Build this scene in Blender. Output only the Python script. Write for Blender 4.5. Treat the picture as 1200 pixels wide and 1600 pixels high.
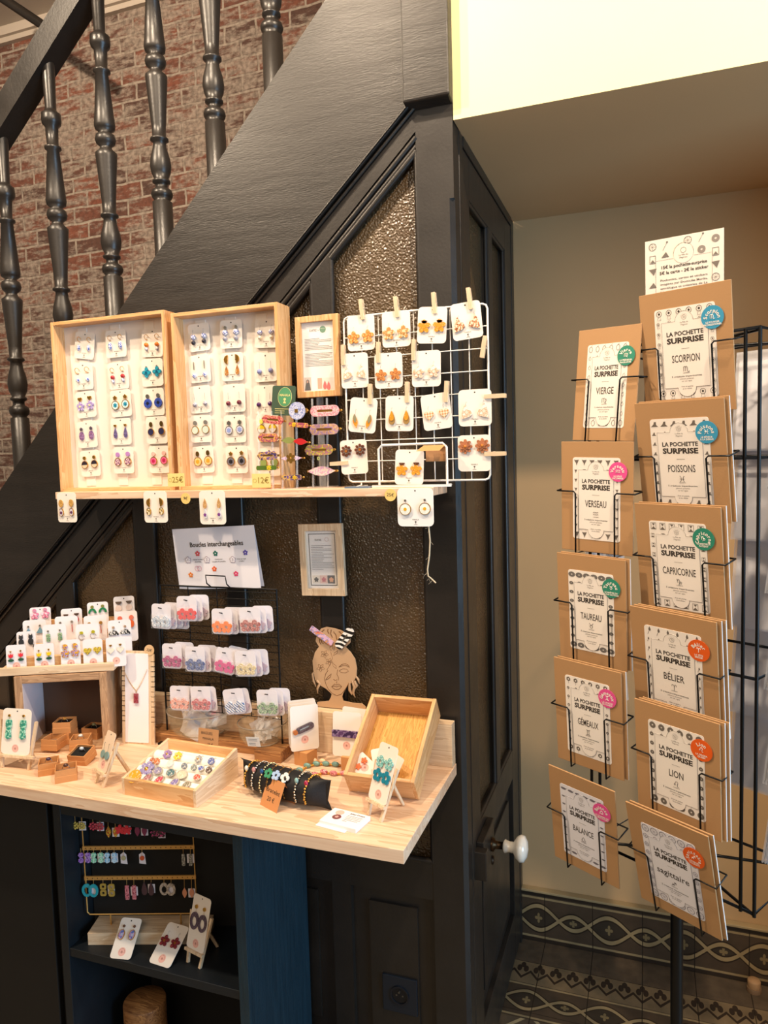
import bpy, math, random
from mathutils import Matrix, Vector, Euler
random.seed(7)
S = bpy.context.scene
COL = S.collection
R = math.radians
for o in list(bpy.data.objects): bpy.data.objects.remove(o)

# ------------------------------------------------------------------ camera
FPX = 1140.0
CAM = Vector((0.389, -1.575, 1.6))
def _basis(y, p, r):
    y, p, r = R(y), R(p), R(r)
    f = Vector((-math.sin(y)*math.cos(p), math.cos(y)*math.cos(p), math.sin(p)))
    r0 = f.cross(Vector((0, 0, 1))).normalized(); u0 = r0.cross(f)
    ri = math.cos(r)*r0 + math.sin(r)*u0
    u = -math.sin(r)*r0 + math.cos(r)*u0
    return ri, u, f
RI, UP, FW = _basis(19.87, -4.35, -1.63)
cd = bpy.data.cameras.new('camera'); cam = bpy.data.objects.new('camera', cd); COL.objects.link(cam)
cam.matrix_world = Matrix((( RI.x, UP.x, -FW.x, CAM.x), (RI.y, UP.y, -FW.y, CAM.y), (RI.z, UP.z, -FW.z, CAM.z), (0, 0, 0, 1)))
cd.sensor_fit = 'HORIZONTAL'; cd.sensor_width = 36.0; cd.lens = 36.0*FPX/1200.0
cd.clip_start = 0.02; cd.clip_end = 60
S.camera = cam

# ------------------------------------------------------------------ world, lamps, exposure
S.view_settings.view_transform = 'Standard'; S.view_settings.look = 'None'
S.view_settings.gamma = 1.0; S.view_settings.use_curve_mapping = False
S.view_settings.exposure = 0.0
W = bpy.data.worlds.new('world'); S.world = W; W.use_nodes = True
W.node_tree.nodes['Background'].inputs[0].default_value = (1.0, 0.84, 0.66, 1)
W.node_tree.nodes['Background'].inputs[1].default_value = 0.25
def lamp(kind, name, loc, target, color, power, size=0.1, spot=60, blend=0.4, sy=None):
    d = bpy.data.lights.new(name, kind); d.color = color; d.energy = power
    if kind == 'AREA':
        d.size = size
        if sy: d.shape = 'RECTANGLE'; d.size_y = sy
    else: d.shadow_soft_size = size
    if kind == 'SPOT': d.spot_size = R(spot); d.spot_blend = blend
    o = bpy.data.objects.new(name, d); COL.objects.link(o); o.location = loc
    o.rotation_euler = (Vector(target)-Vector(loc)).to_track_quat('-Z', 'Y').to_euler()
    return o
WARM = (1.0, 0.79, 0.57)
lamp('SPOT', 'ceiling_spot', (-0.48, -0.76, 3.22), (-0.40, -0.1, 1.3), WARM, 92, 0.025, 110, 0.5)
lamp('SPOT', 'ceiling_spot_right', (0.85, -0.90, 3.25), (0.6, 0.1, 1.2), WARM, 150, 0.03, 130, 0.4)
lamp('SPOT', 'ceiling_spot_left', (-1.5, -1.2, 3.3), (-1.3, 0.5, 1.8), WARM, 165, 0.04, 120, 0.5)
lamp('AREA', 'shop_window', (2.7, -1.15, 1.25), (-0.3, -0.25, 0.95), (0.40, 0.70, 1.0), 78, 1.2, sy=1.5)
lamp('AREA', 'room_fill_light', (0.2, -3.0, 3.2), (-0.2, 0.0, 1.2), (1.0, 0.82, 0.64), 50, 2.2)  # added soft fill from behind the camera

# ------------------------------------------------------------------ pixel helper (real planes only)
def ray(x, y): return FW + RI*((x-600)/FPX) - UP*((y-800)/FPX)
def at(x, y, Y=None, X=None, Z=None, D=None):
    d = ray(x, y)
    if D is not None: t = D
    elif Y is not None: t = (Y-CAM.y)/d.y
    elif X is not None: t = (X-CAM.x)/d.x
    else: t = (Z-CAM.z)/d.z
    return CAM + d*t

# ------------------------------------------------------------------ materials
_m = {}
def lin(h):
    h = h.lstrip('#'); c = [int(h[i:i+2], 16)/255 for i in (0, 2, 4)]
    return tuple((v/12.92 if v <= 0.04045 else ((v+0.055)/1.055)**2.4) for v in c) + (1,)
def mat(h, rough=0.5, metal=0.0, trans=0.0, coat=0.0, ior=1.45, bump=0.0, bscale=80):
    k = (h, rough, metal, trans, coat, bump, bscale)
    if k in _m: return _m[k]
    m = bpy.data.materials.new('plain_'+h.strip('#')); m.use_nodes = True
    n = m.node_tree; b = n.nodes['Principled BSDF']
    b.inputs['Base Color'].default_value = lin(h); b.inputs['Roughness'].default_value = rough
    b.inputs['Metallic'].default_value = metal; b.inputs['Transmission Weight'].default_value = trans
    b.inputs['Coat Weight'].default_value = coat; b.inputs['IOR'].default_value = ior
    if bump:
        t = n.nodes.new('ShaderNodeTexNoise'); t.inputs['Scale'].default_value = bscale; t.inputs['Detail'].default_value = 4
        c = n.nodes.new('ShaderNodeTexCoord'); n.links.new(c.outputs['Object'], t.inputs['Vector'])
        bp = n.nodes.new('ShaderNodeBump'); bp.inputs['Strength'].default_value = bump; bp.inputs['Distance'].default_value = 0.002
        n.links.new(t.outputs['Fac'], bp.inputs['Height']); n.links.new(bp.outputs['Normal'], b.inputs['Normal'])
    _m[k] = m; return m
class NT:
    def __init__(s, name):
        s.m = bpy.data.materials.new(name); s.m.use_nodes = True; s.t = s.m.node_tree; s.b = s.t.nodes['Principled BSDF']
    def n(s, typ, **kw):
        x = s.t.nodes.new('ShaderNode'+typ)
        for k, v in kw.items():
            if k in ('operation', 'blend_type', 'feature', 'data_type', 'bands_direction', 'wave_type', 'wave_profile', 'offset', 'offset_frequency', 'squash', 'distance', 'interpolation_type'): setattr(x, k, v)
            else: x.inputs[k].default_value = v
        return x
    def l(s, a, b): s.t.links.new(a, b)
    def math(s, op, a, b=None, c=None):
        x = s.t.nodes.new('ShaderNodeMath'); x.operation = op
        for i, v in enumerate((a, b, c)):
            if v is None: continue
            if isinstance(v, (int, float)): x.inputs[i].default_value = v
            else: s.l(v, x.inputs[i])
        return x.outputs[0]
    def mix(s, f, a, b, bt='MIX'):
        x = s.t.nodes.new('ShaderNodeMix'); x.data_type = 'RGBA'; x.blend_type = bt
        for i, v in ((0, f), (6, a), (7, b)):
            if isinstance(v, (int, float)): x.inputs[i].default_value = v
            elif isinstance(v, tuple): x.inputs[i].default_value = v
            else: s.l(v, x.inputs[i])
        return x.outputs[2]
    def ramp(s, f, stops):
        x = s.t.nodes.new('ShaderNodeValToRGB'); e = x.color_ramp.elements
        while len(e) < len(stops): e.new(0.5)
        for i, (p, c) in enumerate(stops): e[i].position = p; e[i].color = c
        s.l(f, x.inputs[0]); return x.outputs[0]
    def bump(s, h, st=0.3, d=0.002):
        x = s.t.nodes.new('ShaderNodeBump'); x.inputs['Strength'].default_value = st; x.inputs['Distance'].default_value = d
        s.l(h, x.inputs['Height']); s.l(x.outputs[0], s.b.inputs['Normal'])
    def obj(s): return s.n('TexCoord').outputs['Object']
    def map(s, v, sc, loc=(0, 0, 0), rot=(0, 0, 0)):
        x = s.n('Mapping'); x.inputs['Scale'].default_value = sc; x.inputs['Location'].default_value = loc; x.inputs['Rotation'].default_value = rot
        s.l(v, x.inputs[0]); return x.outputs[0]

def wood(name, light, dark, axis='x', scale=1.0, rough=0.45, ring=1.0, bump=0.05):
    k = (name, axis)
    if k in _m: return _m[k]
    n = NT(name+'_'+axis); v = n.obj()
    st = {'x': (1.2, 14, 14), 'y': (14, 1.2, 14), 'z': (14, 14, 1.2)}[axis]
    mp = n.map(v, tuple(a*scale for a in st))
    t = n.n('TexNoise', Scale=1.6, Detail=5.0, Distortion=0.6); n.l(mp, t.inputs['Vector'])
    t2 = n.n('TexNoise', Scale=9.0, Detail=3.0); n.l(mp, t2.inputs['Vector'])
    w = n.math('FRACT', n.math('MULTIPLY', t.outputs['Fac'], 7.0*ring))
    f = n.math('MULTIPLY_ADD', w, 0.65, n.math('MULTIPLY', t2.outputs['Fac'], 0.4))
    c = n.ramp(f, [(0.15, lin(light)), (0.95, lin(dark))])
    n.l(c, n.b.inputs['Base Color']); n.b.inputs['Roughness'].default_value = rough
    if bump: n.bump(f, bump, 0.001)
    _m[k] = n.m; return n.m
def pine(a='x'): return wood('pine_board', '#ecd0b4', '#d4a985', a, 1.0)
def boxw(a='x'): return wood('honey_box_wood', '#e6bb88', '#c98f56', a, 1.6)
def palew(a='x'): return wood('pale_wood', '#ead2b2', '#cdab86', a, 2.2, ring=0.7)
def oakw(a='x'): return wood('worn_oak', '#c9a27c', '#8f6a4c', a, 3.0, 0.7, 1.2)
def goldw(a='x'): return wood('bamboo_board', '#e3b266', '#b97f34', a, 5.0)
def brownw(a='x'): return wood('brown_slab_wood', '#bf8a55', '#6b3f22', a, 2.0)

def paint(name, c, rough=0.32, bump=0.12, brush=None):
    if name in _m: return _m[name]
    n = NT(name); v = n.obj()
    t = n.n('TexNoise', Scale=9.0, Detail=8.0, Roughness=0.6)
    mp = n.map(v, brush or (1, 1, 1)); n.l(mp, t.inputs['Vector'])
    t2 = n.n('TexNoise', Scale=140.0, Detail=3.0); n.l(mp, t2.inputs['Vector'])
    L = lin(c); D = tuple(x*0.7 for x in L[:3])+(1,)
    n.l(n.ramp(t.outputs['Fac'], [(0.3, D), (0.7, L)]), n.b.inputs['Base Color'])
    n.l(n.math('MULTIPLY_ADD', t.outputs['Fac'], 0.25, rough-0.12), n.b.inputs['Roughness'])
    n.bump(n.math('ADD', t.outputs['Fac'], n.math('MULTIPLY', t2.outputs['Fac'], 0.35)), bump, 0.004)
    _m[name] = n.m; return n.m
BLACK = paint('black_gloss_paint', '#26211d', 0.38, 0.2)
STRING = paint('black_brushed_paint', '#231e1a', 0.45, 0.35, (0.5, 1, 3))
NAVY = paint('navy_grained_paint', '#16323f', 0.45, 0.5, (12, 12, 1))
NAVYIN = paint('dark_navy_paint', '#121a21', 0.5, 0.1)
DARK = mat('#15120f', 0.8)
def brick():
    n = NT('limewashed_brick'); v = n.obj()
    sx = n.n('SeparateXYZ'); n.l(v, sx.inputs[0]); cx = n.n('CombineXYZ'); n.l(sx.outputs[0], cx.inputs[0]); n.l(sx.outputs[2], cx.inputs[1])
    ns = n.n('TexNoise', Scale=9.0, Detail=4.0); n.l(cx.outputs[0], ns.inputs['Vector'])
    wv = n.n('VectorMath'); wv.operation = 'SCALE'; n.l(ns.outputs['Color'], wv.inputs[0]); wv.inputs['Scale'].default_value = 0.022
    ad = n.n('VectorMath'); ad.operation = 'ADD'; n.l(cx.outputs[0], ad.inputs[0]); n.l(wv.outputs[0], ad.inputs[1])
    b = n.n('TexBrick', Scale=1.0); b.offset = 0.5
    b.inputs['Brick Width'].default_value = 0.135; b.inputs['Row Height'].default_value = 0.062
    b.inputs['Mortar Size'].default_value = 0.006; b.inputs['Mortar Smooth'].default_value = 0.45; b.inputs['Bias'].default_value = 0.1
    b.inputs['Color1'].default_value = lin('#8c5340'); b.inputs['Color2'].default_value = lin('#5f443b'); b.inputs['Mortar'].default_value = lin('#b3a496')
    n.l(ad.outputs[0], b.inputs['Vector'])
    n2 = n.n('TexNoise', Scale=16.0, Detail=8.0, Roughness=0.72); mp = n.map(cx.outputs[0], (0.7, 2.2, 1)); n.l(mp, n2.inputs['Vector'])
    n3 = n.n('TexNoise', Scale=2.2, Detail=2.0); n.l(cx.outputs[0], n3.inputs['Vector'])
    f = n.ramp(n.math('ADD', n2.outputs['Fac'], n.math('MULTIPLY_ADD', n3.outputs['Fac'], 0.5, -0.25)), [(0.44, (0, 0, 0, 1)), (0.55, (0.9, 0.9, 0.9, 1))])
    n4 = n.n('TexNoise', Scale=60.0, Detail=5.0); n.l(cx.outputs[0], n4.inputs['Vector'])
    lime = n.mix(n4.outputs['Fac'], lin('#7b6a5f'), lin('#c2b3a5'))
    c = n.mix(f, b.outputs['Color'], lime)
    n5 = n.ramp(n4.outputs['Fac'], [(0.35, (0.6, 0.6, 0.6, 1)), (0.6, (1, 1, 1, 1))])
    c = n.mix(0.8, c, n5, 'MULTIPLY')
    n.l(c, n.b.inputs['Base Color']); n.b.inputs['Roughness'].default_value = 0.85
    n.bump(n.math('ADD', n.math('MULTIPLY', b.outputs['Fac'], -0.9), n2.outputs['Fac']), 0.6, 0.008)
    return n.m
def relief_glass():
    n = NT('textured_glass'); v = n.obj()
    vo = n.n('TexVoronoi', Scale=210.0); vo.feature = 'SMOOTH_F1'; n.l(v, vo.inputs['Vector'])
    ns = n.n('TexNoise', Scale=3.0, Detail=2.0); n.l(v, ns.inputs['Vector'])
    c = n.ramp(ns.outputs['Fac'], [(0.3, lin('#3f3020')), (0.75, lin('#5f4c33'))])
    n.l(c, n.b.inputs['Base Color']); n.b.inputs['Roughness'].default_value = 0.24
    n.b.inputs['Specular IOR Level'].default_value = 0.7
    n.bump(vo.outputs['Distance'], 0.7, 0.004)
    return n.m
GLASSP = relief_glass()
def wallpaint(name, c):
    n = NT(name); v = n.obj(); t = n.n('TexNoise', Scale=2.0, Detail=4.0); n.l(v, t.inputs['Vector'])
    L = lin(c); D = tuple(x*0.93 for x in L[:3])+(1,)
    n.l(n.ramp(t.outputs['Fac'], [(0.3, D), (0.7, L)]), n.b.inputs['Base Color']); n.b.inputs['Roughness'].default_value = 0.6
    t2 = n.n('TexNoise', Scale=120.0); n.l(v, t2.inputs['Vector']); n.bump(t2.outputs['Fac'], 0.05, 0.001)
    return n.m
CREAM = wallpaint('cream_wall_paint', '#c9a679')
CREAM_LIT = wallpaint('cream_wall_paint_lit', '#f3e4a9')  # the same cream paint, with its strong lighting put into the colour

def guilloche(n, u, v, per, cols):
    """u along, v 0..1 across; returns colour"""
    bg, line, out, disc, flo = cols
    a = n.math('MULTIPLY', u, 2*math.pi/per)
    s1 = n.math('MULTIPLY', n.math('ADD', n.math('SINE', a), 0.28), 0.235)
    d1 = n.math('ABSOLUTE', n.math('SUBTRACT', n.math('SUBTRACT', v, 0.5), s1))
    d2 = n.math('ABSOLUTE', n.math('ADD', n.math('SUBTRACT', v, 0.5), s1))
    d = n.math('MINIMUM', d1, d2)
    inside = n.math('MULTIPLY', n.math('LESS_THAN', n.math('ABSOLUTE', n.math('SUBTRACT', v, 0.5)), n.math('ABSOLUTE', s1)), 1.0)
    # centres of the eyes
    uu = n.math('SUBTRACT', n.math('FRACT', n.math('ADD', n.math('DIVIDE', u, per/2), 0.0)), 0.5)
    px = n.math('MULTIPLY', uu, 1.15); pz = n.math('SUBTRACT', v, 0.5)
    rr = n.math('SQRT', n.math('ADD', n.math('MULTIPLY', px, px), n.math('MULTIPLY', pz, pz)))
    an = n.math('ARCTAN2', pz, px)
    fl = n.math('LESS_THAN', rr, n.math('MULTIPLY_ADD', n.math('ABSOLUTE', n.math('COSINE', n.math('MULTIPLY', an, 2.0))), 0.09, 0.035))
    c = n.mix(inside, bg, disc)
    c = n.mix(fl, c, flo)
    c = n.mix(n.math('LESS_THAN', d, 0.085), c, out)
    c = n.mix(n.math('LESS_THAN', d, 0.048), c, line)
    return c
def tiles(kind):
    n = NT('patterned_cement_tile_'+kind); v = n.obj(); s = n.n('SeparateXYZ'); n.l(v, s.inputs[0])
    x, y, z = s.outputs
    g = (lin('#4c3e30'), lin('#9c8863'), lin('#2a1f17'), lin('#3b3228'), lin('#82714f'))
    ns = n.n('TexNoise', Scale=25.0, Detail=5.0); n.l(v, ns.inputs['Vector'])
    def joint(u, w, hw=0.0012): return n.math('LESS_THAN', n.math('ABSOLUTE', n.math('SUBTRACT', n.math('FRACT', n.math('DIVIDE', u, w)), 0.5)), hw/w)
    if kind == 'plinth':
        vv = n.math('DIVIDE', n.math('SUBTRACT', z, 0.015), 0.135)
        c = guilloche(n, x, vv, 0.22, g)
        edge = n.math('LESS_THAN', n.math('ABSOLUTE', n.math('SUBTRACT', z, 0.018)), 0.0035)
        c = n.mix(edge, c, g[1]); edge = n.math('LESS_THAN', n.math('ABSOLUTE', n.math('SUBTRACT', z, 0.150)), 0.0035)
        c = n.mix(edge, c, g[1]); c = n.mix(n.math('GREATER_THAN', z, 0.157), c, lin('#2f251d'))
        c = n.mix(n.math('LESS_THAN', z, 0.013), c, lin('#2f251d'))
        c = n.mix(joint(x, 0.15), c, lin('#1c1611'))
    else:
        w = n.math('SUBTRACT', 0.725, y)     # distance from the plinth
        # plain band, fleuron band, guilloche band, then field of flowers
        plain = lin('#5b4d3c'); c = n.mix(ns.outputs['Fac'], lin('#4c4034'), lin('#655644'))
        # fleuron border 0.105 .. 0.20
        fu = n.math('SUBTRACT', n.math('FRACT', n.math('DIVIDE', x, 0.05)), 0.5)
        fv = n.math('DIVIDE', n.math('SUBTRACT', w, 0.105), 0.085)
        fa = n.math('ABSOLUTE', fu)
        lob = n.math('LESS_THAN', n.math('SQRT', n.math('ADD', n.math('POWER', n.math('SUBTRACT', fa, 0.20), 2.0), n.math('POWER', n.math('MULTIPLY', n.math('SUBTRACT', fv, 0.38), 0.9), 2.0))), 0.15)
        lob2 = n.math('LESS_THAN', n.math('SQRT', n.math('ADD', n.math('POWER', fa, 2.0), n.math('POWER', n.math('SUBTRACT', fv, 0.2), 2.0))), 0.15)
        zig = n.math('LESS_THAN', n.math('ABSOLUTE', n.math('SUBTRACT', fv, n.math('MULTIPLY_ADD', fa, -0.7, 0.85))), 0.07)
        pat = n.math('MAXIMUM', n.math('MAXIMUM', lob, lob2), zig)
        fl = n.mix(pat, lin('#7d6b50'), lin('#33271e'))
        c = n.mix(n.math('GREATER_THAN', w, 0.105), c, fl)
        # guilloche 0.20 .. 0.35
        gv = n.math('DIVIDE', n.math('SUBTRACT', w, 0.208), 0.12)
        gg = guilloche(n, x, gv, 0.22, g)
        c = n.mix(n.math('GREATER_THAN', w, 0.20), c, gg)
        for e in (0.206, 0.333): c = n.mix(n.math('LESS_THAN', n.math('ABSOLUTE', n.math('SUBTRACT', w, e)), 0.0035), c, g[1])
        # field
        fx = n.math('SUBTRACT', n.math('FRACT', n.math('DIVIDE', x, 0.15)), 0.5); fy = n.math('SUBTRACT', n.math('FRACT', n.math('DIVIDE', n.math('SUBTRACT', w, 0.342), 0.15)), 0.5)
        rr = n.math('SQRT', n.math('ADD', n.math('MULTIPLY', fx, fx), n.math('MULTIPLY', fy, fy))); an = n.math('ARCTAN2', fy, fx)
        pr = n.math('MULTIPLY_ADD', n.math('ABSOLUTE', n.math('COSINE', n.math('MULTIPLY', an, 3.0))), 0.16, 0.16)
        fc = n.mix(n.math('LESS_THAN', rr, n.math('ADD', pr, 0.03)), lin('#5f5140'), lin('#2b2018'))
        fc = n.mix(n.math('LESS_THAN', rr, pr), fc, lin('#b7a37a'))
        fc = n.mix(n.math('LESS_THAN', rr, n.math('MULTIPLY', pr, 0.55)), fc, lin('#3a2d22'))
        di = n.math('ADD', n.math('ABSOLUTE', fx), n.math('ABSOLUTE', fy))
        ring = n.math('LESS_THAN', n.math('ABSOLUTE', n.math('SUBTRACT', di, 0.62)), 0.045)
        fc = n.mix(ring, fc, lin('#b7a37a'))
        c = n.mix(n.math('GREATER_THAN', w, 0.342), c, fc)
        c = n.mix(joint(x, 0.15), c, lin('#1f1812')); c = n.mix(joint(w, 0.21, 0.001), c, lin('#1f1812'))
    c = n.mix(0.5, c, n.ramp(ns.outputs['Fac'], [(0.3, (0.55, 0.55, 0.55, 1)), (0.6, (1, 1, 1, 1))]), 'MULTIPLY')
    n.l(c, n.b.inputs['Base Color']); n.b.inputs['Roughness'].default_value = 0.42
    n.bump(ns.outputs['Fac'], 0.1, 0.002)
    return n.m
def speck(name, base, spots, scale=260, thr=0.56, rough=0.3, coat=0.5):
    if name in _m: return _m[name]
    n = NT(name); v = n.obj(); t = n.n('TexNoise', Scale=float(scale), Detail=2.0); n.l(v, t.inputs['Vector'])
    st = [(0.0, lin(base)), (thr-0.08, lin(base))]
    for i, s_ in enumerate(spots): st.append((min(0.99, thr+i*0.06), lin(s_)))
    n.l(n.ramp(t.outputs['Fac'], st), n.b.inputs['Base Color']); n.b.inputs['Roughness'].default_value = rough
    n.b.inputs['Coat Weight'].default_value = coat
    _m[name] = n.m; return n.m
def stripes(name, a, b, freq, rot=(0, 0, 0), dist=0.0, check=False):
    if name in _m: return _m[name]
    n = NT(name); v = n.map(n.obj(), (1, 1, 1), rot=rot); w = n.n('TexWave', Scale=float(freq), Distortion=float(dist)); w.bands_direction = 'X'; n.l(v, w.inputs['Vector'])
    w.inputs['Detail Scale'].default_value = 1.0
    f = n.math('GREATER_THAN', w.outputs['Fac'], 0.5)
    if check:
        w2 = n.n('TexWave', Scale=float(freq)); w2.bands_direction = 'Z'; n.l(v, w2.inputs['Vector'])
        f = n.math('MULTIPLY', n.math('ADD', f, n.math('GREATER_THAN', w2.outputs['Fac'], 0.5)), 0.5)
    n.l(n.mix(f, lin(a), lin(b)), n.b.inputs['Base Color']); n.b.inputs['Roughness'].default_value = 0.35
    _m[name] = n.m; return n.m
GOLD = mat('#e0ad55', 0.28, 1.0); SILVER = mat('#b9b3aa', 0.3, 1.0); BRASS = mat('#c9a05a', 0.35, 1.0)
PAPER = mat('#ebe0d6', 0.65); WHITE = mat('#ece8e6', 0.6); INK = mat('#3a322c', 0.7); INK2 = mat('#6d645c', 0.7)
WHITEMETAL = mat('#eeeae4', 0.35); BLACKWIRE = mat('#0f0e0e', 0.35, 0.3); KRAFT = mat('#c98e58', 0.7, bump=0.1, bscale=300); KRAFTD = mat('#b5855a', 0.75)
PINK = mat('#f0b9ac', 0.7); CARDW = mat('#efe5da', 0.6); BLACKFOAM = mat('#0c0b0c', 0.9)
def clear(name='clear_plastic', rough=0.05, tint=(1, 1, 1, 1), alpha=0.06):
    if name in _m: return _m[name]
    n = NT(name); n.b.inputs['Base Color'].default_value = tint; n.b.inputs['Roughness'].default_value = rough
    n.b.inputs['Alpha'].default_value = alpha; n.b.inputs['Specular IOR Level'].default_value = 0.9
    _m[name] = n.m; return n.m
CLEAR = clear(); BAGM = clear('crinkled_bag', 0.12, (0.95, 0.93, 0.92, 1), 0.5); GLASSB = clear('pressed_bowl_glass', 0.08, lin('#d8c6a2'), 0.13); SLEEVE = clear('clear_sleeve', 0.2, (0.9, 0.93, 1, 1), 0.30)
ACRYL = clear('clear_acrylic', 0.05, (1, 1, 1, 1), 0.22)

# ------------------------------------------------------------------ mesh builder
class MB:
    def __init__(s): s.V = []; s.F = []; s.MI = []; s.SM = []; s.mats = []; s.T = None
    def add(s, vs, fs, m, smooth=False):
        b = len(s.V)
        if s.T is not None: vs = [tuple(s.T @ Vector(v)) for v in vs]
        s.V += [tuple(v) for v in vs]
        if m not in s.mats: s.mats.append(m)
        i = s.mats.index(m)
        for f in fs: s.F.append(tuple(b+k for k in f)); s.MI.append(i); s.SM.append(smooth)
        return s
    def box(s, x0, x1, y0, y1, z0, z1, m):
        v = [(x, y, z) for z in (z0, z1) for y in (y0, y1) for x in (x0, x1)]
        return s.add(v, [(0, 2, 3, 1), (4, 5, 7, 6), (0, 1, 5, 4), (2, 6, 7, 3), (0, 4, 6, 2), (1, 3, 7, 5)], m)
    def prism(s, pts, y0, y1, m, side=None):
        """pts (x,z) counter-clockwise seen from -y; y0 is the front"""
        n = len(pts); v = [(x, y0, z) for x, z in pts]+[(x, y1, z) for x, z in pts]
        s.add(v, [tuple(range(n)), tuple(range(2*n-1, n-1, -1))], m)
        return s.add(v, [(i, i+n, (i+1) % n+n, (i+1) % n) for i in range(n)], side or m)
    def ring(s, po, pi, y0, y1, m):
        n = len(po); v = [(x, y0, z) for x, z in po]+[(x, y0, z) for x, z in pi]+[(x, y1, z) for x, z in po]+[(x, y1, z) for x, z in pi]
        f = []
        for i in range(n):
            j = (i+1) % n
            f += [(i, j, n+j, n+i), (2*n+i, 3*n+i, 3*n+j, 2*n+j), (i, 2*n+i, 2*n+j, j), (n+i, n+j, 3*n+j, 3*n+i)]
        return s.add(v, f, m)
    def tube(s, path, r, m, n=6, closed=False, rr=None):
        P = [Vector(p) for p in path]; k = len(P); v = []; prev = None
        for i in range(k):
            a = P[(i-1) % k] if (closed or i > 0) else P[i]; b = P[(i+1) % k] if (closed or i < k-1) else P[i]
            d = (b-a)
            if d.length < 1e-9: d = Vector((0, 0, 1))
            d.normalize()
            if prev is None:
                q = Vector((0, 0, 1)) if abs(d.z) < 0.9 else Vector((1, 0, 0)); u = d.cross(q).normalized()
            else:
                u = (prev-d*prev.dot(d))
                u = u.normalized() if u.length > 1e-6 else d.orthogonal().normalized()
            prev = u; w = d.cross(u); ra = rr[i] if rr else r
            for j in range(n):
                t = 2*math.pi*j/n; v.append(P[i]+(u*math.cos(t)+w*math.sin(t))*ra)
        f = []
        for i in range(k if closed else k-1):
            for j in range(n):
                a = i*n+j; b = i*n+(j+1) % n; c = ((i+1) % k)*n+(j+1) % n; d_ = ((i+1) % k)*n+j
                f.append((a, b, c, d_))
        s.add(v, f, m, True)
        if not closed: s.add(v, [tuple(range(n-1, -1, -1)), tuple(range((k-1)*n, k*n))], m)
        return s
    def lathe(s, prof, m, n=20, c=(0, 0, 0), axis='z', caps=True):
        v = []
        for r, z in prof:
            for j in range(n):
                t = 2*math.pi*j/n; a, b = r*math.cos(t), r*math.sin(t)
                v.append({'z': (c[0]+a, c[1]+b, c[2]+z), 'x': (c[0]+z, c[1]+a, c[2]+b), 'y': (c[0]+b, c[1]+z, c[2]+a)}[axis])
        k = len(prof)
        s.add(v, [(i*n+j, i*n+(j+1) % n, (i+1)*n+(j+1) % n, (i+1)*n+j) for i in range(k-1) for j in range(n)], m, True)
        if caps: s.add(v, [tuple(range(n-1, -1, -1)), tuple(range((k-1)*n, k*n))], m)
        return s
    def ball(s, c, r, m, sc=(1, 1, 1), n=10):
        prof = [(max(1e-4, math.sin(math.pi*i/n)), -math.cos(math.pi*i/n)) for i in range(n+1)]
        o = s.T; Mx = Matrix.Translation(c) @ Matrix.Diagonal((r*sc[0], r*sc[1], r*sc[2], 1)); s.T = (o @ Mx) if o is not None else Mx
        s.lathe(prof, m, n+2, caps=False); s.T = o; return s
    def mesh(s, name):
        me = bpy.data.meshes.new(name); me.from_pydata(s.V, [], s.F)
        for m in s.mats: me.materials.append(m)
        me.polygons.foreach_set('material_index', s.MI); me.polygons.foreach_set('use_smooth', s.SM); me.update(); return me
    def build(s, name, parent=None, bevel=0, M=None):
        o = bpy.data.objects.new(name, s.mesh(name)); COL.objects.link(o)
        if parent: o.parent = parent
        if M is not None: o.matrix_local = M
        if bevel:
            b = o.modifiers.new('bevel', 'BEVEL'); b.width = bevel; b.segments = 2; b.limit_method = 'ANGLE'; b.angle_limit = R(50)
        return o
def thing(name, label, cat, M=None, group=None):
    o = bpy.data.objects.new(name, None); COL.objects.link(o); o.empty_display_size = 0.02
    if M is not None: o.matrix_world = M if isinstance(M, Matrix) else Matrix.Translation(M)
    return tag(o, label, cat, group)
def tag(o, label, cat, group=None):
    o['label'] = label; o['category'] = cat
    if group: o['group'] = group
    return o
def struct(o): o['kind'] = 'structure'; return o
def link(name, me, parent, M=None):
    o = bpy.data.objects.new(name, me); COL.objects.link(o); o.parent = parent
    if M is not None: o.matrix_local = M
    return o
def fr(loc, yaw=0, lean=0, roll=0):
    """frame whose local -y faces the viewer; lean > 0 tips the top backwards, yaw > 0 turns anticlockwise seen from above"""
    return Matrix.Translation(loc) @ Matrix.Rotation(R(yaw), 4, 'Z') @ Matrix.Rotation(R(-lean), 4, 'X') @ Matrix.Rotation(R(-roll), 4, 'Y')
def TR(x, y, z): return Matrix.Translation((x, y, z))

# ------------------------------------------------------------------ outlines in (x, z)
def ell(cx, cz, rx, rz=None, n=20, a0=0): rz = rz or rx; return [(cx+rx*math.cos(2*math.pi*i/n+a0), cz+rz*math.sin(2*math.pi*i/n+a0)) for i in range(n)]
def rrect(w, h, r, cx=0, cz=0, k=4):
    p = []
    for sx, sz, a in ((1, -1, -90), (1, 1, 0), (-1, 1, 90), (-1, -1, 180)):
        for i in range(k+1):
            t = R(a+90*i/k); p.append((cx+sx*(w/2-r)+r*math.cos(t), cz+sz*(h/2-r)+r*math.sin(t)))
    return p
def petals(cx, cz, r, k=5, dip=0.42, n=None, rot=90):
    n = n or k*12
    return [(cx+r*(1-dip+dip*abs(math.cos(k*t/2))**0.55)*math.cos(t+R(rot)), cz+r*(1-dip+dip*abs(math.cos(k*t/2))**0.55)*math.sin(t+R(rot))) for t in [2*math.pi*i/n for i in range(n)]]
def heart(cx, cz, s, n=24):
    return [(cx+s*math.sin(t)**3, cz+s*(0.8125*math.cos(t)-0.3125*math.cos(2*t)-0.125*math.cos(3*t)-0.0625*math.cos(4*t))) for t in [-2*math.pi*i/n for i in range(n)]]
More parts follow.
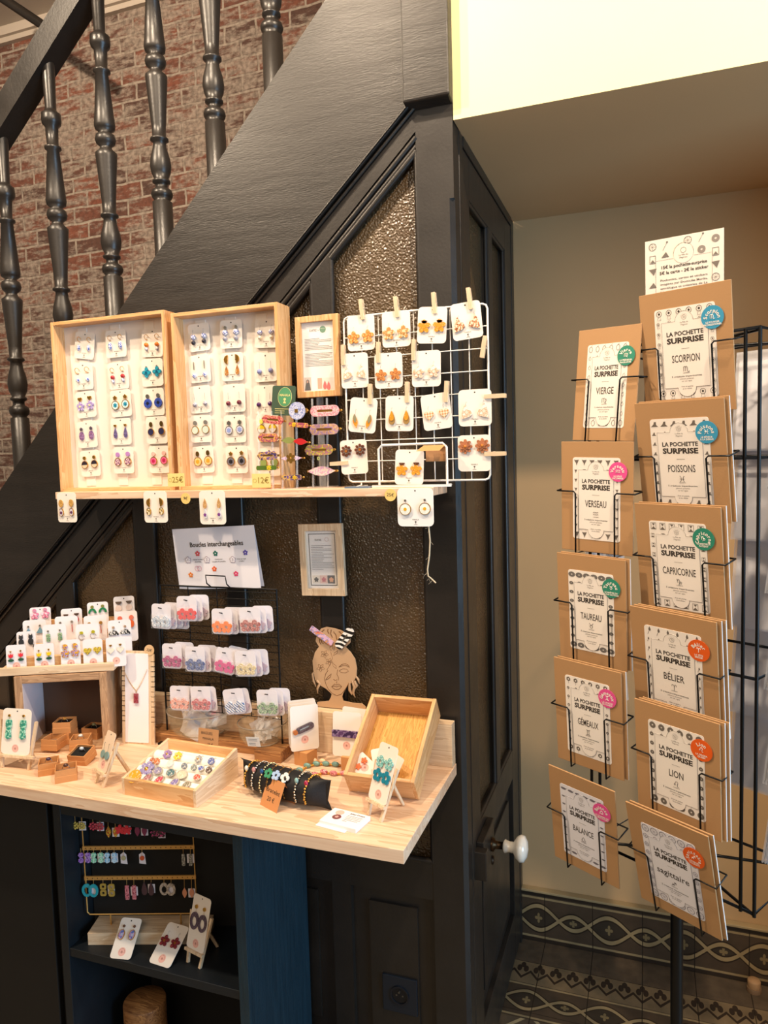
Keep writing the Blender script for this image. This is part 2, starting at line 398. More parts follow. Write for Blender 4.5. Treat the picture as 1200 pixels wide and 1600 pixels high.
def tear(cx, cz, w, h, n=20):
    return [(cx-w*math.sin(t)*math.sin(t/2)**1.2, cz+h*math.cos(t)) for t in [2*math.pi*i/n for i in range(n)]]
def half(cx, cz, r, n=12): return [(cx+r*math.cos(math.pi+math.pi*i/n), cz+r*math.sin(math.pi+math.pi*i/n)) for i in range(n+1)]
def leafp(cx, cz, w, h, n=8):
    return [(cx+w*math.sin(math.pi*i/n), cz-h+2*h*i/n) for i in range(n+1)]+[(cx-w*math.sin(math.pi*i/n), cz+h-2*h*i/n) for i in range(1, n)]
def fanp(cx, cz, w, h, s=1):
    p = [(cx-s*w*0.3, cz-h)]+[(cx-s*w*0.5+s*w*math.cos(R(a))*1.1, cz+h*0.0+h*math.sin(R(a))) for a in range(-40, 91, 13)]+[(cx-s*w*0.5, cz+h)]
    return p if s > 0 else p[::-1]
def wingp(cx, cz, s, sgn=1):
    p = [(0.1, -1.0), (0.75, -0.7), (0.62, -0.2), (0.95, 0.05), (0.85, 0.0), (0.45, 0.75), (0.2, 1.1), (-0.1, 0.6), (-0.55, 0.25), (-0.8, -0.2), (-0.65, -0.6), (-0.3, -0.8)]
    p = [(-0.85, -0.35), (-0.5, -0.7), (0.75, -1.0), (0.6, -0.2), (0.35, 0.7), (0.1, 1.1), (-0.1, 0.7), (-0.15, 0.25), (-0.6, 0.2)]
    q = [(cx+sgn*a*s, cz+b*s) for a, b in p]
    return q if sgn > 0 else q[::-1]
def star(cx, cz, r, k, ri=0.5):
    return [(cx+(r if i % 2 == 0 else r*ri)*math.cos(math.pi*i/k+math.pi/2), cz+(r if i % 2 == 0 else r*ri)*math.sin(math.pi*i/k+math.pi/2)) for i in range(2*k)]

# ------------------------------------------------------------------ lettering
_g = {}
def glyphs(s, bold=0.0):
    k = (s, bold)
    if k in _g: return _g[k]
    c = bpy.data.curves.new('t', 'FONT'); c.body = s; c.size = 1.0; c.offset = bold; c.resolution_u = 2; c.align_x = 'CENTER'; c.align_y = 'CENTER'
    o = bpy.data.objects.new('t', c); COL.objects.link(o)
    me = bpy.data.meshes.new_from_object(o.evaluated_get(bpy.context.evaluated_depsgraph_get()))
    v = [tuple(x.co) for x in me.vertices]; f = [tuple(p.vertices) for p in me.polygons]
    bpy.data.objects.remove(o); bpy.data.curves.remove(c); bpy.data.meshes.remove(me)
    _g[k] = (v, f); return _g[k]
def write(mb, s, size, m, x=0, z=0, y=-0.0006, bold=0.0, sx=1.0, rot=0, width=None):
    v, f = glyphs(s, bold)
    if width and v:
        w = max(a[0] for a in v)-min(a[0] for a in v); sx = width/(w*size)
    c, sn = math.cos(R(rot)), math.sin(R(rot))
    mb.add([(x+(a[0]*sx*c-a[1]*sn)*size, y, z+(a[0]*sx*sn+a[1]*c)*size) for a in v], f, m)
def arc(mb, s, size, m, cx, cz, r, y=-0.0006, bold=0.0, step=None, up=True, mid=90):
    ws = [0.33 if ch in 'iIlj\'. ' else (0.85 if ch in 'mMwW' else 0.6) for ch in s]; tot = sum(ws); pos = 0
    for ch, w in zip(s, ws):
        d = (pos+w/2-tot/2)*size/r; pos += w; t = R(mid)-d if up else R(mid)+d
        if ch == ' ': continue
        write(mb, ch, size, m, cx+r*math.cos(t), cz+r*math.sin(t), y, bold, rot=math.degrees(t)-90 if up else math.degrees(t)+90)
def lines(mb, x0, x1, z, n, dz, th, m, y=-0.0006, seed=1):
    rnd = random.Random(seed)
    for i in range(n):
        xe = x1-(x1-x0)*rnd.choice((0, 0, 0.03, 0.1, 0.45) if i % 5 != 4 else (0.5, 0.7))
        mb.add([(x0, y, z-i*dz), (xe, y, z-i*dz), (xe, y, z-i*dz+th), (x0, y, z-i*dz+th)], [(0, 1, 2, 3)], m)

# ================================================================== THE SETTING
def zs_top(x): return 2.901+1.034*x
def zs_bot(x): return 2.436+0.927*x
def zs_glass(x): return 2.341+0.962*x
struct(MB().box(-4, 4, -4, 0.74, -0.05, 0, tiles('floor')).build('floor'))
struct(MB().box(-4.2, 0.0, 0.92, 1.0, 0, 3.42, brick()).build('wall_brick'))
struct(MB().box(0.0, 3.2, 0.74, 0.82, 0, 2.31, CREAM).build('wall_back'))
struct(MB().box(0.002, 3.2, 0.0, 0.74, 2.31, 2.36, CREAM).build('ceiling_alcove'))
struct(MB().box(0.002, 3.2, 0.0, 0.06, 2.36, 3.42, CREAM_LIT).box(0.002, 3.2, -0.0005, 0.0005, 2.31, 2.36, CREAM_LIT).build('wall_upper'))
struct(MB().box(1.25, 1.33, 0.0, 0.74, 0, 2.31, CREAM).build('wall_unseen_blocker'))  # added out of view to keep the window light off the back wall
struct(MB().box(-4.2, 3.2, -4, 1.0, 3.42, 3.5, wallpaint('off_white_ceiling', '#cfc4b6')).build('ceiling'))
m = MB().box(-4.2, 0, 0.885, 0.92, 3.385, 3.42, mat('#cdc0b2', 0.6)).box(-4.2, 0, 0.9, 0.92, 3.365, 3.385, mat('#cdc0b2', 0.6))
struct(m.build('trim_1'))
m = MB().box(0.0, 3.2, 0.725, 0.74, 0.0, 0.172, tiles('plinth')); m.box(0.0, 3.2, 0.715, 0.74, 0.172, 0.180, mat('#a5906a', 0.6))
struct(m.build('baseboard_back', bevel=0.002))

# --- panelling under the stair (facade y = 0)
MUL = [(-1.155, -1.10), (-0.88, -0.825), (-0.605, -0.56), (-0.345, -0.295)]
m = MB()
for a, b in MUL: m.prism([(a, 0.0), (b, 0.0), (b, zs_glass(b)+0.01), (a, zs_glass(a)+0.01)], 0.0004, 0.04, BLACK)
m.box(-1.7, -0.083, 0.001, 0.04, 0.555, 0.645, BLACK); m.box(-1.7, -0.083, 0.001, 0.04, 0.0, 0.14, BLACK)
bays = [(-1.36, -1.155), (-1.10, -0.88), (-0.825, -0.605), (-0.56, -0.345), (-0.295, -0.083)]
m.prism([(-1.72, 0), (-1.36, 0), (-1.36, zs_glass(-1.36)+0.01), (-1.72, zs_glass(-1.72)+0.01)], 0.0004, 0.04, BLACK)
for a, b in bays:
    m.box(a, b, 0.016, 0.04, 0.14, 0.555, BLACK)
    m.box(a+0.045, b-0.045, 0.008, 0.04, 0.185, 0.521, BLACK)
    for x in (a, b): m.tube([(x, 0.006, 0.645), (x, 0.006, zs_glass(x))], 0.007, BLACK, 6)
    m.tube([(a, 0.006, 0.647), (b, 0.006, 0.647)], 0.007, BLACK, 6)
    m.tube([(a, 0.006, zs_glass(a)), (b, 0.006, zs_glass(b))], 0.008, BLACK, 6)
# sloping rail
x0 = -1.72
def zm2(x): return 2.381+0.958*x
m.prism([(x0, zm2(x0)), (-0.083, zm2(-0.083)), (-0.083, zs_bot(-0.083)), (x0, zs_bot(x0))], 0.0, 0.04, BLACK)
m.prism([(x0, zs_glass(x0)), (-0.083, zs_glass(-0.083)), (-0.083, zm2(-0.083)), (x0, zm2(x0))], 0.006, 0.04, BLACK)
for dz, r_, y in ((-0.012, 0.006, 0.003), (-0.030, 0.006, 0.006)):
    m.tube([(x0, y, zm2(x0)+dz), (-0.083, y, zm2(-0.083)+dz)], r_, BLACK, 8)
m.tube([(x0, -0.004, zs_bot(x0)-0.010), (-0.083, -0.004, zs_bot(-0.083)-0.010)], 0.004, BLACK, 8)
struct(m.build('wall_stair_panelling'))
for i, (a, b) in enumerate(bays):
    g = MB().prism([(a, 0.64), (b, 0.64), (b, zs_glass(b)), (a, zs_glass(a))], 0.022, 0.030, GLASSP).build('window_%d' % (i+1)); struct(g)
m = MB(); pl = [(-0.083, 0.0), (-0.010, 0.0), (0.0, 0.010), (0.0, 0.05), (-0.083, 0.05)]; k = len(pl)
m.add([(x, y, z) for z in (0.0, 2.15) for x, y in pl], [tuple(range(k-1, -1, -1)), tuple(range(k, 2*k))]+[(i, (i+1) % k, k+(i+1) % k, k+i) for i in range(k)], BLACK)
m.add([(-0.010, 0, 2.15), (0, 0.010, 2.15), (0, 0, 2.175)], [(0, 1, 2)], BLACK)
m.box(-0.083, 0.0, 0.0, 0.05, 2.15, 2.40, BLACK)
struct(m.build('trim_corner_post'))

# --- staircase
st = thing('staircase', 'black painted staircase with turned spindles and a wide sloping side board', 'staircase', (-1.3, 0.03, 0))
inv = TR(1.3, -0.03, 0); m = MB(); m.T = inv
m.prism([(-1.60, zs_bot(-1.60)), (-0.0835, zs_bot(-0.0835)), (-0.0835, zs_top(-0.0835)), (-1.60, zs_top(-1.60))], -0.012, 0.055, STRING)
m.tube([(-1.60, -0.012, zs_bot(-1.60)+0.004), (-0.085, -0.012, zs_bot(-0.085)+0.004)], 0.005, STRING, 6)
m.build('stringer', st, bevel=0.003)
m = MB(); m.T = inv
m.add([(-0.101, -0.03, 2.352), (0.002, -0.03, 2.352), (0.002, 0.055, 2.33), (-0.101, 0.055, 2.33), (-0.101, -0.03, 3.41), (0.002, -0.03, 3.41), (0.002, 0.055, 3.41), (-0.101, 0.055, 3.41)],
      [(0, 3, 2, 1), (4, 5, 6, 7), (0, 1, 5, 4), (1, 2, 6, 5), (2, 3, 7, 6), (3, 0, 4, 7)], STRING)
m.build('newel_post', st, bevel=0.004)
def zr(x): return 3.656+0.919*x
m = MB(); m.T = inv
m.prism([(-1.60, zr(-1.60)), (-0.33, zr(-0.33)), (-0.33, zr(-0.33)+0.085), (-1.60, zr(-1.60)+0.085)], 0.0, 0.06, BLACK)
m.build('handrail', st, bevel=0.012)
PROF = [(0.0245, -0.1), (0.0245, 0.138), (0.018, 0.142), (0.0245, 0.150), (0.027, 0.158), (0.0245, 0.168), (0.015, 0.174), (0.015, 0.184), (0.022, 0.188), (0.022, 0.193),
        (0.017, 0.197), (0.0235, 0.212), (0.0262, 0.230), (0.024, 0.250), (0.017, 0.275), (0.0155, 0.290), (0.0225, 0.294), (0.0225, 0.299), (0.0165, 0.303), (0.0175, 0.33), (0.0265, 0.445), (0.027, 0.455),
        (0.017, 0.464), (0.0135, 0.472), (0.0235, 0.480), (0.0262, 0.490), (0.0235, 0.501), (0.0135, 0.508), (0.0245, 0.516), (0.0265, 0.526), (0.0245, 0.545), (0.0155, 0.655), (0.0215, 0.659), (0.0215, 0.664), (0.0145, 0.668),
        (0.0165, 0.715), (0.0235, 0.722), (0.0255, 0.732), (0.0245, 0.740), (0.0245, 0.748), (0.0175, 0.752), (0.014, 0.76), (0.0165, 0.86), (0.0165, 0.90)]
for i, x in enumerate((-1.275, -1.10, -0.928, -0.763, -0.600, -0.436)):
    z0 = zs_top(x)+0.01; k = (zr(x)-z0)/0.86
    m = MB(); m.lathe([(r_*1.0, h*k if h > 0 else h) for r_, h in PROF], BLACK, 20)
    m.build('baluster', st, M=inv @ TR(x, 0.03, z0))
m = MB(); m.T = inv; a = at(-40, -32, Y=0.55); b = at(80, 48, Y=0.55)
m.tube([a, b], 0.016, BLACK, 4); m.build('upper_handrail', st)

# --- door in the side of the stair box (plane x = 0)
d = MB()
def dbox(y0, y1, z0, z1, x1=0.0, x0=-0.035, mt=BLACK): d.box(x0, x1, y0, y1, z0, z1, mt)
dbox(0.085, 0.145, 0.02, 2.285); dbox(0.60, 0.70, 0.02, 2.285); dbox(0.145, 0.60, 2.19, 2.285); dbox(0.36, 0.41, 0.69, 2.19)
dbox(0.145, 0.60, 0.60, 0.69); dbox(0.145, 0.60, 0.02, 0.16); dbox(0.145, 0.60, 0.16, 0.60, -0.014); dbox(0.19, 0.555, 0.21, 0.55, -0.006)
for y0, y1 in ((0.145, 0.36), (0.41, 0.60)):
    for y in (y0, y1): d.tube([(-0.008, y, 0.69), (-0.008, y, 2.19)], 0.006, BLACK, 6)
    for z in (0.69, 2.19): d.tube([(-0.008, y0, z), (-0.008, y1, z)], 0.006, BLACK, 6)
door = struct(d.build('door_1', bevel=0.0015))
MB().box(-0.026, -0.02, 0.145, 0.36, 0.69, 2.19, GLASSP).build('pane', door); MB().box(-0.026, -0.02, 0.41, 0.60, 0.69, 2.19, GLASSP).build('pane', door)
MB().box(0.0, 0.018, 0.09, 0.22, 0.575, 0.665, BLACK).box(0.0, 0.03, 0.062, 0.088, 0.585, 0.655, BLACK).build('lock_case', door, bevel=0.002)
m = MB(); m.lathe([(0.017, 0), (0.017, 0.006), (0.010, 0.010), (0.009, 0.03), (0.012, 0.032)], mat('#4a3a2a', 0.35, 1.0), 16, (0.018, 0.185, 0.612), 'x')
m.lathe([(0.012, 0.03), (0.017, 0.034), (0.013, 0.045), (0.014, 0.056), (0.028, 0.064), (0.033, 0.073), (0.031, 0.083), (0.018, 0.090), (0.001, 0.092)], mat('#f1ebdf', 0.15, coat=1.0), 24, (0.018, 0.185, 0.612), 'x')
m.build('door_knob', door)
MB().lathe([(0.011, 0), (0.011, 0.004), (0.006, 0.006)], mat('#3a2f25', 0.4, 0.8), 12, (0.018, 0.185, 0.570), 'x').build('keyhole_cover', door)
m = MB(); m.box(-0.04, 0.002, 0.05, 0.083, 0, 2.31, BLACK).box(-0.04, 0.002, 0.702, 0.74, 0, 2.31, BLACK).box(-0.04, 0.004, 0.083, 0.702, 2.287, 2.31, BLACK)
struct(m.build('trim_door_frame', bevel=0.002))

# --- socket
so = thing('wall_socket', 'dark blue-black square wall socket set low on the stair panelling', 'socket', (-0.176, 0.008, 0.296))
MB().box(-0.044, 0.044, -0.006, 0, -0.046, 0.046, mat('#141c26', 0.35)).build('cover_plate', so, bevel=0.0015)
m = MB(); m.ring(ell(0, 0, 0.024, n=28), ell(0, 0, 0.020, n=28), -0.009, -0.006, mat('#0f151e', 0.3)); m.prism(ell(0, 0, 0.020, n=28), -0.0065, -0.006, mat('#0a0e14', 0.4))
for x in (-0.008, 0.008): m.prism(ell(x, 0, 0.0022, n=10), -0.0072, -0.0065, mat('#6b675f', 0.3, 0.8))
m.prism(ell(0, 0.011, 0.0022, n=10), -0.012, -0.0065, mat('#6b675f', 0.3, 0.8)); m.build('outlet', so)

# ================================================================== SHELF AND DESK
DZ = 0.901; SZ = 1.534
sh = MB().box(-1.005, -0.026, -0.136, -0.0125, 1.516, SZ, pine('x')).build('wall_shelf', bevel=0.0015)
tag(sh, 'narrow raw pine shelf fixed to the black stair panelling', 'shelf')
dk = thing('counter_top', 'thick pine board counter on top of the dark cabinets', 'counter', (-0.9, -0.2, DZ-0.026))
m = MB().box(-0.75, 0.882, -0.196, 0.1870, 0, 0.026, pine('x')); m.build('top_board', dk, bevel=0.001)
tag(MB().box(-0.87, -0.020, -0.040, -0.0130, DZ+0.0002, DZ+0.1, palew('x')).build('back_board', bevel=0.001), 'low pine board standing along the back of the counter', 'board')

# cabinet under the desk
cb = thing('open_cabinet', 'open dark navy cabinet with a shelf under the pine counter', 'cabinet', (-0.655, -0.15, 0))
def cbx(n, a, b, c, d_, e, f, mm): return MB().box(a+0.655, b+0.655, c+0.15, d_+0.15, e, f, mm).build(n, cb, bevel=0.001)
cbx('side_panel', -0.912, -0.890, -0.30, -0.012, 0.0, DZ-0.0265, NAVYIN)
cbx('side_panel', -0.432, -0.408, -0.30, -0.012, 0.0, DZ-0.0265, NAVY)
cbx('back_panel', -0.890, -0.432, -0.020, -0.012, 0.0, DZ-0.0265, DARK)
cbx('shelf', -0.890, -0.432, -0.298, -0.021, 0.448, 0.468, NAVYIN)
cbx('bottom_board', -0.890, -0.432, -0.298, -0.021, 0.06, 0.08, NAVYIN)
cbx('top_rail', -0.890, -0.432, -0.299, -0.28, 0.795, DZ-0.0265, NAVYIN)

cu = thing('low_cupboard', 'plain black cupboard under the left end of the pine counter', 'cupboard', (-1.28, -0.15, 0))
MB().box(-0.36, 0.360, -0.13, 0.13, 0, 0.874, mat('#100e0d', 0.6)).build('body', cu, bevel=0.002)
MB().box(-0.34, 0.345, -0.146, -0.1305, 0.03, 0.85, mat('#12100f', 0.6)).build('door', cu, bevel=0.002)

# ================================================================== CARDS AND EARRINGS
GL = lambda h: mat(h, 0.25, coat=0.6)
_cm = {}
def card_mesh(w, h, r=0.006, m=None, hole=True, t=0.0007):
    m = m or CARDW; k = (round(w, 4), round(h, 4), m.name, hole)
    if k not in _cm:
        b = MB().prism(rrect(w, h, r), 0, t, m)
        if hole: b.prism(ell(0, h/2-0.006, 0.0017, n=10), -0.00015, 0, INK)
        _cm[k] = b.mesh('card')
    return _cm[k]
_pm = {}
def print_mesh(style, h):
    k = (style, round(h, 4))
    if k in _pm: return _pm[k]
    b = MB()
    if style == 'm':
        z = -h/2+0.011
        write(b, 'MAHALA', 0.0042, INK2, 0, z+0.003, -0.0003, 0.0, width=0.014)
        b.prism(ell(0, z-0.0015, 0.0016, n=8), -0.0003, -0.0001, INK2); b.box(-0.0003, 0.0003, -0.0003, -0.0001, z-0.005, z-0.002, INK2)
        b.add([(-0.0026, -0.0003, z-0.0005), (0.0026, -0.0003, z-0.0005), (0, -0.0003, z-0.0028)], [(0, 2, 1)], INK2)
        b.box(-0.0015, 0.0015, -0.0003, -0.0001, z-0.0052, z-0.0046, INK2); b.box(-0.004, 0.004, -0.0003, -0.0001, z-0.0075, z-0.0069, INK2)
    elif style == 'j':
        z = -h/2+0.0145
        b.prism(ell(0, z, 0.009, n=24), -0.0003, -0.0001, PINK); arc(b, 'Jolies mini mood', 0.0030, mat('#8a5a55', 0.7), 0, z, 0.0066, -0.0005)
        b.ring(ell(0, z-0.0005, 0.0028, n=14), ell(0, z-0.0005, 0.0023, n=14), -0.0005, -0.0003, mat('#a8736b', 0.7))
        b.box(-0.0012, 0.0012, -0.0005, -0.0003, z-0.0018, z+0.001, mat('#a8736b', 0.7))
    _pm[k] = b.mesh('print'); return _pm[k]

def shp(b, kind, x, z, s, m, m2=None, sgn=1, t=0.0022, y=-0.0012):
    """one jewellery element of size s (half extent)"""
    y0, y1 = y-t, y
    if kind == 'disc':
        b.prism(ell(x, z, s), y0, y1, m)
        if m2: b.prism(ell(x, z, s*0.36, n=12), y0-0.0006, y0, m2)
    elif kind == 'rim':                                  # resin disc in a gold bezel
        b.prism(ell(x, z, s*0.9), y0, y1, m); b.ring(ell(x, z, s), ell(x, z, s*0.88), y0-0.0004, y1, GOLD)
        if m2: b.prism(petals(x, z, s*0.5, 6), y0-0.0005, y0, m2)
    elif kind == 'rimsilver':
        b.prism(ell(x, z, s*0.9), y0, y1, m); b.ring(ell(x, z, s), ell(x, z, s*0.88), y0-0.0004, y1, SILVER)
        if m2: b.prism(petals(x, z, s*0.6, 6), y0-0.0005, y0, m2)
    elif kind == 'halfrim':
        b.prism(ell(x, z, s*0.9), y0, y1, m2); b.prism([(x+s*0.88*math.cos(a), z+s*0.88*math.sin(a)) for a in [math.pi*i/12 for i in range(13)]], y0-0.0004, y0, m); b.ring(ell(x, z, s), ell(x, z, s*0.88), y0-0.0004, y1, GOLD)
    elif kind == 'daisy':
        b.prism(ell(x, z, s*0.92), y0, y1, mat('#f2ede2', 0.2)); b.ring(ell(x, z, s, n=28), ell(x, z, s*0.9, n=28), y0-0.0004, y1, GOLD)
        b.prism(star(x, z, s*0.75, 11, 0.45), y0-0.0004, y0, mat('#fbf7ea', 0.5)); b.prism(ell(x, z, s*0.28, n=14), y0-0.001, y0-0.0004, mat('#d9a316', 0.6))
    elif kind in ('oval', 'ovalrim'):
        b.prism(ell(x, z, s*0.68, s), y0, y1, m)
        if kind == 'ovalrim': b.ring(ell(x, z, s*0.72, s*1.05), ell(x, z, s*0.62, s*0.93), y0-0.0004, y1, GOLD)
        if m2: b.prism(petals(x, z-s*0.1, s*0.4, 5), y0-0.0005, y0, m2)
    elif kind in ('flower', 'flower4', 'flower6', 'flower8'):
        k = {'flower': 5, 'flower4': 4, 'flower6': 6, 'flower8': 8}[kind]
        pr = {5: 0.37, 4: 0.42, 6: 0.33, 8: 0.25}[k]
        for i in range(k):
            a = R(90+360*i/k); dd = s*(1-pr)*1.02; yy = y0-0.00012*i
            pp = [(x+dd*math.cos(a)+s*pr*(1.12*math.cos(t)*math.cos(a)-0.95*math.sin(t)*math.sin(a)), z+dd*math.sin(a)+s*pr*(1.12*math.cos(t)*math.sin(a)+0.95*math.sin(t)*math.cos(a))) for t in [2*math.pi*q/14 for q in range(14)]]
            b.prism(pp, yy, y1, m)
        b.prism(ell(x, z, s*0.34, n=12), y0-0.0008, y1, m)
        if m2: b.prism(ell(x, z, s*0.24, n=12), y0-0.0014, y0-0.0008, m2)
    elif kind == 'ringflower':
        b.ring(petals(x, z, s, 5, 0.4, 40), ell(x, z, s*0.3, n=40, a0=math.pi/2), y0, y1, m)
    elif kind == 'dahlia':
        for k2, rr, yy, rot in ((8, s, y0, 90), (8, s*0.72, y0-0.0012, 67), (8, s*0.45, y0-0.0022, 90)): b.prism(petals(x, z, rr, k2, 0.6, rot=rot), yy, yy+0.0014, m)
        if m2: b.ball((x, y0-0.003, z), s*0.2, m2, n=6)
    elif kind == 'heart': b.prism(heart(x, z, s)[::-1] if False else heart(x, z, s), y0, y1, m)
    elif kind == 'tear':
        b.prism(tear(x, z, s*0.62, s*1.15), y0, y1, m)
        if m2: b.prism(petals(x, z-s*0.35, s*0.38, 5), y0-0.0005, y0, m2)
    elif kind == 'teartwo':
        b.prism(tear(x, z-0.003, s*0.8, s*1.25), y0, y1, m2); b.prism(tear(x, z+0.001, s*0.55, s*0.9), y0-0.001, y0-0.0002, m)
    elif kind == 'leaftwo':
        b.prism([(p+ (q-z)*0.25*sgn, q) for p, q in leafp(x, z-0.002, s*0.5, s*1.35)], y0, y1, m); b.prism([(p+(q-z)*0.15*sgn, q) for p, q in leafp(x, z+0.004, s*0.35, s*0.9)], y0-0.001, y0-0.0002, m2)
    elif kind == 'wing': b.prism(wingp(x, z, s*1.1, sgn), y0, y1, m)
    elif kind == 'bead': b.ball((x, y0, z), s, m, n=8)
    elif kind == 'beads': b.ball((x, y0, z), s, m, n=8); b.ball((x, y0, z-s*1.9), s*0.8, m2, n=8)
    elif kind == 'longbead': b.ball((x, y0, z), s, m, (0.62, 0.62, 1.25), n=8)
    elif kind == 'fan': b.prism(fanp(x, z, s, s*1.1, sgn), y0, y1, m)
    elif kind == 'fanrib':
        b.prism(fanp(x, z, s, s*1.1, sgn), y0, y1, m)
        for a in range(-30, 90, 24): b.tube([(x-sgn*s*0.45, y0, z-s*0.3), (x-sgn*s*0.5+sgn*s*0.9*math.cos(R(a)), y0-0.0003, z+s*0.85*math.sin(R(a)))], 0.0003, mat('#8a6220', 0.5, 0.8), 4)
    elif kind == 'half': b.prism(half(x, z, s), y0, y1, m)
    elif kind == 'arch':
        o = [(x+s*math.cos(math.pi*i/12), z-s*0.4+s*1.2*math.sin(math.pi*i/12)) for i in range(13)]; i_ = [(x+s*0.5*math.cos(math.pi*i/12), z-s*0.4+s*0.75*math.sin(math.pi*i/12)) for i in range(13)]
        b.prism(o+i_[::-1], y0, y1, m)
    elif kind == 'ring': b.ring(ell(x, z, s*0.72, s, 28), ell(x, z-s*0.08, s*0.38, s*0.55, 28), y0, y1, m)
    elif kind == 'hoop':
        b.tube([(x+s*math.cos(t), y0-s*0.35*math.sin(t), z+s*math.sin(t)) for t in [2*math.pi*i/16 for i in range(14)]], 0.0007, m, 5)
    elif kind == 'hook':
        b.tube([(x, y0, z-0.004), (x, y0-0.0008, z+0.001), (x+0.0012, y0-0.001, z+0.004), (x+0.0022, y0, z+0.0015)], 0.00035, m, 4)
    elif kind == 'chain':
        b.tube([(x+0.0006*(i % 2), y0-0.0004, z+0.010-i*0.0014) for i in range(12)], 0.00045, m, 4)
    elif kind == 'bar': b.box(x-0.0007, x+0.0007, y0, y1, z-0.010, z+0.009, m)
    elif kind == 'hex': b.prism(ell(x, z, s, n=6), y0, y1, m)
    elif kind == 'tri': b.prism([(x-s, z-s*0.7), (x+s, z-s*0.7), (x, z+s*0.9)], y0, y1, m)
    elif kind == 'cat':
        b.prism(ell(x, z-s*0.55, s*0.55, s*0.7, 16), y0, y1, m); b.prism(ell(x, z+s*0.45, s*0.42, n=14), y0-0.0002, y1, m)
        for q in (-1, 1): b.prism([(x+q*s*0.25-s*0.14, z+s*0.7), (x+q*s*0.25+s*0.14, z+s*0.7), (x+q*s*0.32, z+s*1.12)], y0-0.0002, y1, m)
        b.tube([(x+s*0.3, y0, z-s*1.1), (x+s*0.65, y0, z-s*1.3), (x+s*0.55, y0, z-s*1.8)], s*0.09, m, 5)
    elif kind == 'tulip':
        b.prism([(x-s*0.55, z+s*0.9), (x-s*0.25, z+s*0.55), (x, z+s*0.95), (x+s*0.25, z+s*0.55), (x+s*0.6, z+s*0.9), (x+s*0.5, z+s*0.1), (x, z-s*0.1), (x-s*0.5, z+s*0.1)][::-1], y0, y1, m)
        b.box(x-0.0004, x+0.0004, y0, y1, z-s*0.9, z, GOLD); b.prism(leafp(x+s*0.1, z-s*0.8, s*0.3, s*0.5) if False else ell(x, z-s*0.75, s*0.7, s*0.35, 14), y0-0.0004, y1, m2)
    elif kind == 'palm':
        b.prism(half(x, z, s*1.2)[::-1] if False else [(x+s*1.2*math.cos(math.pi*i/10), z-s*0.5+s*1.3*math.sin(math.pi*i/10)*(1 if i % 2 else 0.8)) for i in range(11)], y0, y1, m)
    elif kind == 'torso':
        b.prism(rrect(s*1.1, s*1.2, s*0.3, x, z+s*0.8), y0, y1, m); b.prism([(x-s*0.55, z-s*1.3), (x, z-s*1.6), (x+s*0.55, z-s*1.3), (x+s*0.35, z+s*0.2), (x-s*0.35, z+s*0.2)], y0-0.0005, y1, m2 or m)
    elif kind == 'link2':
        for dz in (s*0.55, -s*0.62): b.ring(rrect(s*1.1, s*1.1, s*0.3, x, z+dz), rrect(s*0.45, s*0.45, s*0.15, x, z+dz), y0, y1, m)
_em = {}; EK = [1.22]
def earring(parent, x, z, spec, sgn, k=1.0):
    """spec = (top kind, size, colour) , (drop kind, size, colour, colour2), drop dz"""
    (tk, ts, tm), (dk_, ds, dm, dm2), dz = spec[:3]; dz2 = spec[3] if len(spec) > 3 else 0.009; k = k*EK[0]; ts *= EK[0]**0.2; ds *= EK[0]**0.2
    key = (tk, ts, tm.name if tm else 0, dk_, ds, dm.name, dm2.name if dm2 else 0, dz, dz2, sgn, k)
    if key not in _em:
        b = MB(); shp(b, dk_, 0, dz*k, ds*k, dm, dm2, sgn); me = b.mesh('earring'); c = None
        if tk:
            t = MB(); shp(t, tk, 0, dz2*k, ts*k, tm, None, sgn)
            if tk not in ('hook', 'hoop', 'chain', 'bar'): t.tube([(0, -0.002, dz2*k-ts*k*0.8), (0, -0.002, dz*k+ds*k*0.8)], 0.0003, GOLD, 4)
            elif tk == 'hook': t.tube([(0, -0.0032, dz2*k-0.004), (0, -0.0025, dz*k+ds*k*0.85)], 0.0003, tm, 4)
            c = t.mesh('stud')
        _em[key] = (me, c)
    me, c = _em[key]
    o = link('earring', me, parent, TR(x, 0, z))
    if c: link({'hook': 'ear_hook', 'hoop': 'hoop', 'chain': 'chain', 'bar': 'bar'}.get(tk, 'stud'), c, o)
    return o
def ecard(name, M, w, h, spec, label, group=None, style='m', sep=0.5, k=1.0, dzc=0.003, m=None, hole=True, n=2):
    t = thing(name, label, 'earrings', M, group)
    link('backing_card', card_mesh(w, h, min(w, h)*0.13, m, hole), t)
    if style: link('print', print_mesh(style, h), t)
    if spec:
        if n == 1: earring(t, 0, dzc, spec, 1, k)
        else:
            earring(t, -w*sep/2, dzc, spec, -1, k); earring(t, w*sep/2, dzc+0.001, spec, 1, k)
    return t

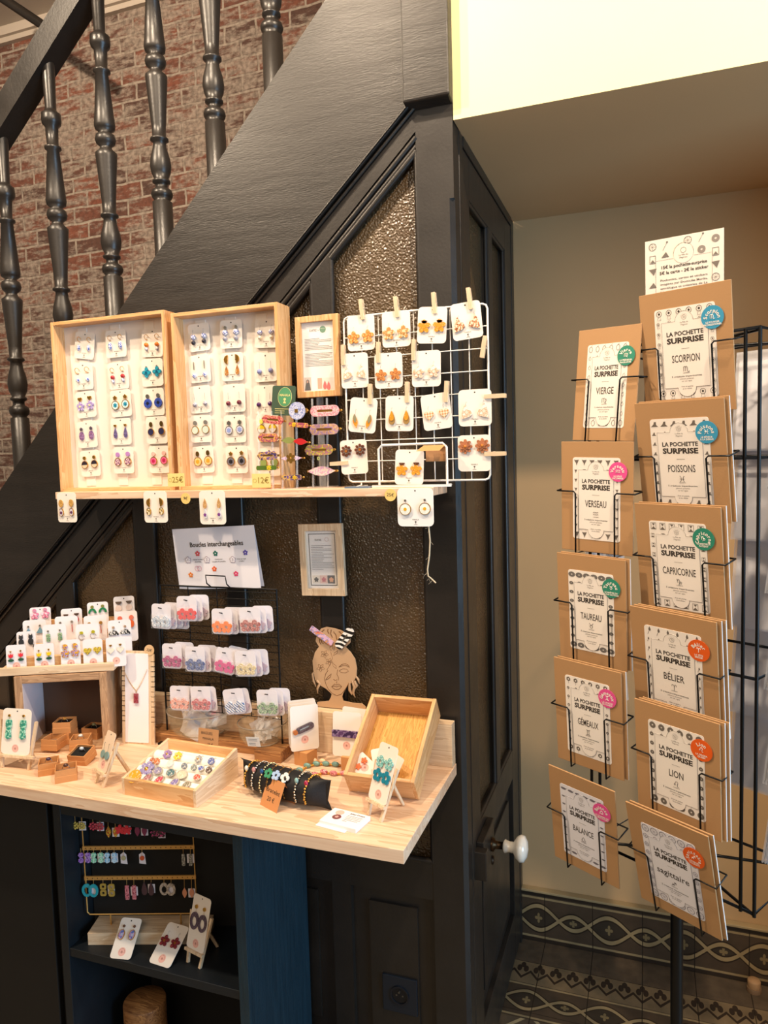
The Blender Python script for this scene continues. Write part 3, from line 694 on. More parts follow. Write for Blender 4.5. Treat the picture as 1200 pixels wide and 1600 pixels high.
# ================================================================== ON THE WALL SHELF
def display_box(p_tl, p_br, yf, yb, label, lean=0):
    a = at(*p_tl, Y=yf); b = at(*p_br, Y=yf); w = b.x-a.x; h = a.z-SZ
    t = thing('display_box', label, 'box', (a.x+w/2, (yf+yb)/2, SZ)); d = (yb-yf)/2
    m = MB(); e = 0.0085
    for a in (-w/2, w/2-e): MB().box(a, a+e, -d, d, 0, h, boxw('z')).build('side_board', t, bevel=0.0008)
    for a in (0, h-e): MB().box(-w/2+e, w/2-e, -d, d, a, a+e, boxw('x')).build('end_board', t, bevel=0.0008)
    yp = -d+0.037; MB().box(-w/2+e, w/2-e, yp, yp+0.003, e, h-e, PAPER).build('white_back_panel', t)
    m = MB()
    for i in range(3):
        x = -w/2+e+0.012+(w-2*e-0.02)*(i+0.5)/3-0.004
        m.box(x-0.014, x+0.014, yp-0.0016, yp-0.0001, e+0.004, h-e-0.006, mat('#f4ebe0', 0.6))
    m.build('paper_strip', t)
    return t
YB, YC = -0.045, -0.0735
display_box((78, 504), (270, 762), -0.105, YB, 'left wooden display box of fifteen earring cards on wall shelf')
display_box((266, 490), (444, 760), -0.105, YB, 'right wooden display box with the taller top on wall shelf')
hp = ('hoop', 0.0045, GOLD); hk = ('hook', 0.006, SILVER); gd = ('disc', 0.0036, GOLD); bw = speck('blue_white_ceramic', '#f3f1ee', ['#3350b8', '#2744a6'], 420, 0.55)
DISK_B = [
 ((132, 540), (hp, ('longbead', 0.0052, bw, None), -0.008), 'gold hoops with blue-and-white beads, top left card of left display box', -8),
 ((181, 537), (hp, ('longbead', 0.0062, bw, None), -0.007), 'gold hoops with long white-and-blue beads, top middle card of left display box', 0),
 ((238, 536), (hp, ('beads', 0.0042, GL('#e07a25'), bw), -0.006), 'gold hoops with orange and white beads, top right card of left display box', -3),
 ((130, 588), (('hoop', 0.0055, GOLD), ('bead', 0.0036, bw, None), -0.011), 'wide gold hoops with small blue-white beads, second card down at left of left box', 0),
 ((185, 587), (hp, ('beads', 0.0042, GL('#b3202a'), bw), -0.005), 'gold hoops with red discs over white beads, in left display box', 2),
 ((238, 582), (None and hk or ('disc', 0.0015, SILVER), ('flower4', 0.0095, speck('blue_petal', '#1d8fae', ['#2fb3c9', '#145f86'], 200, 0.5), GL('#0f5576')), -0.002), 'blue four-petal hydrangea earrings on card, right column of left display box', 0),
 ((134, 632), (('heart', 0.0050, GOLD), ('flower', 0.0090, speck('lilac_petal', '#a893cf', ['#8b76bd', '#d6c9ea'], 220, 0.5), GL('#e9dfa0')), -0.006), 'lilac pansy earrings under gold hearts, left display box', 3),
 ((189, 630), (('flower', 0.0042, GOLD), ('rim', 0.0088, GL('#cfe6e6'), speck('blue_petal', '#1d8fae', ['#2fb3c9'], 200, 0.5)), -0.006), 'turquoise petals in clear round resin under gold flower studs', 2),
 ((240, 628), (('disc', 0.0040, SILVER), ('disc', 0.0088, speck('blue_cornflower', '#2742a8', ['#16235f', '#4a66cc'], 500, 0.5), GL('#171a33')), -0.005), 'deep blue flower discs under silver studs, left display box', 0),
 ((136, 679), (('flower', 0.0035, mat('#6e6472', 0.4, 0.6)), ('oval', 0.0085, speck('mauve_petals', '#7d3f6b', ['#b89ac8', '#56306a'], 260, 0.5), None), -0.005), 'mauve oval earrings with dark flower studs, left display box', 2),
 ((189, 674), (('heart', 0.0032, GOLD), ('tear', 0.0088, speck('violet_petals', '#4c3a6e', ['#8f82bd', '#33254f'], 260, 0.5), None), -0.006), 'violet teardrop earrings with small gold hearts, left display box', 0),
 ((245, 672), (('oval', 0.0050, mat('#6a5326', 0.4, 0.7)), ('rim', 0.0070, GL('#2c2b52'), None), -0.006), 'dark navy rounds under dark oval studs, left display box', 0),
 ((141, 724), (gd, ('halfrim', 0.0078, mat('#2f2632', 0.3), GL('#d9c8a8')), -0.005), 'half black half clear rounds under gold discs, bottom left of left box', 2),
 ((193, 719), (('disc', 0.0046, GL('#b583c4')), ('rim', 0.0078, speck('pink_speckle', '#f0d9d2', ['#a24a72', '#6d3d74'], 420, 0.5), None), -0.006), 'pink speckled rounds under lilac disc studs, bottom of left display box', 0),
 ((249, 718), (('disc', 0.0042, GL('#f2b9b0')), ('rim', 0.0078, GL('#ee6f9b'), mat('#b81f56', 0.4)), -0.005), 'hot pink daisy rounds with pale pink studs, bottom right of left box', 0)]
CW, CH = 0.061, 0.0665
for i, (p, sp, lb, rl) in enumerate(DISK_B):
    ecard('earring_card', fr(at(*p, Y=YC-0.0006*(i % 3)-0.002*(i % 2)), 0, 0, rl), CW, CH, sp, lb, 'earring cards in the left display box')
ch = ('chain', 0.006, SILVER)
DISK_C = [
 ((311, 527), (hk, ('beads', 0.0052, bw, GL('#211d2b')), -0.002), 'blue-white beads over black beads on hooks, top left of right display box', 2),
 ((361, 522), (('oval', 0.0036, SILVER), ('beads', 0.0056, bw, GL('#9a9aa6')), 0.000), 'blue-white oval beads with silver studs, top middle of right display box', -2),
 ((416, 521), (hk, ('beads', 0.0048, bw, GL('#ddd5c4')), -0.001), 'blue-white beads over clear beads on hooks, top right of right display box', -3),
 ((312, 576), (('bar', 0.006, SILVER), ('bead', 0.0042, bw, None), -0.016, 0.004), 'long silver bars ending in blue beads, right display box', 2),
 ((363, 573), (('fanrib', 0.0075, GOLD), ('tear', 0.0078, speck('amber_petals', '#d9bc86', ['#7a2a16', '#c47a12'], 300, 0.5), None), -0.010, 0.011), 'gold fan studs over amber teardrops, middle column of right display box', 0),
 ((415, 574), (ch, ('bead', 0.0046, GL('#8b95c9'), None), -0.010, 0.0), 'lavender-blue beads on long chains, right display box', 0),
 ((313, 624), (ch, ('bead', 0.0044, speck('grey_purple_bead', '#6f6a78', ['#d8d4de'], 400, 0.55), None), -0.012, 0.0), 'grey-purple beads on chains, left column of right display box', 2),
 ((366, 622), (ch, ('bead', 0.0044, GL('#6b2335'), None), -0.012, 0.0), 'burgundy beads on chains, middle column of right display box', 0),
 ((414, 624), (ch, ('bead', 0.0044, GL('#4b2563'), None), -0.012, 0.0), 'purple beads on chains beside the green brand card', 0),
 ((314, 670), (('disc', 0.0040, mat('#8d8b86', 0.4, 0.5)), ('rim', 0.0078, GL('#cddacb'), None), -0.005), 'pale green rounds under grey disc studs, right display box', 0),
 ((367, 670), (('flower6', 0.0042, SILVER), ('rimsilver', 0.0078, GL('#d8d6e4'), mat('#8fa0d6', 0.4)), -0.005), 'pale lilac-blue flower rounds under silver leaf studs, right display box', 0),
 ((418, 668), (('disc', 0.0040, GL('#efdf63')), ('halfrim', 0.0080, GL('#e8c41a'), GL('#e9ded0')), -0.005), 'half yellow half clear rounds behind the hair clips', 0),
 ((318, 718), (('oval', 0.0050, mat('#6a5326', 0.4, 0.7)), ('rim', 0.0085, GL('#f0c987'), mat('#e19d2a', 0.5)), -0.006), 'orange rounds in gold rims, bottom left of right display box', 2),
 ((370, 718), (('flower', 0.0038, GOLD), ('rim', 0.0085, GL('#77717a'), mat('#221f26', 0.4)), -0.006), 'dark smoky rounds under gold flower studs, bottom middle of right box', 0),
 ((421, 722), (None, ('rim', 0.0080, GL('#8fa05a'), None), -0.004), 'green round earrings half hidden by green hair clip, right display box', 0)]
for i, (p, sp, lb, rl) in enumerate(DISK_C):
    if sp[0] is None: sp = ((None, 0, None),)+sp[1:]
    ecard('earring_card', fr(at(*p, Y=YC-0.0006*(i % 3)-0.002*(i % 2)), 0, 0, rl), CW*0.95, CH*0.97, sp, lb, 'earring cards in the right display box')

# price tags
def price(p, txt, lbl, yaw=0, Y=-0.132, w=0.046, h=0.031):
    a = at(*p, Y=Y); t = thing('price_tag', lbl, 'price tag', fr((a.x, Y, a.z), yaw, 0, 0))
    MB().prism(rrect(w, h, 0.0015), 0, 0.0012, mat('#e9d487', 0.5)).build('plate', t)
    m = MB(); write(m, txt, 0.019, mat('#a8853a', 0.5), 0.005, 0, -0.0004, 0.005); m.ring(ell(-0.016, 0, 0.0045, n=12), ell(-0.016, 0, 0.0038, n=12), -0.0004, 0, mat('#b8964a', 0.5))
    m.build('lettering', t); return t
a = at(275, 762, Y=-0.132); b = price((275, 750), '25€', 'pale yellow 25 euro price tag between the two display boxes')
b = price((408, 751), '12€', 'pale yellow 12 euro price tag below the hair clips', 0, -0.133)

# green brand card
t = thing('brand_card', 'dark green rounded card standing behind the hair clips', 'card', fr(at(443, 626, Y=-0.109), 0, 3, -4))
link('card', card_mesh(0.058, 0.066, 0.005, mat('#3c5240', 0.5), False), t)
m = MB(); gm = mat('#4e8f63', 0.5); g2 = mat('#d8cf8b', 0.4)
m.prism(ell(0.003, 0.008, 0.0165, 0.021, 28), -0.0004, 0, gm); m.ring(ell(0.003, 0.008, 0.0172, 0.0217, 28), ell(0.003, 0.008, 0.0165, 0.021, 28), -0.0006, 0, g2)
write(m, 'MAHALA', 0.0075, g2, 0.003, 0.012, -0.0008, 0.02, width=0.026); m.prism(ell(0.003, 0.003, 0.003, n=10), -0.0008, -0.0004, g2)
m.prism([(-0.001, -0.006), (0.007, -0.006), (0.003, 0.001)], -0.0008, -0.0004, g2); lines(m, -0.02, 0.024, -0.019, 3, 0.0045, 0.0011, g2, seed=3); m.build('print', t)

# acrylic clip ladders with hair clips
def ladder(p, h, w, lbl, Y, lean=6):
    a = at(*p, Y=Y); t = thing('clip_stand', lbl, 'stand', fr((a.x, Y, SZ), 0, lean, 0))
    for a in (-w/2, w/2): MB().box(a-0.0012, a+0.0012, 0, 0.006, 0.001, h, ACRYL).build('upright', t)
    m = MB().box(-w/2-0.012, w/2+0.012, -0.006, 0.02, 0.0, 0.002, ACRYL); m.build('foot', t); return t
LY = -0.085
ladder((415, 760), 0.175, 0.034, 'clear acrylic ladder stand of hair clips in front of right display box', -0.124, 3)
ladder((452, 760), 0.175, 0.036, 'clear acrylic ladder stand of short hair clips beside the right display box', -0.121, 3)
ladder((500, 760), 0.20, 0.036, 'clear acrylic ladder stand of pink hair clips below the framed notice', LY, 3)
RES = {'pinkred': speck('coral_resin', '#d66a55', ['#f1b58e', '#b23c48'], 260, 0.45), 'mix': speck('amber_pink_resin', '#c77a62', ['#e8b23c', '#a24a66'], 220, 0.45), 'pur': speck('purple_gold_resin', '#6d4f92', ['#e6b84a', '#463468'], 150, 0.5),
       'pk': speck('pink_flake_resin', '#e89aa6', ['#c4566e', '#f6c6c4'], 420, 0.45), 'mauve': speck('mauve_gold_resin', '#b9827a', ['#d9b878', '#a57fa0'], 160, 0.45), 'multi': speck('multicolour_resin', '#b98c4a', ['#b9569a', '#6f8f4a', '#d9b850'], 190, 0.45), 'pale': speck('pale_pink_resin', '#dca9a6', ['#b98fc4', '#f0cfc2'], 200, 0.45)}
def clip(name, p, Y, w, h, mt, kind, label, roll=0, grp='resin hair clips on the acrylic stands', extra=None):
    w *= 1.28; h *= 1.28; t = thing(name, label, 'hair clip', fr(at(*p, Y=Y), 0, 0, roll), grp)
    m = MB()
    if kind == 'oval': m.ring(rrect(w, h, h*0.48, k=6), rrect(w*0.55, h*0.22, h*0.1, k=6), -0.004, -0.0005, mt)
    elif kind == 'solid': m.prism(rrect(w, h, h*0.3), -0.004, -0.0005, mt)
    elif kind == 'lens': m.prism([(q, r_) for r_, q in leafp(0, 0, h/2, w/2, 10)][::-1], -0.004, -0.0005, mt)
    elif kind == 'disc': m.prism(ell(0, 0, h/2, n=24), -0.005, -0.0005, mt)
    m.build('ornament', t, bevel=0.0006)
    m = MB().box(-w/2-0.003, w/2+0.004, -0.0005, 0.0012, -h*0.12, h*0.12, GOLD); m.ball((w/2+0.005, 0, 0), 0.0022, GOLD, n=6); m.build('metal_clip', t)
    if extra: extra(t)
    return t
def fl(col, x=0, s=0.01, k=6):
    def f(t): MB().prism(petals(x, 0, s, k, 0.6), -0.0065, -0.004, col).ball((x, -0.0065, 0), s*0.22, GOLD, n=6).build('flower', t)
    return f
Yc = -0.129
clip('hair_clip', (427, 656), Yc, 0.040, 0.014, RES['pinkred'], 'oval', 'coral pink and gold openwork hair clip, top of the left ladder', -8)
clip('hair_clip', (420, 684), Yc, 0.038, 0.015, RES['mix'], 'oval', 'amber and pink openwork hair clip on the left ladder', -2)
clip('hair_clip', (419, 712), Yc, 0.038, 0.015, RES['pur'], 'oval', 'purple and gold openwork hair clip on the left ladder', 0)
clip('hair_clip', (417, 731), Yc, 0.038, 0.008, mat('#55702b', 0.3), 'solid', 'green hair bar with yellow flowers, lowest of the left ladder', 0, extra=fl(mat('#d9c02a', 0.4), 0.008, 0.006))
clip('hair_clip', (465, 642), -0.124, 0.030, 0.030, speck('lavender_iris_resin', '#aab2d6', ['#e4e2f0', '#8890c4'], 180, 0.5), 'disc', 'round lavender hair clip with a square gold centre', extra=lambda t: MB().box(-0.004, 0.003, -0.0065, -0.005, -0.004, 0.004, GOLD).build('centre', t))
clip('hair_clip', (467, 664), -0.124, 0.036, 0.008, RES['mix'], 'solid', 'slim pink hair bar with yellow flowers, below the round lavender clip', -6, extra=fl(mat('#e2b82a', 0.4), -0.01, 0.005))
clip('hair_clip', (452, 688), -0.124, 0.026, 0.011, mat('#8a9150', 0.4), 'lens', 'olive green leaf hair clip', 0)
clip('hair_clip', (470, 690), -0.127, 0.026, 0.011, GL('#c3262a'), 'lens', 'bright red leaf hair clip', -6)
clip('hair_clip', (456, 716), -0.124, 0.040, 0.010, speck('lilac_resin', '#b394c4', ['#e0cbe0'], 200, 0.5), 'lens', 'lilac hair clip with a large gold flower in its middle', extra=fl(GOLD, 0, 0.0115))
clip('hair_clip', (456, 746), -0.124, 0.038, 0.009, RES['pur'], 'solid', 'purple and yellow hair bar, lowest beside the 12 euro tag', 0, extra=fl(mat('#e2b82a', 0.4), 0.009, 0.005))
clip('hair_clip', (508, 642), LY-0.003, 0.054, 0.0185, RES['pk'], 'oval', 'pink flecked oval hair clip, top of the right ladder')
clip('hair_clip', (507, 671), LY-0.003, 0.054, 0.0185, RES['mauve'], 'oval', 'mauve and gold oval hair clip, second on the right ladder')
clip('hair_clip', (499, 703), LY-0.003, 0.052, 0.0185, RES['multi'], 'oval', 'multicoloured oval hair clip with a hanging green charm', extra=lambda t: MB().ring(ell(-0.002, -0.019, 0.0032, 0.004, 14), ell(-0.002, -0.019, 0.0014, n=14), -0.003, -0.001, mat('#a8b06a', 0.3)).box(-0.0025, -0.0015, -0.003, -0.002, -0.016, -0.009, GOLD).build('charm', t))
clip('hair_clip', (503, 736), LY-0.003, 0.052, 0.0165, RES['pale'], 'lens', 'pale pink lens-shaped hair clip, lowest of the right ladder')

# framed notices
def notice(name, M, w, h, e, fm, lbl, content, glazed=True, dep=0.012):
    t = thing(name, lbl, 'picture frame', M)
    m = MB(); m.ring(rrect(w, h, 0.001, k=1), rrect(w-2*e, h-2*e, 0.0005, k=1), -dep, 0, fm); m.build('frame', t, bevel=0.001)
    s = MB().prism(rrect(w-2*e, h-2*e, 0.0003, k=1), -0.004, -0.001, WHITE).build('sheet', t)
    m = MB(); content(m, w-2*e, h-2*e); m.build('print', s)
    if glazed: MB().prism(rrect(w-2*e, h-2*e, 0.0003, k=1), -0.0075, -0.0065, clear('picture_glass', 0.04, (1, 1, 1, 1), 0.07)).build('glass', t)
    return t
def c1(m, w, h):
    y = -0.0046; write(m, 'ÉCARTREZ', 0.007, INK, -0.012, h/2-0.018, y, 0.01, width=0.018); write(m, 'x', 0.006, INK, 0.001, h/2-0.018, y)
    m.prism(ell(0.012, h/2-0.017, 0.0075, n=20), y, -0.0041, mat('#3e7d58', 0.5)); write(m, 'MAHALA', 0.0032, mat('#cfd9b8', 0.5), 0.012, h/2-0.0155, y-0.0003, width=0.011)
    lines(m, -w/2+0.006, w/2-0.006, h/2-0.037, 8, 0.0034, 0.0009, INK2, y, 5); lines(m, -w/2+0.006, w/2-0.006, h/2-0.070, 9, 0.0034, 0.0009, INK2, y, 8)
    z = -h/2+0.003; q = w/2-0.002
    m.box(-q, -q+0.017, y, -0.0041, z, z+0.029, mat('#cdbfb2', 0.6)); m.prism(half(-q+0.008, z+0.015, 0.008)[::-1] if False else [(-q+0.001, z), (-q+0.016, z), (-q+0.013, z+0.016), (-q+0.004, z+0.016)], y-0.0003, y, mat('#1d1a1a', 0.6)); m.prism(ell(-q+0.0085, z+0.019, 0.0038, 0.005), y-0.0005, y, mat('#2a1d18', 0.6)); m.prism(ell(-q+0.0085, z+0.0195, 0.0022, 0.0032), y-0.0008, y, mat('#c9967a', 0.6))
    m.box(-q+0.033, -q+0.044, y, -0.0041, z+0.002, z+0.026, mat('#dc9a80', 0.6)); m.box(-q+0.044, q, y, -0.0041, z, z+0.026, mat('#e8d9d2', 0.6))
    for cx, cz in ((-q+0.051, z+0.010), (-q+0.060, z+0.008)): m.prism(tear(cx, cz, 0.006, 0.010), y-0.0003, y, mat('#d2413f', 0.5))
a = at(460, 496, Y=-0.062); b = at(532, 618, Y=-0.062)
notice('picture_frame', fr(((a.x+b.x)/2, -0.050, (a.z+b.z)/2)), b.x-a.x, a.z-b.z, 0.0135, boxw('z'), 'light wood framed notice on wall shelf between box and white grid', c1)
# a small pale block carries that frame on the shelf
tag(MB().box(-0.318, -0.314, -0.049, -0.020, SZ+0.002, 1.80, ACRYL).box(-0.345, -0.285, -0.056, -0.015, SZ, SZ+0.0021, ACRYL).build('acrylic_riser'), 'clear acrylic riser behind the small framed notice', 'stand')
def c2(m, w, h):
    y = -0.0046; m.ring(rrect(w*0.86, h*0.90, 0.0005, k=1), rrect(w*0.82, h*0.875, 0.0005, k=1), y, -0.0041, mat('#4a4640', 0.6))
    write(m, 'ÉCARTREZ', 0.006, INK, -0.009, h/2-0.022, y, 0.01, width=0.017); m.ring(ell(0.013, h/2-0.021, 0.005, n=18), ell(0.013, h/2-0.021, 0.0043, n=18), y, -0.0041, mat('#c49a90', 0.6))
    lines(m, -w/2+0.011, w/2-0.010, h/2-0.036, 15, 0.0040, 0.0009, INK2, y, 11)
    z = -h/2+0.012; q = w/2-0.0105
    for k, (c, cc) in enumerate((('#d8d0c6', '#2b2928'), ('#d9b7ae', '#b5606a'), ('#3d3a3a', '#d49a76'))):
        x0 = -q+k*(2*q/3); m.box(x0, x0+2*q/3-0.0008, y, -0.0041, z, z+0.019, mat(c, 0.6)); m.prism(petals(x0+q/3, z+0.009, 0.006, 5), y-0.0003, y, mat(cc, 0.5))
notice('picture_frame', fr(at(505.5, 874, Y=-0.02), 0, 0, 1.5), 0.112, 0.170, 0.0165, palew('z'), 'pale wood framed notice hung on black panelling below the wall shelf', c2, True)

# white wire grid panel with earring cards and clothes pegs
GY = -0.078
a = at(537, 500, Y=GY); b = at(766, 745, Y=GY); gx0, gx1 = a.x, b.x; gz0, gz1 = SZ+0.012, at(650, 485, Y=GY).z
g = thing('wire_grid_display', 'white wire grid panel standing on the right end of the shelf', 'grid', ((gx0+gx1)/2, GY, SZ))
hw = (gx1-gx0)/2; hh0, hh1 = gz0-SZ, gz1-SZ
m = MB(); m.tube([(-hw, 0, hh0+0.01), (-hw, 0, hh1-0.01), (-hw+0.003, 0, hh1-0.003), (-hw+0.01, 0, hh1), (hw-0.01, 0, hh1), (hw-0.003, 0, hh1-0.003), (hw, 0, hh1-0.01), (hw, 0, hh0+0.01), (hw-0.003, 0, hh0+0.003), (hw-0.01, 0, hh0), (-hw+0.01, 0, hh0), (-hw+0.003, 0, hh0+0.003)], 0.0022, WHITEMETAL, 8, True); m.build('outer_wire', g)
m = MB()
for i in range(1, 8): x = -hw+2*hw*i/8; m.tube([(x, 0.002, hh0), (x, 0.002, hh1)], 0.0012, WHITEMETAL, 6)
for i in range(1, 8): z = hh0+(hh1-hh0)*i/8; m.tube([(-hw, -0.0005, z), (hw, -0.0005, z)], 0.0012, WHITEMETAL, 6)
m.build('wire_mesh', g)
m = MB()
for x in (-hw+0.03, -0.01): m.tube([(x, -0.03, 0.002), (x, 0.0, 0.004), (x, 0.0, hh0), ], 0.0018, WHITEMETAL, 6); m.tube([(x, -0.03, 0.002), (x, 0.035, 0.002)], 0.0018, WHITEMETAL, 6)
m.build('foot', g)
fo = ('hook', 0.006, SILVER); hd = lambda c: ('half', 0.0062, mat(c, 0.5))
orf = speck('orange_wood_print', '#d98f3c', ['#b5652a', '#efc078'], 260, 0.5); ord_ = speck('orange_dotted', '#e09222', ['#e09222', '#fff0cc'], 330, 0.62); cre = speck('cream_orange_speckle', '#efdcc0', ['#cf7a2c', '#8a4a20'], 260, 0.52)
mar = speck('pink_marble', '#f0d8c6', ['#d79a6a', '#f7ece0'], 120, 0.48); plaid = stripes('plaid_print', '#efe0c6', '#c98a4c', 55, (0, R(0), 0), 0, True); rust = speck('rust_flower', '#c47a3c', ['#e2a566', '#a85a28'], 200, 0.5)
brn = speck('dark_brown_wood', '#4c2413', ['#6b3620'], 200, 0.5, 0.45, 0.2); brn2 = speck('cinnamon_wood', '#9a5a38', ['#b5724a'], 200, 0.5, 0.6, 0)
GRID = [
 ((564, 520), (fo, ('flower', 0.0135, orf, None), -0.010), 'orange patterned flower earrings on white card, top left of wire grid', 0, (566, 484), 6),
 ((619, 514), (fo, ('flower', 0.0135, speck('tan_cream_flower', '#e6cfa2', ['#c08a4a'], 140, 0.5), None), -0.009), 'cream and tan flower earrings, top row second from left on wire grid', 0, (620, 480), 6),
 ((675, 508), (hd('#6b3a22'), ('flower', 0.0135, ord_, None), -0.003), 'dotted orange flowers under brown half-moons, top row of wire grid', -4, (679, 474), 4),
 ((729, 501), (fo, ('wing', 0.0135, cre, None), -0.006), 'speckled cream heart-wing earrings, top right of wire grid', 5, (734, 467), 7),
 ((554, 579), (fo, ('wing', 0.0125, mar, None), -0.006), 'peach marbled wing earrings, second row left on wire grid', 0, (537, 555), 0),
 ((607, 579), (fo, ('flower', 0.0125, rust, None), -0.010), 'rust orange flower earrings, middle of second row on wire grid', 0, (592, 551), 0),
 ((666, 576), (fo, ('flower', 0.0125, mar, None), -0.008), 'peach and cream marbled flower earrings, right of second row on wire grid', -1, (647, 547), -2),
 ((567, 649), (fo, ('leaftwo', 0.0110, ord_, mat('#8c8466', 0.6)), -0.012), 'dotted orange leaf earrings under grey leaves, third row left on wire grid', -7, (579, 616), 0),
 ((624, 646), (fo, ('teartwo', 0.0120, ord_, mat('#a07b42', 0.5)), -0.006), 'dotted orange teardrops over bronze drops, third row of wire grid', -2, (637, 613), 0),
 ((682, 643), (fo, ('heart', 0.0110, plaid, None), -0.006), 'plaid heart earrings on tilted card, third row of wire grid', 6, (698, 612), -3),
 ((742, 637), (fo, ('wing', 0.0135, mar, None), -0.008), 'marbled wing earrings on wide card at right edge of wire grid', 0, (774, 619), 90),
 ((553, 714), ((None, 0, None), ('flower8', 0.0125, brn, GL('#a8662a')), 0.014), 'dark brown eight-petal flower earrings, bottom left of wire grid', 2, (531, 724), -88),
 ((741, 708), ((None, 0, None), ('dahlia', 0.0155, brn2, GL('#c9751f')), 0.014), 'large cinnamon dahlia earrings, bottom right of wire grid', 0, (774, 709), 90)]
PEGM = palew('z')
def peg_proto():
    m = MB(); m.prism([(-0.004, -0.022), (0.004, -0.022), (0.0045, 0.0), (0.004, 0.022), (-0.004, 0.022), (-0.0045, 0.0)], -0.006, -0.0022, PEGM); a = m.mesh('wooden_half')
    m = MB(); m.prism([(-0.004, -0.022), (0.004, -0.022), (0.004, 0.022), (-0.004, 0.022)], 0.0022, 0.006, PEGM); b = m.mesh('wooden_half')
    m = MB(); m.tube([(0.005*math.cos(t), -0.0058+0.0118*i/18, 0.002+0.0016*math.sin(t)) for i, t in enumerate([2*math.pi*j/6 for j in range(19)])], 0.0005, SILVER, 4); c = m.mesh('spring')
    return a, b, c
PG = peg_proto()
def peg(M, label, s=1.0):
    t = thing('clothes_peg', label, 'clothes peg', M, 'small wooden clothes pegs on the white grid')
    link('wooden_half', PG[0], t); link('wooden_half', PG[1], t); link('spring', PG[2], t); return t
EK[0] = 1.0
for i, (p, sp, lb, rl, pp, pr) in enumerate(GRID):
    q = at(*p, Y=GY-0.005-0.0012*(i % 3)); big = 1.1 if 'wide' in lb or 'dahlia' in lb else 1.0
    ecard('earring_card', fr(q, 0, 0, rl), 0.063*big, 0.075*(1.0 if big == 1 else 1.0), sp, lb, 'earring cards pegged to the white wire grid', dzc=0.0, sep=0.52)
    kind = lb.split(' earrings')[0].split(' on ')[0]
    peg(fr(at(*pp, Y=GY-0.004), 0, 0, pr), 'wooden clothes peg holding the card of '+' '.join(lb.split()[:4]).rstrip(','))
peg(fr(at(756, 542, Y=GY-0.004), 0, 0, -10), 'empty wooden clothes peg near the right edge of the wire grid, holding nothing')
# white stand with a card on the shelf
a = at(597, 752, Y=-0.105)
w_ = thing('wire_card_stand', 'small white wire stand on the right end of the shelf', 'stand', (at(646, 750, Y=-0.10).x, -0.105, SZ))
m = MB(); W_ = 0.075; H_ = at(646, 694, Y=-0.10).z-SZ
m.tube([(-W_, 0, 0.003), (-W_, 0, H_-0.008), (-W_+0.008, 0, H_), (W_-0.008, 0, H_), (W_, 0, H_-0.008), (W_, 0, 0.003)], 0.0026, WHITEMETAL, 8); m.build('back_loop', w_)
m = MB(); m.tube([(-W_, 0, 0.003), (-W_-0.012, -0.012, 0.003), (W_+0.012, -0.012, 0.003), (W_, 0.0, 0.003), (W_, 0.03, 0.003)], 0.0026, WHITEMETAL, 8); m.build('foot', w_)
ecard('earring_card', fr(at(639.5, 730, Y=-0.110), 0, 4, -2), 0.063, 0.074, (hd('#5a2f1c'), ('flower', 0.0125, ord_, None), -0.006), 'dotted orange flowers with brown half-moons, on small white wire stand', None, dzc=0.0)
t = thing('kraft_price_card', 'folded kraft card with handwriting hung over the white wire stand', 'card', fr(at(674, 700, Y=-0.113), 0, 0, 0))
MB().add([(-0.030, -0.012, -0.006), (0.020, -0.012, -0.006), (0.030, 0.0, 0.006), (-0.016, 0.0, 0.006)], [(0, 1, 2, 3)], KRAFT).build('top_leaf', t)
m = MB(); m.box(-0.016, 0.030, 0.012, 0.0128, -0.028, 0.006, KRAFTD); m.build('back_leaf', t)
tag(MB().box(-0.03, 0.03, -0.008, 0.008, 0, 0.003, mat('#6d7f94', 0.4)).build('leaflet_pile', M=TR(at(612, 757, Y=-0.1).x, -0.109, SZ)) if False else MB().box(-0.22, -0.165, -0.134, -0.09, SZ+0.0001, SZ+0.003, mat('#6d7f94', 0.4)).build('leaflet_pile'), 'thin stack of grey-blue leaflets under the white wire stand', 'leaflets')

# cards pinned to the front edge of the shelf
HY = -0.1376
for p, sp, lb, w, h, mm in (((104.5, 793), (('oval', 0.0095, speck('gold_mesh', '#d9b06a', ['#b8873c'], 500, 0.5, 0.4, 0)), ('ovalrim', 0.0095, GL('#d9cfd6'), mat('#5c2f55', 0.4)), -0.012, 0.010), 'purple flower drops under gold ovals, card at left end of shelf edge', 0.059, 0.074, None),
                            ((243, 792), (('fanrib', 0.0095, GOLD), ('ovalrim', 0.0085, speck('yellow_white_resin', '#e8dfc4', ['#d9b020', '#4a3c50'], 200, 0.52), None), -0.011, 0.010), 'gold fan earrings with yellow ovals, pinned to shelf edge below 25 euro tag', 0.066, 0.075, None),
                            ((332, 793), (('tear', 0.0100, speck('tan_mesh', '#d6ab78', ['#b88a50'], 500, 0.5, 0.5, 0)), ('tear', 0.0105, GL('#d6d2d2'), mat('#7b3b8a', 0.4)), -0.013, 0.009), 'tan teardrops over clear purple-flower drops, pinned to shelf edge', 0.069, 0.078, None),
                            ((649, 792.5), (('disc', 0.0025, SILVER), ('daisy', 0.0125, PAPER, None), -0.004, 0.014), 'daisy resin rounds in gold rims, card at right end of shelf edge', 0.078, 0.080, WHITE)):
    ecard('earring_card', fr(at(*p, Y=HY), 0, 0, 0), w, h, sp, lb, 'earring cards pinned along the shelf edge', dzc=0.0, sep=0.54, m=mm)
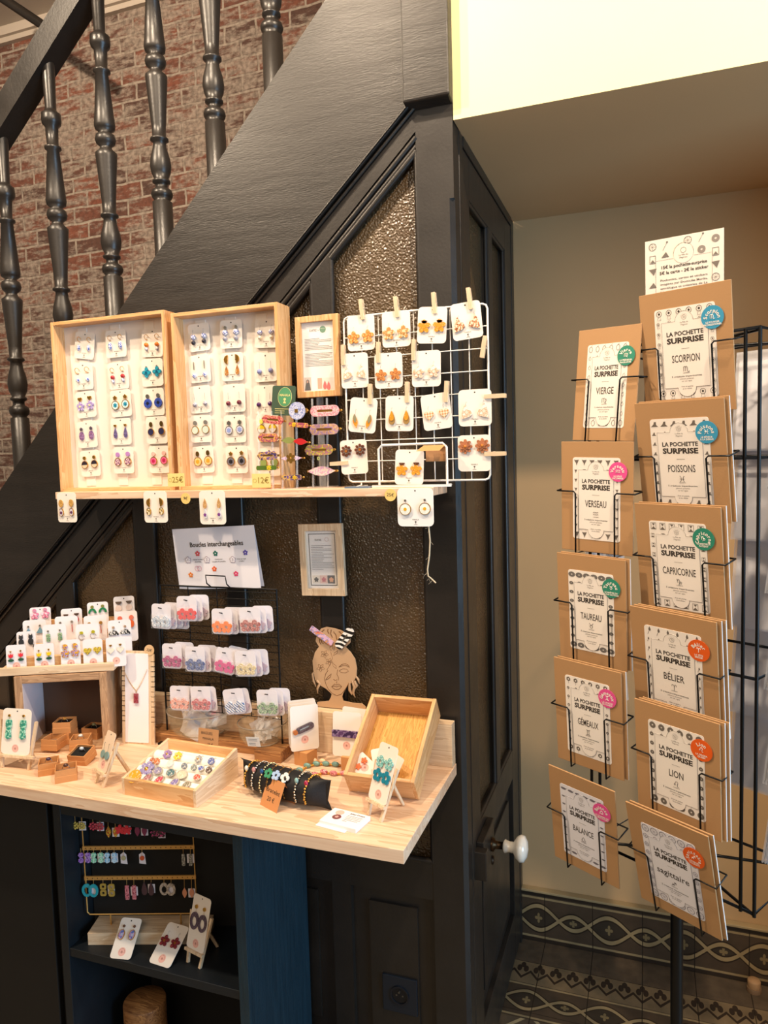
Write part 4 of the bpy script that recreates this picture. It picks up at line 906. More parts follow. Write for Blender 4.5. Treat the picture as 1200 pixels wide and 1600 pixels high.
for p, s, lb in (((610, 773.5), '25€', 'round yellow 25 euro tag beside the daisy earring card'), ((290, 779), '9€', 'round wooden tag half hidden under the shelf edge')):
    a = at(*p, Y=-0.1368); t = thing('round_tag', lb, 'price tag', (a.x, -0.1368, a.z)); MB().prism(ell(0, 0, 0.0128, n=28), 0, 0.0006, mat('#e8c373', 0.6)).build('disc', t)
    m = MB(); write(m, s, 0.010, INK, 0, 0, -0.0003, rot=-6); m.build('lettering', t)
# frayed string
a = at(669, 822, Y=-0.134); m = MB(); pts = [at(x, y, Y=-0.134) for x, y in ((668, 768), (669, 800), (670, 822), (672, 845), (671, 868), (668, 890), (669, 900), (676, 906), (681, 911))]
m.tube(pts, 0.0016, mat('#cdbfa6', 0.9, bump=0.3, bscale=400), 6)
for k in range(14):
    q = pts[2+k % 6]+Vector((0, 0, -0.01*random.random())); m.tube([q, q+Vector((random.uniform(-0.01, 0.01), -0.002, random.uniform(-0.012, 0.004)))], 0.0002, mat('#cdbfa6', 0.9), 3)
tag(m.build('string'), 'frayed beige string end hanging from the shelf below the daisy card', 'string')

def onplane(x, y, p, n):
    d = ray(x, y); return CAM + d*((p-CAM).dot(n)/d.dot(n))
def frame3(p0, p1, up=Vector((0, 0, 1)), org=None):
    """frame with local x from p0 to p1 (flattened), z up, origin at p0"""
    x = (p1-p0); x.z = 0; x.normalize(); z = Vector((0, 0, 1)); y = z.cross(x)
    o = org or p0
    return Matrix(((x.x, y.x, z.x, o.x), (x.y, y.y, z.y, o.y), (x.z, y.z, z.z, o.z), (0, 0, 0, 1)))
UPS = DZ+0.1005
# ------------------------------------------------------------------ sign with clip wire
sg = thing('table_sign', 'white folded sign titled Boucles interchangeables above the black wire grid', 'sign', fr(at(337, 872, Y=-0.078), 0, -3, 3.0))
m = MB(); w, h = 0.228, 0.150; m.box(-w/2, w/2, 0, 0.0008, -h/2, h/2, mat('#e8e4ea', 0.6)); m.build('front_sheet', sg)
m = MB(); m.add([(-w/2, 0.0008, h/2), (w/2, 0.0008, h/2), (w/2-0.001, 0.018, -h/2), (-w/2-0.001, 0.018, -h/2)], [(0, 1, 2, 3)], mat('#e8e4ea', 0.6)); m.build('back_sheet', sg)
m = MB(); y = -0.0006; write(m, 'Boucles interchangeables', 0.0165, INK, 0.006, h/2-0.041, y, 0.02, width=0.148)
def fw_(x, z, c, r=0.0068): m.prism(petals(x, z, r, 5, 0.5), y-0.0003, y, mat(c, 0.5)); m.prism(ell(x, z, r*0.22, n=8), y-0.0005, y-0.0003, WHITE)
for px_, py_, c in ((383, 415, '#d4494f'), (600, 421, '#24695a'), (956, 424, '#5a4ea3'), (267, 684, '#e08030'), (565, 616, '#e8642e'), (817, 684, '#dc3d6d')): fw_((px_-595)/985*w, (480-py_)/770*h*0.99, mat(c, 0.5).name.replace('plain_', '#')[:7])
for px_, py_, nn in ((257, 492, '1'), (488, 497, '2'), (798, 507, '3')):
    X_, Z_ = (px_-595)/985*w, (480-py_)/770*h; m.prism(petals(X_, Z_, 0.0088, 5, 0.4), y-0.0003, y, mat('#a2919c', 0.6)); m.prism(petals(X_, Z_, 0.0072, 5, 0.4), y-0.0005, y-0.0003, mat('#e9e4ea', 0.6)); write(m, nn, 0.009, mat('#8d7a88', 0.6), X_, Z_, y-0.0008, 0.01)
for X_, Z_, s1, s2 in ((-0.050, -0.002, 'Choisis ton paire', 'de créoles'), (0.008, -0.003, 'Choisis pour', 'une paire de pampilles'), (0.071, -0.004, 'Crée ton look', 'à l’infini !')):
    write(m, s1, 0.0042, INK, X_, Z_, y, 0.01); write(m, s2, 0.0042, INK, X_, Z_-0.0055, y, 0.01)
for X_ in (-0.056, -0.049): m.ring(ell(X_, -0.024, 0.0060, n=24), ell(X_, -0.024, 0.0055, n=24), y-0.0003, y, mat('#c9527a', 0.5))
m.build('print', sg)

# ------------------------------------------------------------------ black wire grid with bags
bY = -0.075
g0 = at(262, 1130, Y=bY); bx0 = at(250, 920, Y=bY).x; bx1 = at(441, 1150, Y=bY).x; ztop = at(345, 905, Y=bY).z
bg = thing('wire_grid_stand', 'black wire grid stand carrying bagged resin flowers, in front of the panelling', 'grid', ((bx0+bx1)/2, bY, DZ))
hw = (bx1-bx0)/2; H_ = ztop-DZ
m = MB()
for x in (-hw, hw): MB().tube([(x, 0, 0.0), (x, 0, H_-0.02)], 0.0022, BLACKWIRE, 8).build('upright', bg)
m = MB(); z = 0.085
while z < H_-0.02: m.tube([(-hw, 0, z), (hw, 0, z)], 0.0010, BLACKWIRE, 5); z += 0.0178
for i in range(1, 4): x = -hw+2*hw*i/4; m.tube([(x, 0.001, 0.085), (x, 0.001, H_-0.02)], 0.0013, BLACKWIRE, 5)
m.build('wire_mesh', bg)
m = MB(); m.tube([(-hw, 0, H_-0.02), (hw, 0, H_-0.02)], 0.0020, BLACKWIRE, 6)
sx_ = at(345, 905, Y=bY).x-(bx0+bx1)/2
m.tube([(sx_-0.026, -0.002, H_-0.02), (sx_-0.028, -0.018, H_-0.008), (sx_-0.030, -0.0185, H_+0.012), (sx_+0.024, -0.0185, H_+0.011), (sx_+0.027, -0.018, H_-0.008), (sx_+0.027, -0.002, H_-0.02)], 0.0016, BLACKWIRE, 6)
m.build('sign_holder', bg)
m = MB()
for x in (-hw, hw): m.box(x-0.004, x+0.004, -0.035, 0.012, 0, 0.005, BLACKWIRE)
m.build('foot', bg)
def fmat(n, a, b): return speck(n, a, b, 330, 0.5, 0.2, 0.8)
BAGS = [
 ((252, 963), fmat('iridescent_silver_resin', '#b9c9d8', ['#7e8fa6', '#f2f4f8']), 'silver', 3, -2),
 ((292, 951), GL('#dd3a3c'), 'bright red', 2, 1), ((347, 971), GL('#ef7a1f'), 'bright orange', 2, 0), ((391, 969), fmat('brick_red_resin', '#a2493f', ['#7c2f33', '#d98b80']), 'brick red', 2, 2),
 ((269, 1025), fmat('magenta_resin', '#a1316a', ['#7d1f57', '#d35f93']), 'magenta', 2, 0), ((305, 1030), fmat('navy_resin', '#3b4f86', ['#27366b', '#7e8fbf']), 'navy blue', 3, 0), ((352, 1033), GL('#cf4a86'), 'hot pink', 2, -10), ((384, 1037), fmat('gold_flake_resin', '#dccb9a', ['#b79a58', '#f2e8c8']), 'pale gold', 2, 3),
 ((281, 1091), fmat('coral_white_resin', '#e58f76', ['#f7ede6', '#d8664a']), 'coral', 1, 0), ((314, 1092), fmat('rose_resin', '#c45864', ['#8f2f3c', '#e9a2a0']), 'dusty rose', 1, 2), ((366, 1096), stripes('blue_stripe_resin', '#f0f0f2', '#4470a8', 60, (0, R(45), 0)), 'blue-striped', 1, 9), ((418, 1098), fmat('green_resin', '#4c8a55', ['#d9e2c6', '#2f6a3c']), 'green', 2, 2)]
BW, BH = 0.053, 0.061
cardb = card_mesh(BW, BH, 0.009, mat('#e3dfe6', 0.55), False)
for i, (p, fm_, nm, nb, rl) in enumerate(BAGS):
    q = at(*p, Y=bY-0.034)
    for k in range(nb+1):
        M_ = fr((q.x+0.0115*k, q.y+0.0085*k, q.z-0.0015*k+(0.004 if k == 2 else 0)), 5-4*(k % 2), 0, rl+(2 if k % 2 else 0))
        if k == 0:
            t = thing('jewellery_card', 'white card with a clear bag of %s resin flower charms on the black grid' % nm, 'card', M_, 'bagged charms on the black wire grid')
            link('backing_card', cardb, t)
            f = MB()
            f.ring(petals(-0.011, -0.013, 0.0145, 5, 0.38, 40), ell(-0.011, -0.013, 0.0042, n=40, a0=math.pi/2), -0.0045, -0.0015, fm_)
            f.ring(petals(0.0125, -0.0125, 0.0145, 5, 0.38, 40, 20), ell(0.0125, -0.0125, 0.0042, n=40, a0=math.pi/2), -0.0058, -0.0025, fm_)
            f.build('flower_charm', t)
            b = MB(); b.box(-BW/2+0.002, BW/2-0.002, -0.0072, -0.0065, -BH/2+0.001, 0.006, CLEAR); b.build('clear_bag', t)
        else:
            t = thing('jewellery_card', 'white card %s behind the %s flower charms on the black grid' % (('directly', 'second', 'third')[k-1], nm), 'card', M_, 'bagged charms on the black wire grid')
            link('backing_card', cardb, t)
            f = MB(); f.prism(petals(0.012, -0.012, 0.012, 5, 0.38, 30), -0.004, -0.001, mat('#b9a6b4', 0.3)); f.build('flower_charm', t)
    hkk = MB(); hkk.tube([(q.x+0.004, bY, q.z+BH*0.30+0.003), (q.x+0.002, bY-0.030, q.z+BH*0.30), (q.x-0.001, bY-0.043, q.z+BH*0.30+0.0045)], 0.0013, BLACKWIRE, 6)
    hkk.box(q.x-0.006, q.x+0.006, bY-0.002, bY+0.001, q.z+BH*0.22, q.z+BH*0.42, BLACKWIRE)
    tag(hkk.build('grid_hook'), 'black wire hook holding the %s charm cards' % nm, 'hook', 'hooks on the black wire grid')

# ------------------------------------------------------------------ brown slab, glass bowls
sl = tag(MB().box(-0.475, -0.405, -0.125, -0.030, DZ, DZ+0.026, brownw('x')).box(-0.80, -0.475, -0.098, -0.030, DZ, DZ+0.026, brownw('x')).build('wooden_slab', bevel=0.002), 'dark-edged wooden slab under the glass bowls', 'board')
def bowl(c, r, h, lbl, nb, seed, cols, tagp=None, z0=DZ+0.0265):
    t = thing('glass_bowl', lbl, 'bowl', (c[0], c[1], z0))
    m = MB(); n = 32
    m.lathe([(r*0.55, 0), (r*0.75, 0.003), (r*0.93, h*0.35), (r, h), (r*0.985, h+0.001), (r*0.90, h*0.36), (r*0.72, 0.006), (0.001, 0.005)], GLASSB, n, caps=False)
    m.build('bowl', t)
    m = MB(); m.lathe([(r*1.0, h-0.001), (r*1.012, h+0.0006), (r*0.995, h+0.002), (r*0.985, h-0.0005)], mat('#8d8272', 0.15, coat=1), n, caps=False); m.lathe([(r*0.56, 0.0003), (r*0.60, 0.002), (r*0.56, 0.003)], mat('#8d8272', 0.15, coat=1), n, caps=False); m.build('rim', t)
    rnd = random.Random(seed)
    for k in range(nb):
        a = rnd.uniform(0, 6.28); rr = rnd.uniform(0, r*0.48); zz = z0+h*0.30+h*0.45*(k/nb)
        M_ = Matrix.Translation((c[0]+rr*math.cos(a), c[1]+rr*math.sin(a)*0.8, zz+0.006)) @ Euler((rnd.uniform(-0.9, 0.5), rnd.uniform(-0.5, 0.5), rnd.uniform(-0.9, 0.9))).to_matrix().to_4x4()
        u = thing('clear_bag', '%s in the %s' % (('small crumpled clear bag holding jewellery' if cols else 'crumpled clear plastic bag'), 'pink-filled glass bowl' if cols else 'glass bowl with the white label'), 'bag', M_, 'clear bags in the pink-filled bowl' if cols else 'clear bags in the labelled bowl')
        b = MB(); nx = 5; s = r*0.36
        vs = [(s*(i/2-1), rnd.uniform(-0.006, 0.006), s*(j/2-1)) for j in range(nx) for i in range(nx)]
        b.add(vs, [(j*nx+i, j*nx+i+1, (j+1)*nx+i+1, (j+1)*nx+i) for j in range(nx-1) for i in range(nx-1)], BAGM)
        b.build('plastic', u)
        if cols: MB().prism(rrect(s*1.0, s*0.7, 0.003), 0.002, 0.003, mat(cols[k % len(cols)], 0.4)).build('insert', u)
    return t
bowl((-0.655, -0.058), 0.088, 0.062, 'wide clear glass bowl of small pink bags behind the ring tray', 9, 3, ['#d9a2a8', '#8fa6d0', '#cfd8ea', '#c98a96'], z0=DZ+0.0265)
b2 = bowl((-0.475, -0.078), 0.060, 0.050, 'round pressed-glass bowl with a white label beside the pink-filled bowl', 8, 9, None)
m = MB(); m.T = TR(0.006, -0.0575, 0.022) @ Matrix.Rotation(R(14), 4, 'X') @ Matrix.Rotation(R(-4), 4, 'Y'); m.box(-0.017, 0.017, -0.0006, 0, -0.012, 0.013, mat('#dfe9ee', 0.6)); lines(m, -0.012, 0.012, 0.007, 2, 0.004, 0.001, mat('#5c7c94', 0.6), -0.001, 2); lines(m, -0.012, 0.006, -0.004, 2, 0.004, 0.001, mat('#5c7c94', 0.6), -0.001, 4); m.build('label', b2)

# ------------------------------------------------------------------ flat wooden head silhouette
F0 = at(531, 1040, Y=0.0); hy = -0.0125
def hp_(x, y): q = at(480+x/10, 960+y/10, Y=hy); return (q.x, q.z)
zb = UPS
wf = thing('wooden_head_display', 'flat wooden cut-out of a woman’s head with a bun, holding two hair clips', 'display', (at(531, 1100, Y=hy).x, hy, zb))
ox, oz = wf.location.x, wf.location.z
out = [(340, 1350), (375, 1290), (385, 1240), (300, 1160), (215, 1110), (130, 1020), (100, 880), (88, 720), (125, 590), (190, 500), (150, 440), (135, 410), (160, 300), (220, 220), (300, 195), (420, 215), (520, 245), (580, 275), (680, 380), (675, 440), (600, 510), (680, 590), (750, 700), (778, 840), (770, 960), (735, 1040), (640, 1100), (560, 1240), (548, 1290), (565, 1350), (700, 1380), (860, 1395), (910, 1440), (925, 1500), (150, 1460), (160, 1370)]
pts = [hp_(*p) for p in out]; pts = [(x-ox, z-oz) for x, z in pts]
HW = mat('#c4a07c', 0.6, bump=0.08, bscale=200); BURN = mat('#7a5433', 0.8)
zmin = min(z for x, z in pts)
m = MB(); m.prism(pts[::-1] if sum((pts[i][0]-pts[i-1][0])*(pts[i][1]+pts[i-1][1]) for i in range(len(pts))) > 0 else pts, -0.0015, 0.0015, HW)
def curl(ps, r): q = [hp_(*p) for p in ps]; m.tube([(x-ox, 0, z-oz) for x, z in q], 0.002, HW, 5, rr=r)
curl([(125, 880), (85, 930), (100, 1040), (135, 1130)], [0.002, 0.003, 0.003, 0.0008]); curl([(150, 1030), (200, 1080), (160, 1160), (165, 1235)], [0.004, 0.004, 0.003, 0.0006])
curl([(700, 1030), (740, 1130), (720, 1230), (750, 1300)], [0.003, 0.004, 0.003, 0.0006]); curl([(760, 960), (800, 1020), (815, 1085)], [0.002, 0.003, 0.0006]); curl([(660, 1060), (665, 1180), (700, 1250)], [0.003, 0.004, 0.002]); curl([(740, 1040), (775, 1110), (745, 1170)], [0.003, 0.004, 0.001])
m.build('cutout', wf)
m = MB()
def eng(ps, r=0.0006, closed=False): q = [hp_(*p) for p in ps]; m.tube([(x-ox, -0.0016, z-oz) for x, z in q], r, BURN, 4, closed)
eng([(290, 1070), (275, 1010), (290, 930), (330, 870)]); eng([(290, 1070), (330, 1160), (400, 1235), (470, 1265), (540, 1240), (610, 1150), (660, 1060)])
eng([(500, 820), (540, 780), (600, 765), (650, 790), (665, 825)]); eng([(500, 820), (560, 795), (620, 795), (665, 825)]); eng([(500, 880), (560, 845), (620, 850), (650, 885), (600, 910), (540, 905)], 0.0005, True)
eng([(480, 860), (470, 930), (495, 990), (490, 1025)]); eng([(415, 1010), (445, 1030), (470, 1015)]); eng([(465, 1040), (465, 1080)])
eng([(385, 1125), (430, 1085), (465, 1095), (500, 1085), (545, 1125), (500, 1165), (440, 1170)], 0.0006, True); eng([(385, 1125), (430, 1115), (465, 1128), (500, 1115), (545, 1125)])
eng([(290, 1020), (330, 970), (380, 925), (370, 970), (330, 1005)], 0.0006, True)
for cx, cy, s in ((275, 620, 65), (345, 735, 60), (215, 830, 65)):
    for k in range(5):
        a = R(72*k+20+cx); c2_, s2_ = math.cos(a), math.sin(a)
        eng([(cx, cy), (cx+s*0.6*c2_-s*0.28*s2_, cy+s*0.6*s2_+s*0.28*c2_), (cx+s*c2_, cy+s*s2_), (cx+s*0.6*c2_+s*0.28*s2_, cy+s*0.6*s2_-s*0.28*c2_)], 0.0004, True)
for cx, cy, dx, dy in ((380, 520, 5, -45), (450, 600, 35, -40), (430, 800, 30, 45)): eng([(cx-dx, cy-dy), (cx-25, cy), (cx+dx, cy+dy), (cx+25, cy)], 0.0004, True)
eng([(370, 580), (400, 680), (360, 780), (310, 870)], 0.0004)
for ps in (((330, 225), (325, 260), (345, 300)), ((380, 235), (370, 300), (400, 360)), ((415, 265), (455, 320), (465, 390)), ((270, 235), (230, 270)), ((500, 260), (540, 300)), ((195, 380), (200, 430), (215, 460)), ((215, 390), (235, 440), (260, 455))): eng(ps, 0.0011)
m.build('engraved_lines', wf)
MB().box(-0.095, 0.075, -0.002, 0.012, 0.0, zmin+0.0005 if zmin > 0.001 else 0.001, DARK).build('base', wf)
def clipbar(p, w, h, mt, lbl, roll, ln):
    t = thing('hair_clip', lbl, 'hair clip', fr(at(*p, Y=hy-0.004), 0, 0, roll)); m = MB()
    if ln: m.ring(rrect(w, h, h*0.4), rrect(w*0.4, h*0.2, h*0.08), -0.004, -0.001, mt)
    else: m.prism(rrect(w, h, 0.001), -0.004, -0.001, mt)
    m.build('ornament', t); MB().box(-w*0.45, w*0.45, -0.001, 0.0015, -0.002, 0.002, SILVER).build('metal_clip', t)
clipbar((503, 993), 0.066, 0.0135, speck('floral_print', '#d2576e', ['#e8a35a', '#5f7fc4', '#e0b6d0'], 110, 0.42), 'flat pink and orange patterned hair clip on the wooden head', -33, False)
clipbar((539, 997), 0.062, 0.021, stripes('zebra_print', '#f2efe9', '#1b1818', 26, (0, R(30), 0), 6.0), 'black and white zebra hair clip on the wooden head', 50, True)

# ------------------------------------------------------------------ long wooden box propped on the upstand
A0 = at(546, 1236, Z=DZ); A1 = at(655, 1250, Z=DZ+0.001); zmid = UPS+0.002
xa = (A1-A0).normalized(); bl = 0.094
Bk = at(693, 1124, Y=-0.026)
ln = (Bk-A1); ln.z = 0.615*ln.y
ya = (ln-xa*ln.dot(xa)).normalized(); za = xa.cross(ya).normalized()
LB = ln.dot(ya); WB = (A1-A0).length
Mb = Matrix(((xa.x, ya.x, za.x, A0.x), (xa.y, ya.y, za.y, A0.y), (xa.z, ya.z, za.z, A0.z), (0, 0, 0, 1)))
print('LONGBOX', LB, WB, A0, A1, Bk)
lb_ = thing('wooden_box', 'long open pale wooden box propped on the raised strip, earring cards inside', 'box', Mb)
HB = 0.058; e = 0.008
MB().box(e, WB-e, e, LB-e, 0.002, 0.006, goldw('y')).build('floor_panel', lb_)
for a in (0, WB-e): MB().box(a, a+e, 0, LB, 0, HB, boxw('y')).build('side_board', lb_, bevel=0.0008)
for a in (0, LB-e): MB().box(e, WB-e, a, a+e, 0, HB-0.001, boxw('x')).build('end_board', lb_, bevel=0.0008)
jcard = card_mesh(0.042, 0.066, 0.004, mat('#f4e2d4', 0.6), False)
for k, (x, y, z, rz, tl, lbl, lay) in enumerate(((0.058, 0.066, 0.012, 20, 60, 'blank-backed earring card tilted in the long wooden box, highest of the pile', 1), (0.083, 0.048, 0.022, -28, 55, 'pale earring card at the right of the long wooden box', 1), (0.028, 0.045, 0.018, 60, 70, 'card with orange flower earrings at the left of the long wooden box', 2), (0.022, 0.036, 0.012, 30, 75, 'card with black earrings at the left of the long wooden box', 3), (0.070, 0.030, 0.018, 5, 50, 'pale earring card lying behind the flower easel in the long box', 1))):
    M_ = Mb @ Matrix.Translation((min(x, WB-0.03), y, z)) @ Matrix.Rotation(R(rz), 4, 'Z') @ Matrix.Rotation(R(-tl), 4, 'X')
    t = thing('earring_card', lbl, 'earrings', M_, 'earring cards in the long box'); link('backing_card', jcard, t); link('print', print_mesh('j', 0.02), t)
    if lay == 2: earring(t, -0.009, 0.015, ((None, 0, None), ('flower', 0.007, GL('#e2661e'), None), 0), 1); earring(t, 0.009, 0.015, ((None, 0, None), ('flower', 0.007, GL('#e2661e'), None), 0), 1)
    if lay == 3: earring(t, -0.009, 0.015, ((None, 0, None), ('disc', 0.007, GL('#241b22'), None), 0), 1); earring(t, 0.009, 0.015, ((None, 0, None), ('disc', 0.007, GL('#241b22'), None), 0), 1)

# ------------------------------------------------------------------ mini easels
def easel(foot, yaw, w, h, lbl_e, lbl_c, spec, cw, chh, lean=16, zb=DZ, k=1.0, cm=None, dzc=0.01, sc=1.0, style='j', sep=0.46):
    t = thing('mini_easel', lbl_e, 'easel', fr((foot.x, foot.y, zb), yaw)); W_ = palew('z')
    t_ = R(lean); m = MB()
    for s in (-1, 1):
        q = MB(); q.T = Matrix.Rotation(-t_, 4, 'X') @ Matrix.Rotation(R(s*7), 4, 'Y'); q.T = TR(s*w*0.42, 0, 0) @ q.T
        q.box(-0.003, 0.003, -0.003, 0.003, 0.0, h, W_); q.build('front_leg', t)
    q = MB(); y1 = h*math.sin(t_)*0.9; z1 = h*math.cos(t_)*0.86; y2 = y1+h*0.40
    q.T = None; d = Vector((0, y2-y1, -z1)).normalized(); q.tube([(0, y1, z1), (0, y2, 0.0025)], 0.0042, W_, 4); q.build('rear_leg', t)
    lz = h*0.24
    q = MB(); q.T = Matrix.Rotation(-t_, 4, 'X'); q.box(-w*0.62, w*0.62, -0.010, -0.003, lz, lz+0.006, W_); q.build('ledge', t, bevel=0.0004)
    M_ = t.matrix_world.copy() if False else fr((foot.x, foot.y, zb), yaw) @ Matrix.Rotation(-t_, 4, 'X') @ TR(0, -0.0052, lz+0.0062+chh/2)
    c = ecard('earring_card', M_, cw, chh, spec, lbl_c, None, style, dzc=dzc, k=sc, m=cm, sep=sep)
    return t
lt = speck('aqua_resin', '#7fc4be', ['#4fa0a8', '#b9e0d8'], 300, 0.5); tl_ = GL('#12809a')
q0 = at(566, 1272, Z=DZ); q1 = at(597, 1288, Z=DZ)
easel((q0+q1)/2+Vector((0.004, 0.004, 0)), -30, 0.044, 0.105, 'pale wood mini easel in front of the long wooden box', 'aqua and teal flower earrings on tall card, easel by the business cards',
      (('ringflower', 0.0120, lt), ('ringflower', 0.0130, tl_, None), -0.013, 0.013), 0.054, 0.110, 20, dzc=0.006)
gk = speck('green_pearl_resin', '#2c9a83', ['#1a6c56', '#9fdcc4'], 200, 0.48)
easel(Vector((-0.992, -0.322, 0)), 6, 0.085, 0.11, 'pale wood easel at the far left of the counter', 'green shimmering torso-shaped earrings on white card, far left easel',
      (('disc', 0.003, GOLD), ('torso', 0.0150, gk, gk), -0.004, 0.026), 0.078, 0.105, 10, dzc=0.010, sep=0.5)
q0 = at(135, 1228, Z=DZ); q1 = at(166, 1232, Z=DZ)
easel((q0+q1)/2+Vector((0.0, 0.01, 0)), -26, 0.040, 0.100, 'small pale wood easel between ring boxes and ring tray', 'grey-blue disc earrings on dark hooks, card on small easel by ring boxes',
      (('hook', 0.006, BLACKWIRE), ('disc', 0.0085, mat('#7d9a98', 0.4), None), -0.012, 0.010), 0.044, 0.085, 20, dzc=0.004, cm=mat('#ecd3ba', 0.6))

# ------------------------------------------------------------------ business cards, tent card
p0 = at(499, 1288, Z=DZ); p1 = at(556, 1303, Z=DZ); Mf = frame3(p0, p1)
t = thing('business_card_pile', 'small pile of white business cards in front of the bracelet pillow', 'business cards', Mf)
w = (p1-p0).length
MB().box(0, w, 0, 0.055, 0, 0.009, mat('#f4eef2', 0.6)).box(-0.004, w-0.02, -0.008, 0.05, 0, 0.002, mat('#f4eef2', 0.6)).build('cards', t, bevel=0.0008)
m = MB(); m.T = Matrix.Rotation(R(-90), 4, 'X')
# (x, y=-e, z) -> lies on the top face
def flat(mb, z): mb.T = Matrix(((1, 0, 0, 0), (0, 0, 1, 0), (0, -1, 0, z), (0, 0, 0, 1)))
flat(m, 0.0092); m.prism(ell(w*0.26, 0.041, 0.009, n=20), -0.0004, 0, PINK); m.prism(ell(w*0.30, 0.024, 0.009, n=20), -0.0004, 0, mat('#7d4a4c', 0.6)); m.prism(petals(w*0.30, 0.024, 0.004), -0.0006, -0.0004, mat('#d9a9a0', 0.6))
write(m, 'Jolies Dream', 0.0062, INK, w*0.72, 0.046, -0.0004, 0.01, width=w*0.40); lines(m, w*0.5, w*0.92, 0.037, 5, 0.0052, 0.0008, INK2, -0.0004, 4); m.build('print', t)
def scrawl(m, txt, size, x, z, y=-0.0004, rot=0): write(m, txt, size, INK, x, z, y, 0.0, rot=rot)
p0 = at(406, 1257, Z=DZ); p1 = at(432, 1271, Z=DZ); Mf = frame3(p0, p1); w = (p1-p0).length
t = thing('tent_price_card', 'kraft tent card reading Bracelet 20 €, leaning on the black pillow', 'card', Mf); KO = mat('#c98b58', 0.7)
hh = 0.052; m = MB(); m.add([(0, 0, 0), (w, 0, 0), (w, 0.024, hh), (0, 0.024, hh), (0, 0.0006, 0), (w, 0.0006, 0), (w, 0.0246, hh), (0, 0.0246, hh)], [(0, 1, 2, 3), (7, 6, 5, 4), (0, 4, 5, 1), (1, 5, 6, 2), (2, 6, 7, 3), (3, 7, 4, 0)], KO); m.build('front_leaf', t)
m = MB(); m.add([(0, 0.048, 0), (w, 0.048, 0), (w, 0.024, hh), (0, 0.024, hh)], [(0, 1, 2, 3)], KO); m.build('back_leaf', t)
m = MB(); m.T = Matrix.Rotation(-math.atan2(0.024, hh), 4, 'X'); write(m, 'Bracelet', 0.0125, INK, w*0.5, hh*0.66, -0.0006, 0.0, width=w*0.78); scrawl(m, '20 €', 0.0125, w*0.5, hh*0.34); m.build('handwriting', t)

# ------------------------------------------------------------------ black bracelet pillow
c0 = at(385, 1210, Z=DZ+0.03); c1_ = at(510, 1243, Z=DZ+0.03); Lp = (c1_-c0).length
Mf = frame3(c0, c1_); Mf.translation = Vector((c0.x, c0.y, DZ))
t = thing('bracelet_pillow', 'black fabric bracelet pillow with pinched ends on the pine counter', 'cushion', Mf)
m = MB(); N = 24; nu = 25; V_ = []
for i in range(nu):
    u = i/(nu-1); x = Lp*u; e_ = abs(2*u-1)
    rx = 0.031*(1-0.20*e_**3); flat_ = max(0.0, (e_-0.72)/0.28)
    ry = rx*(1-flat_**1.2*0.93); rz = rx*(1+flat_**2*0.32)
    dx = 0.0
    for j in range(N):
        a = 2*math.pi*j/N; V_.append((x+(0.016*flat_**2*abs(math.sin(a))**6*(1 if u > .5 else -1)), ry*math.cos(a), 0.033+rz*math.sin(a)*(0.97)))
BF = mat('#131215', 0.62, bump=0.15, bscale=500)
m.add(V_, [(i*N+j, i*N+(j+1) % N, (i+1)*N+(j+1) % N, (i+1)*N+j) for i in range(nu-1) for j in range(N)], BF, True)
m.add(V_[:N], [tuple(range(N-1, -1, -1))], BF); m.add(V_[-N:], [tuple(range(N))], BF)
m.build('cushion', t)
BR = [(0.10, 'beads', GOLD, mat('#e8e6e0', 0.2, coat=1), 'gold link bracelet with a white oval stone'), (0.20, 'beads', mat('#cfc8c0', 0.25, 1.0), GL('#c48a88'), 'silver link bracelet with a pink oval stone'), (0.305, 'beads', mat('#d6cba6', 0.25, 1.0), GL('#1d4a80'), 'champagne link bracelet with a dark blue stone'),
      (0.395, 'flower', GOLD, GL('#3f9068'), 'chain bracelet with a green flower'), (0.49, 'flower', GOLD, GL('#a9c1e6'), 'chain bracelet with a pale blue flower'), (0.60, 'chain', GOLD, GL('#f2ece6'), 'gold paperclip chain bracelet with a white-and-black flower'),
      (0.735, 'beads', mat('#cfc3b0', 0.25, 1.0), GL('#8fb5b2'), 'silver link bracelet with a pale aqua stone'), (0.845, 'beads', GOLD, GL('#a81f3f'), 'gold link bracelet with a ruby red stone')]
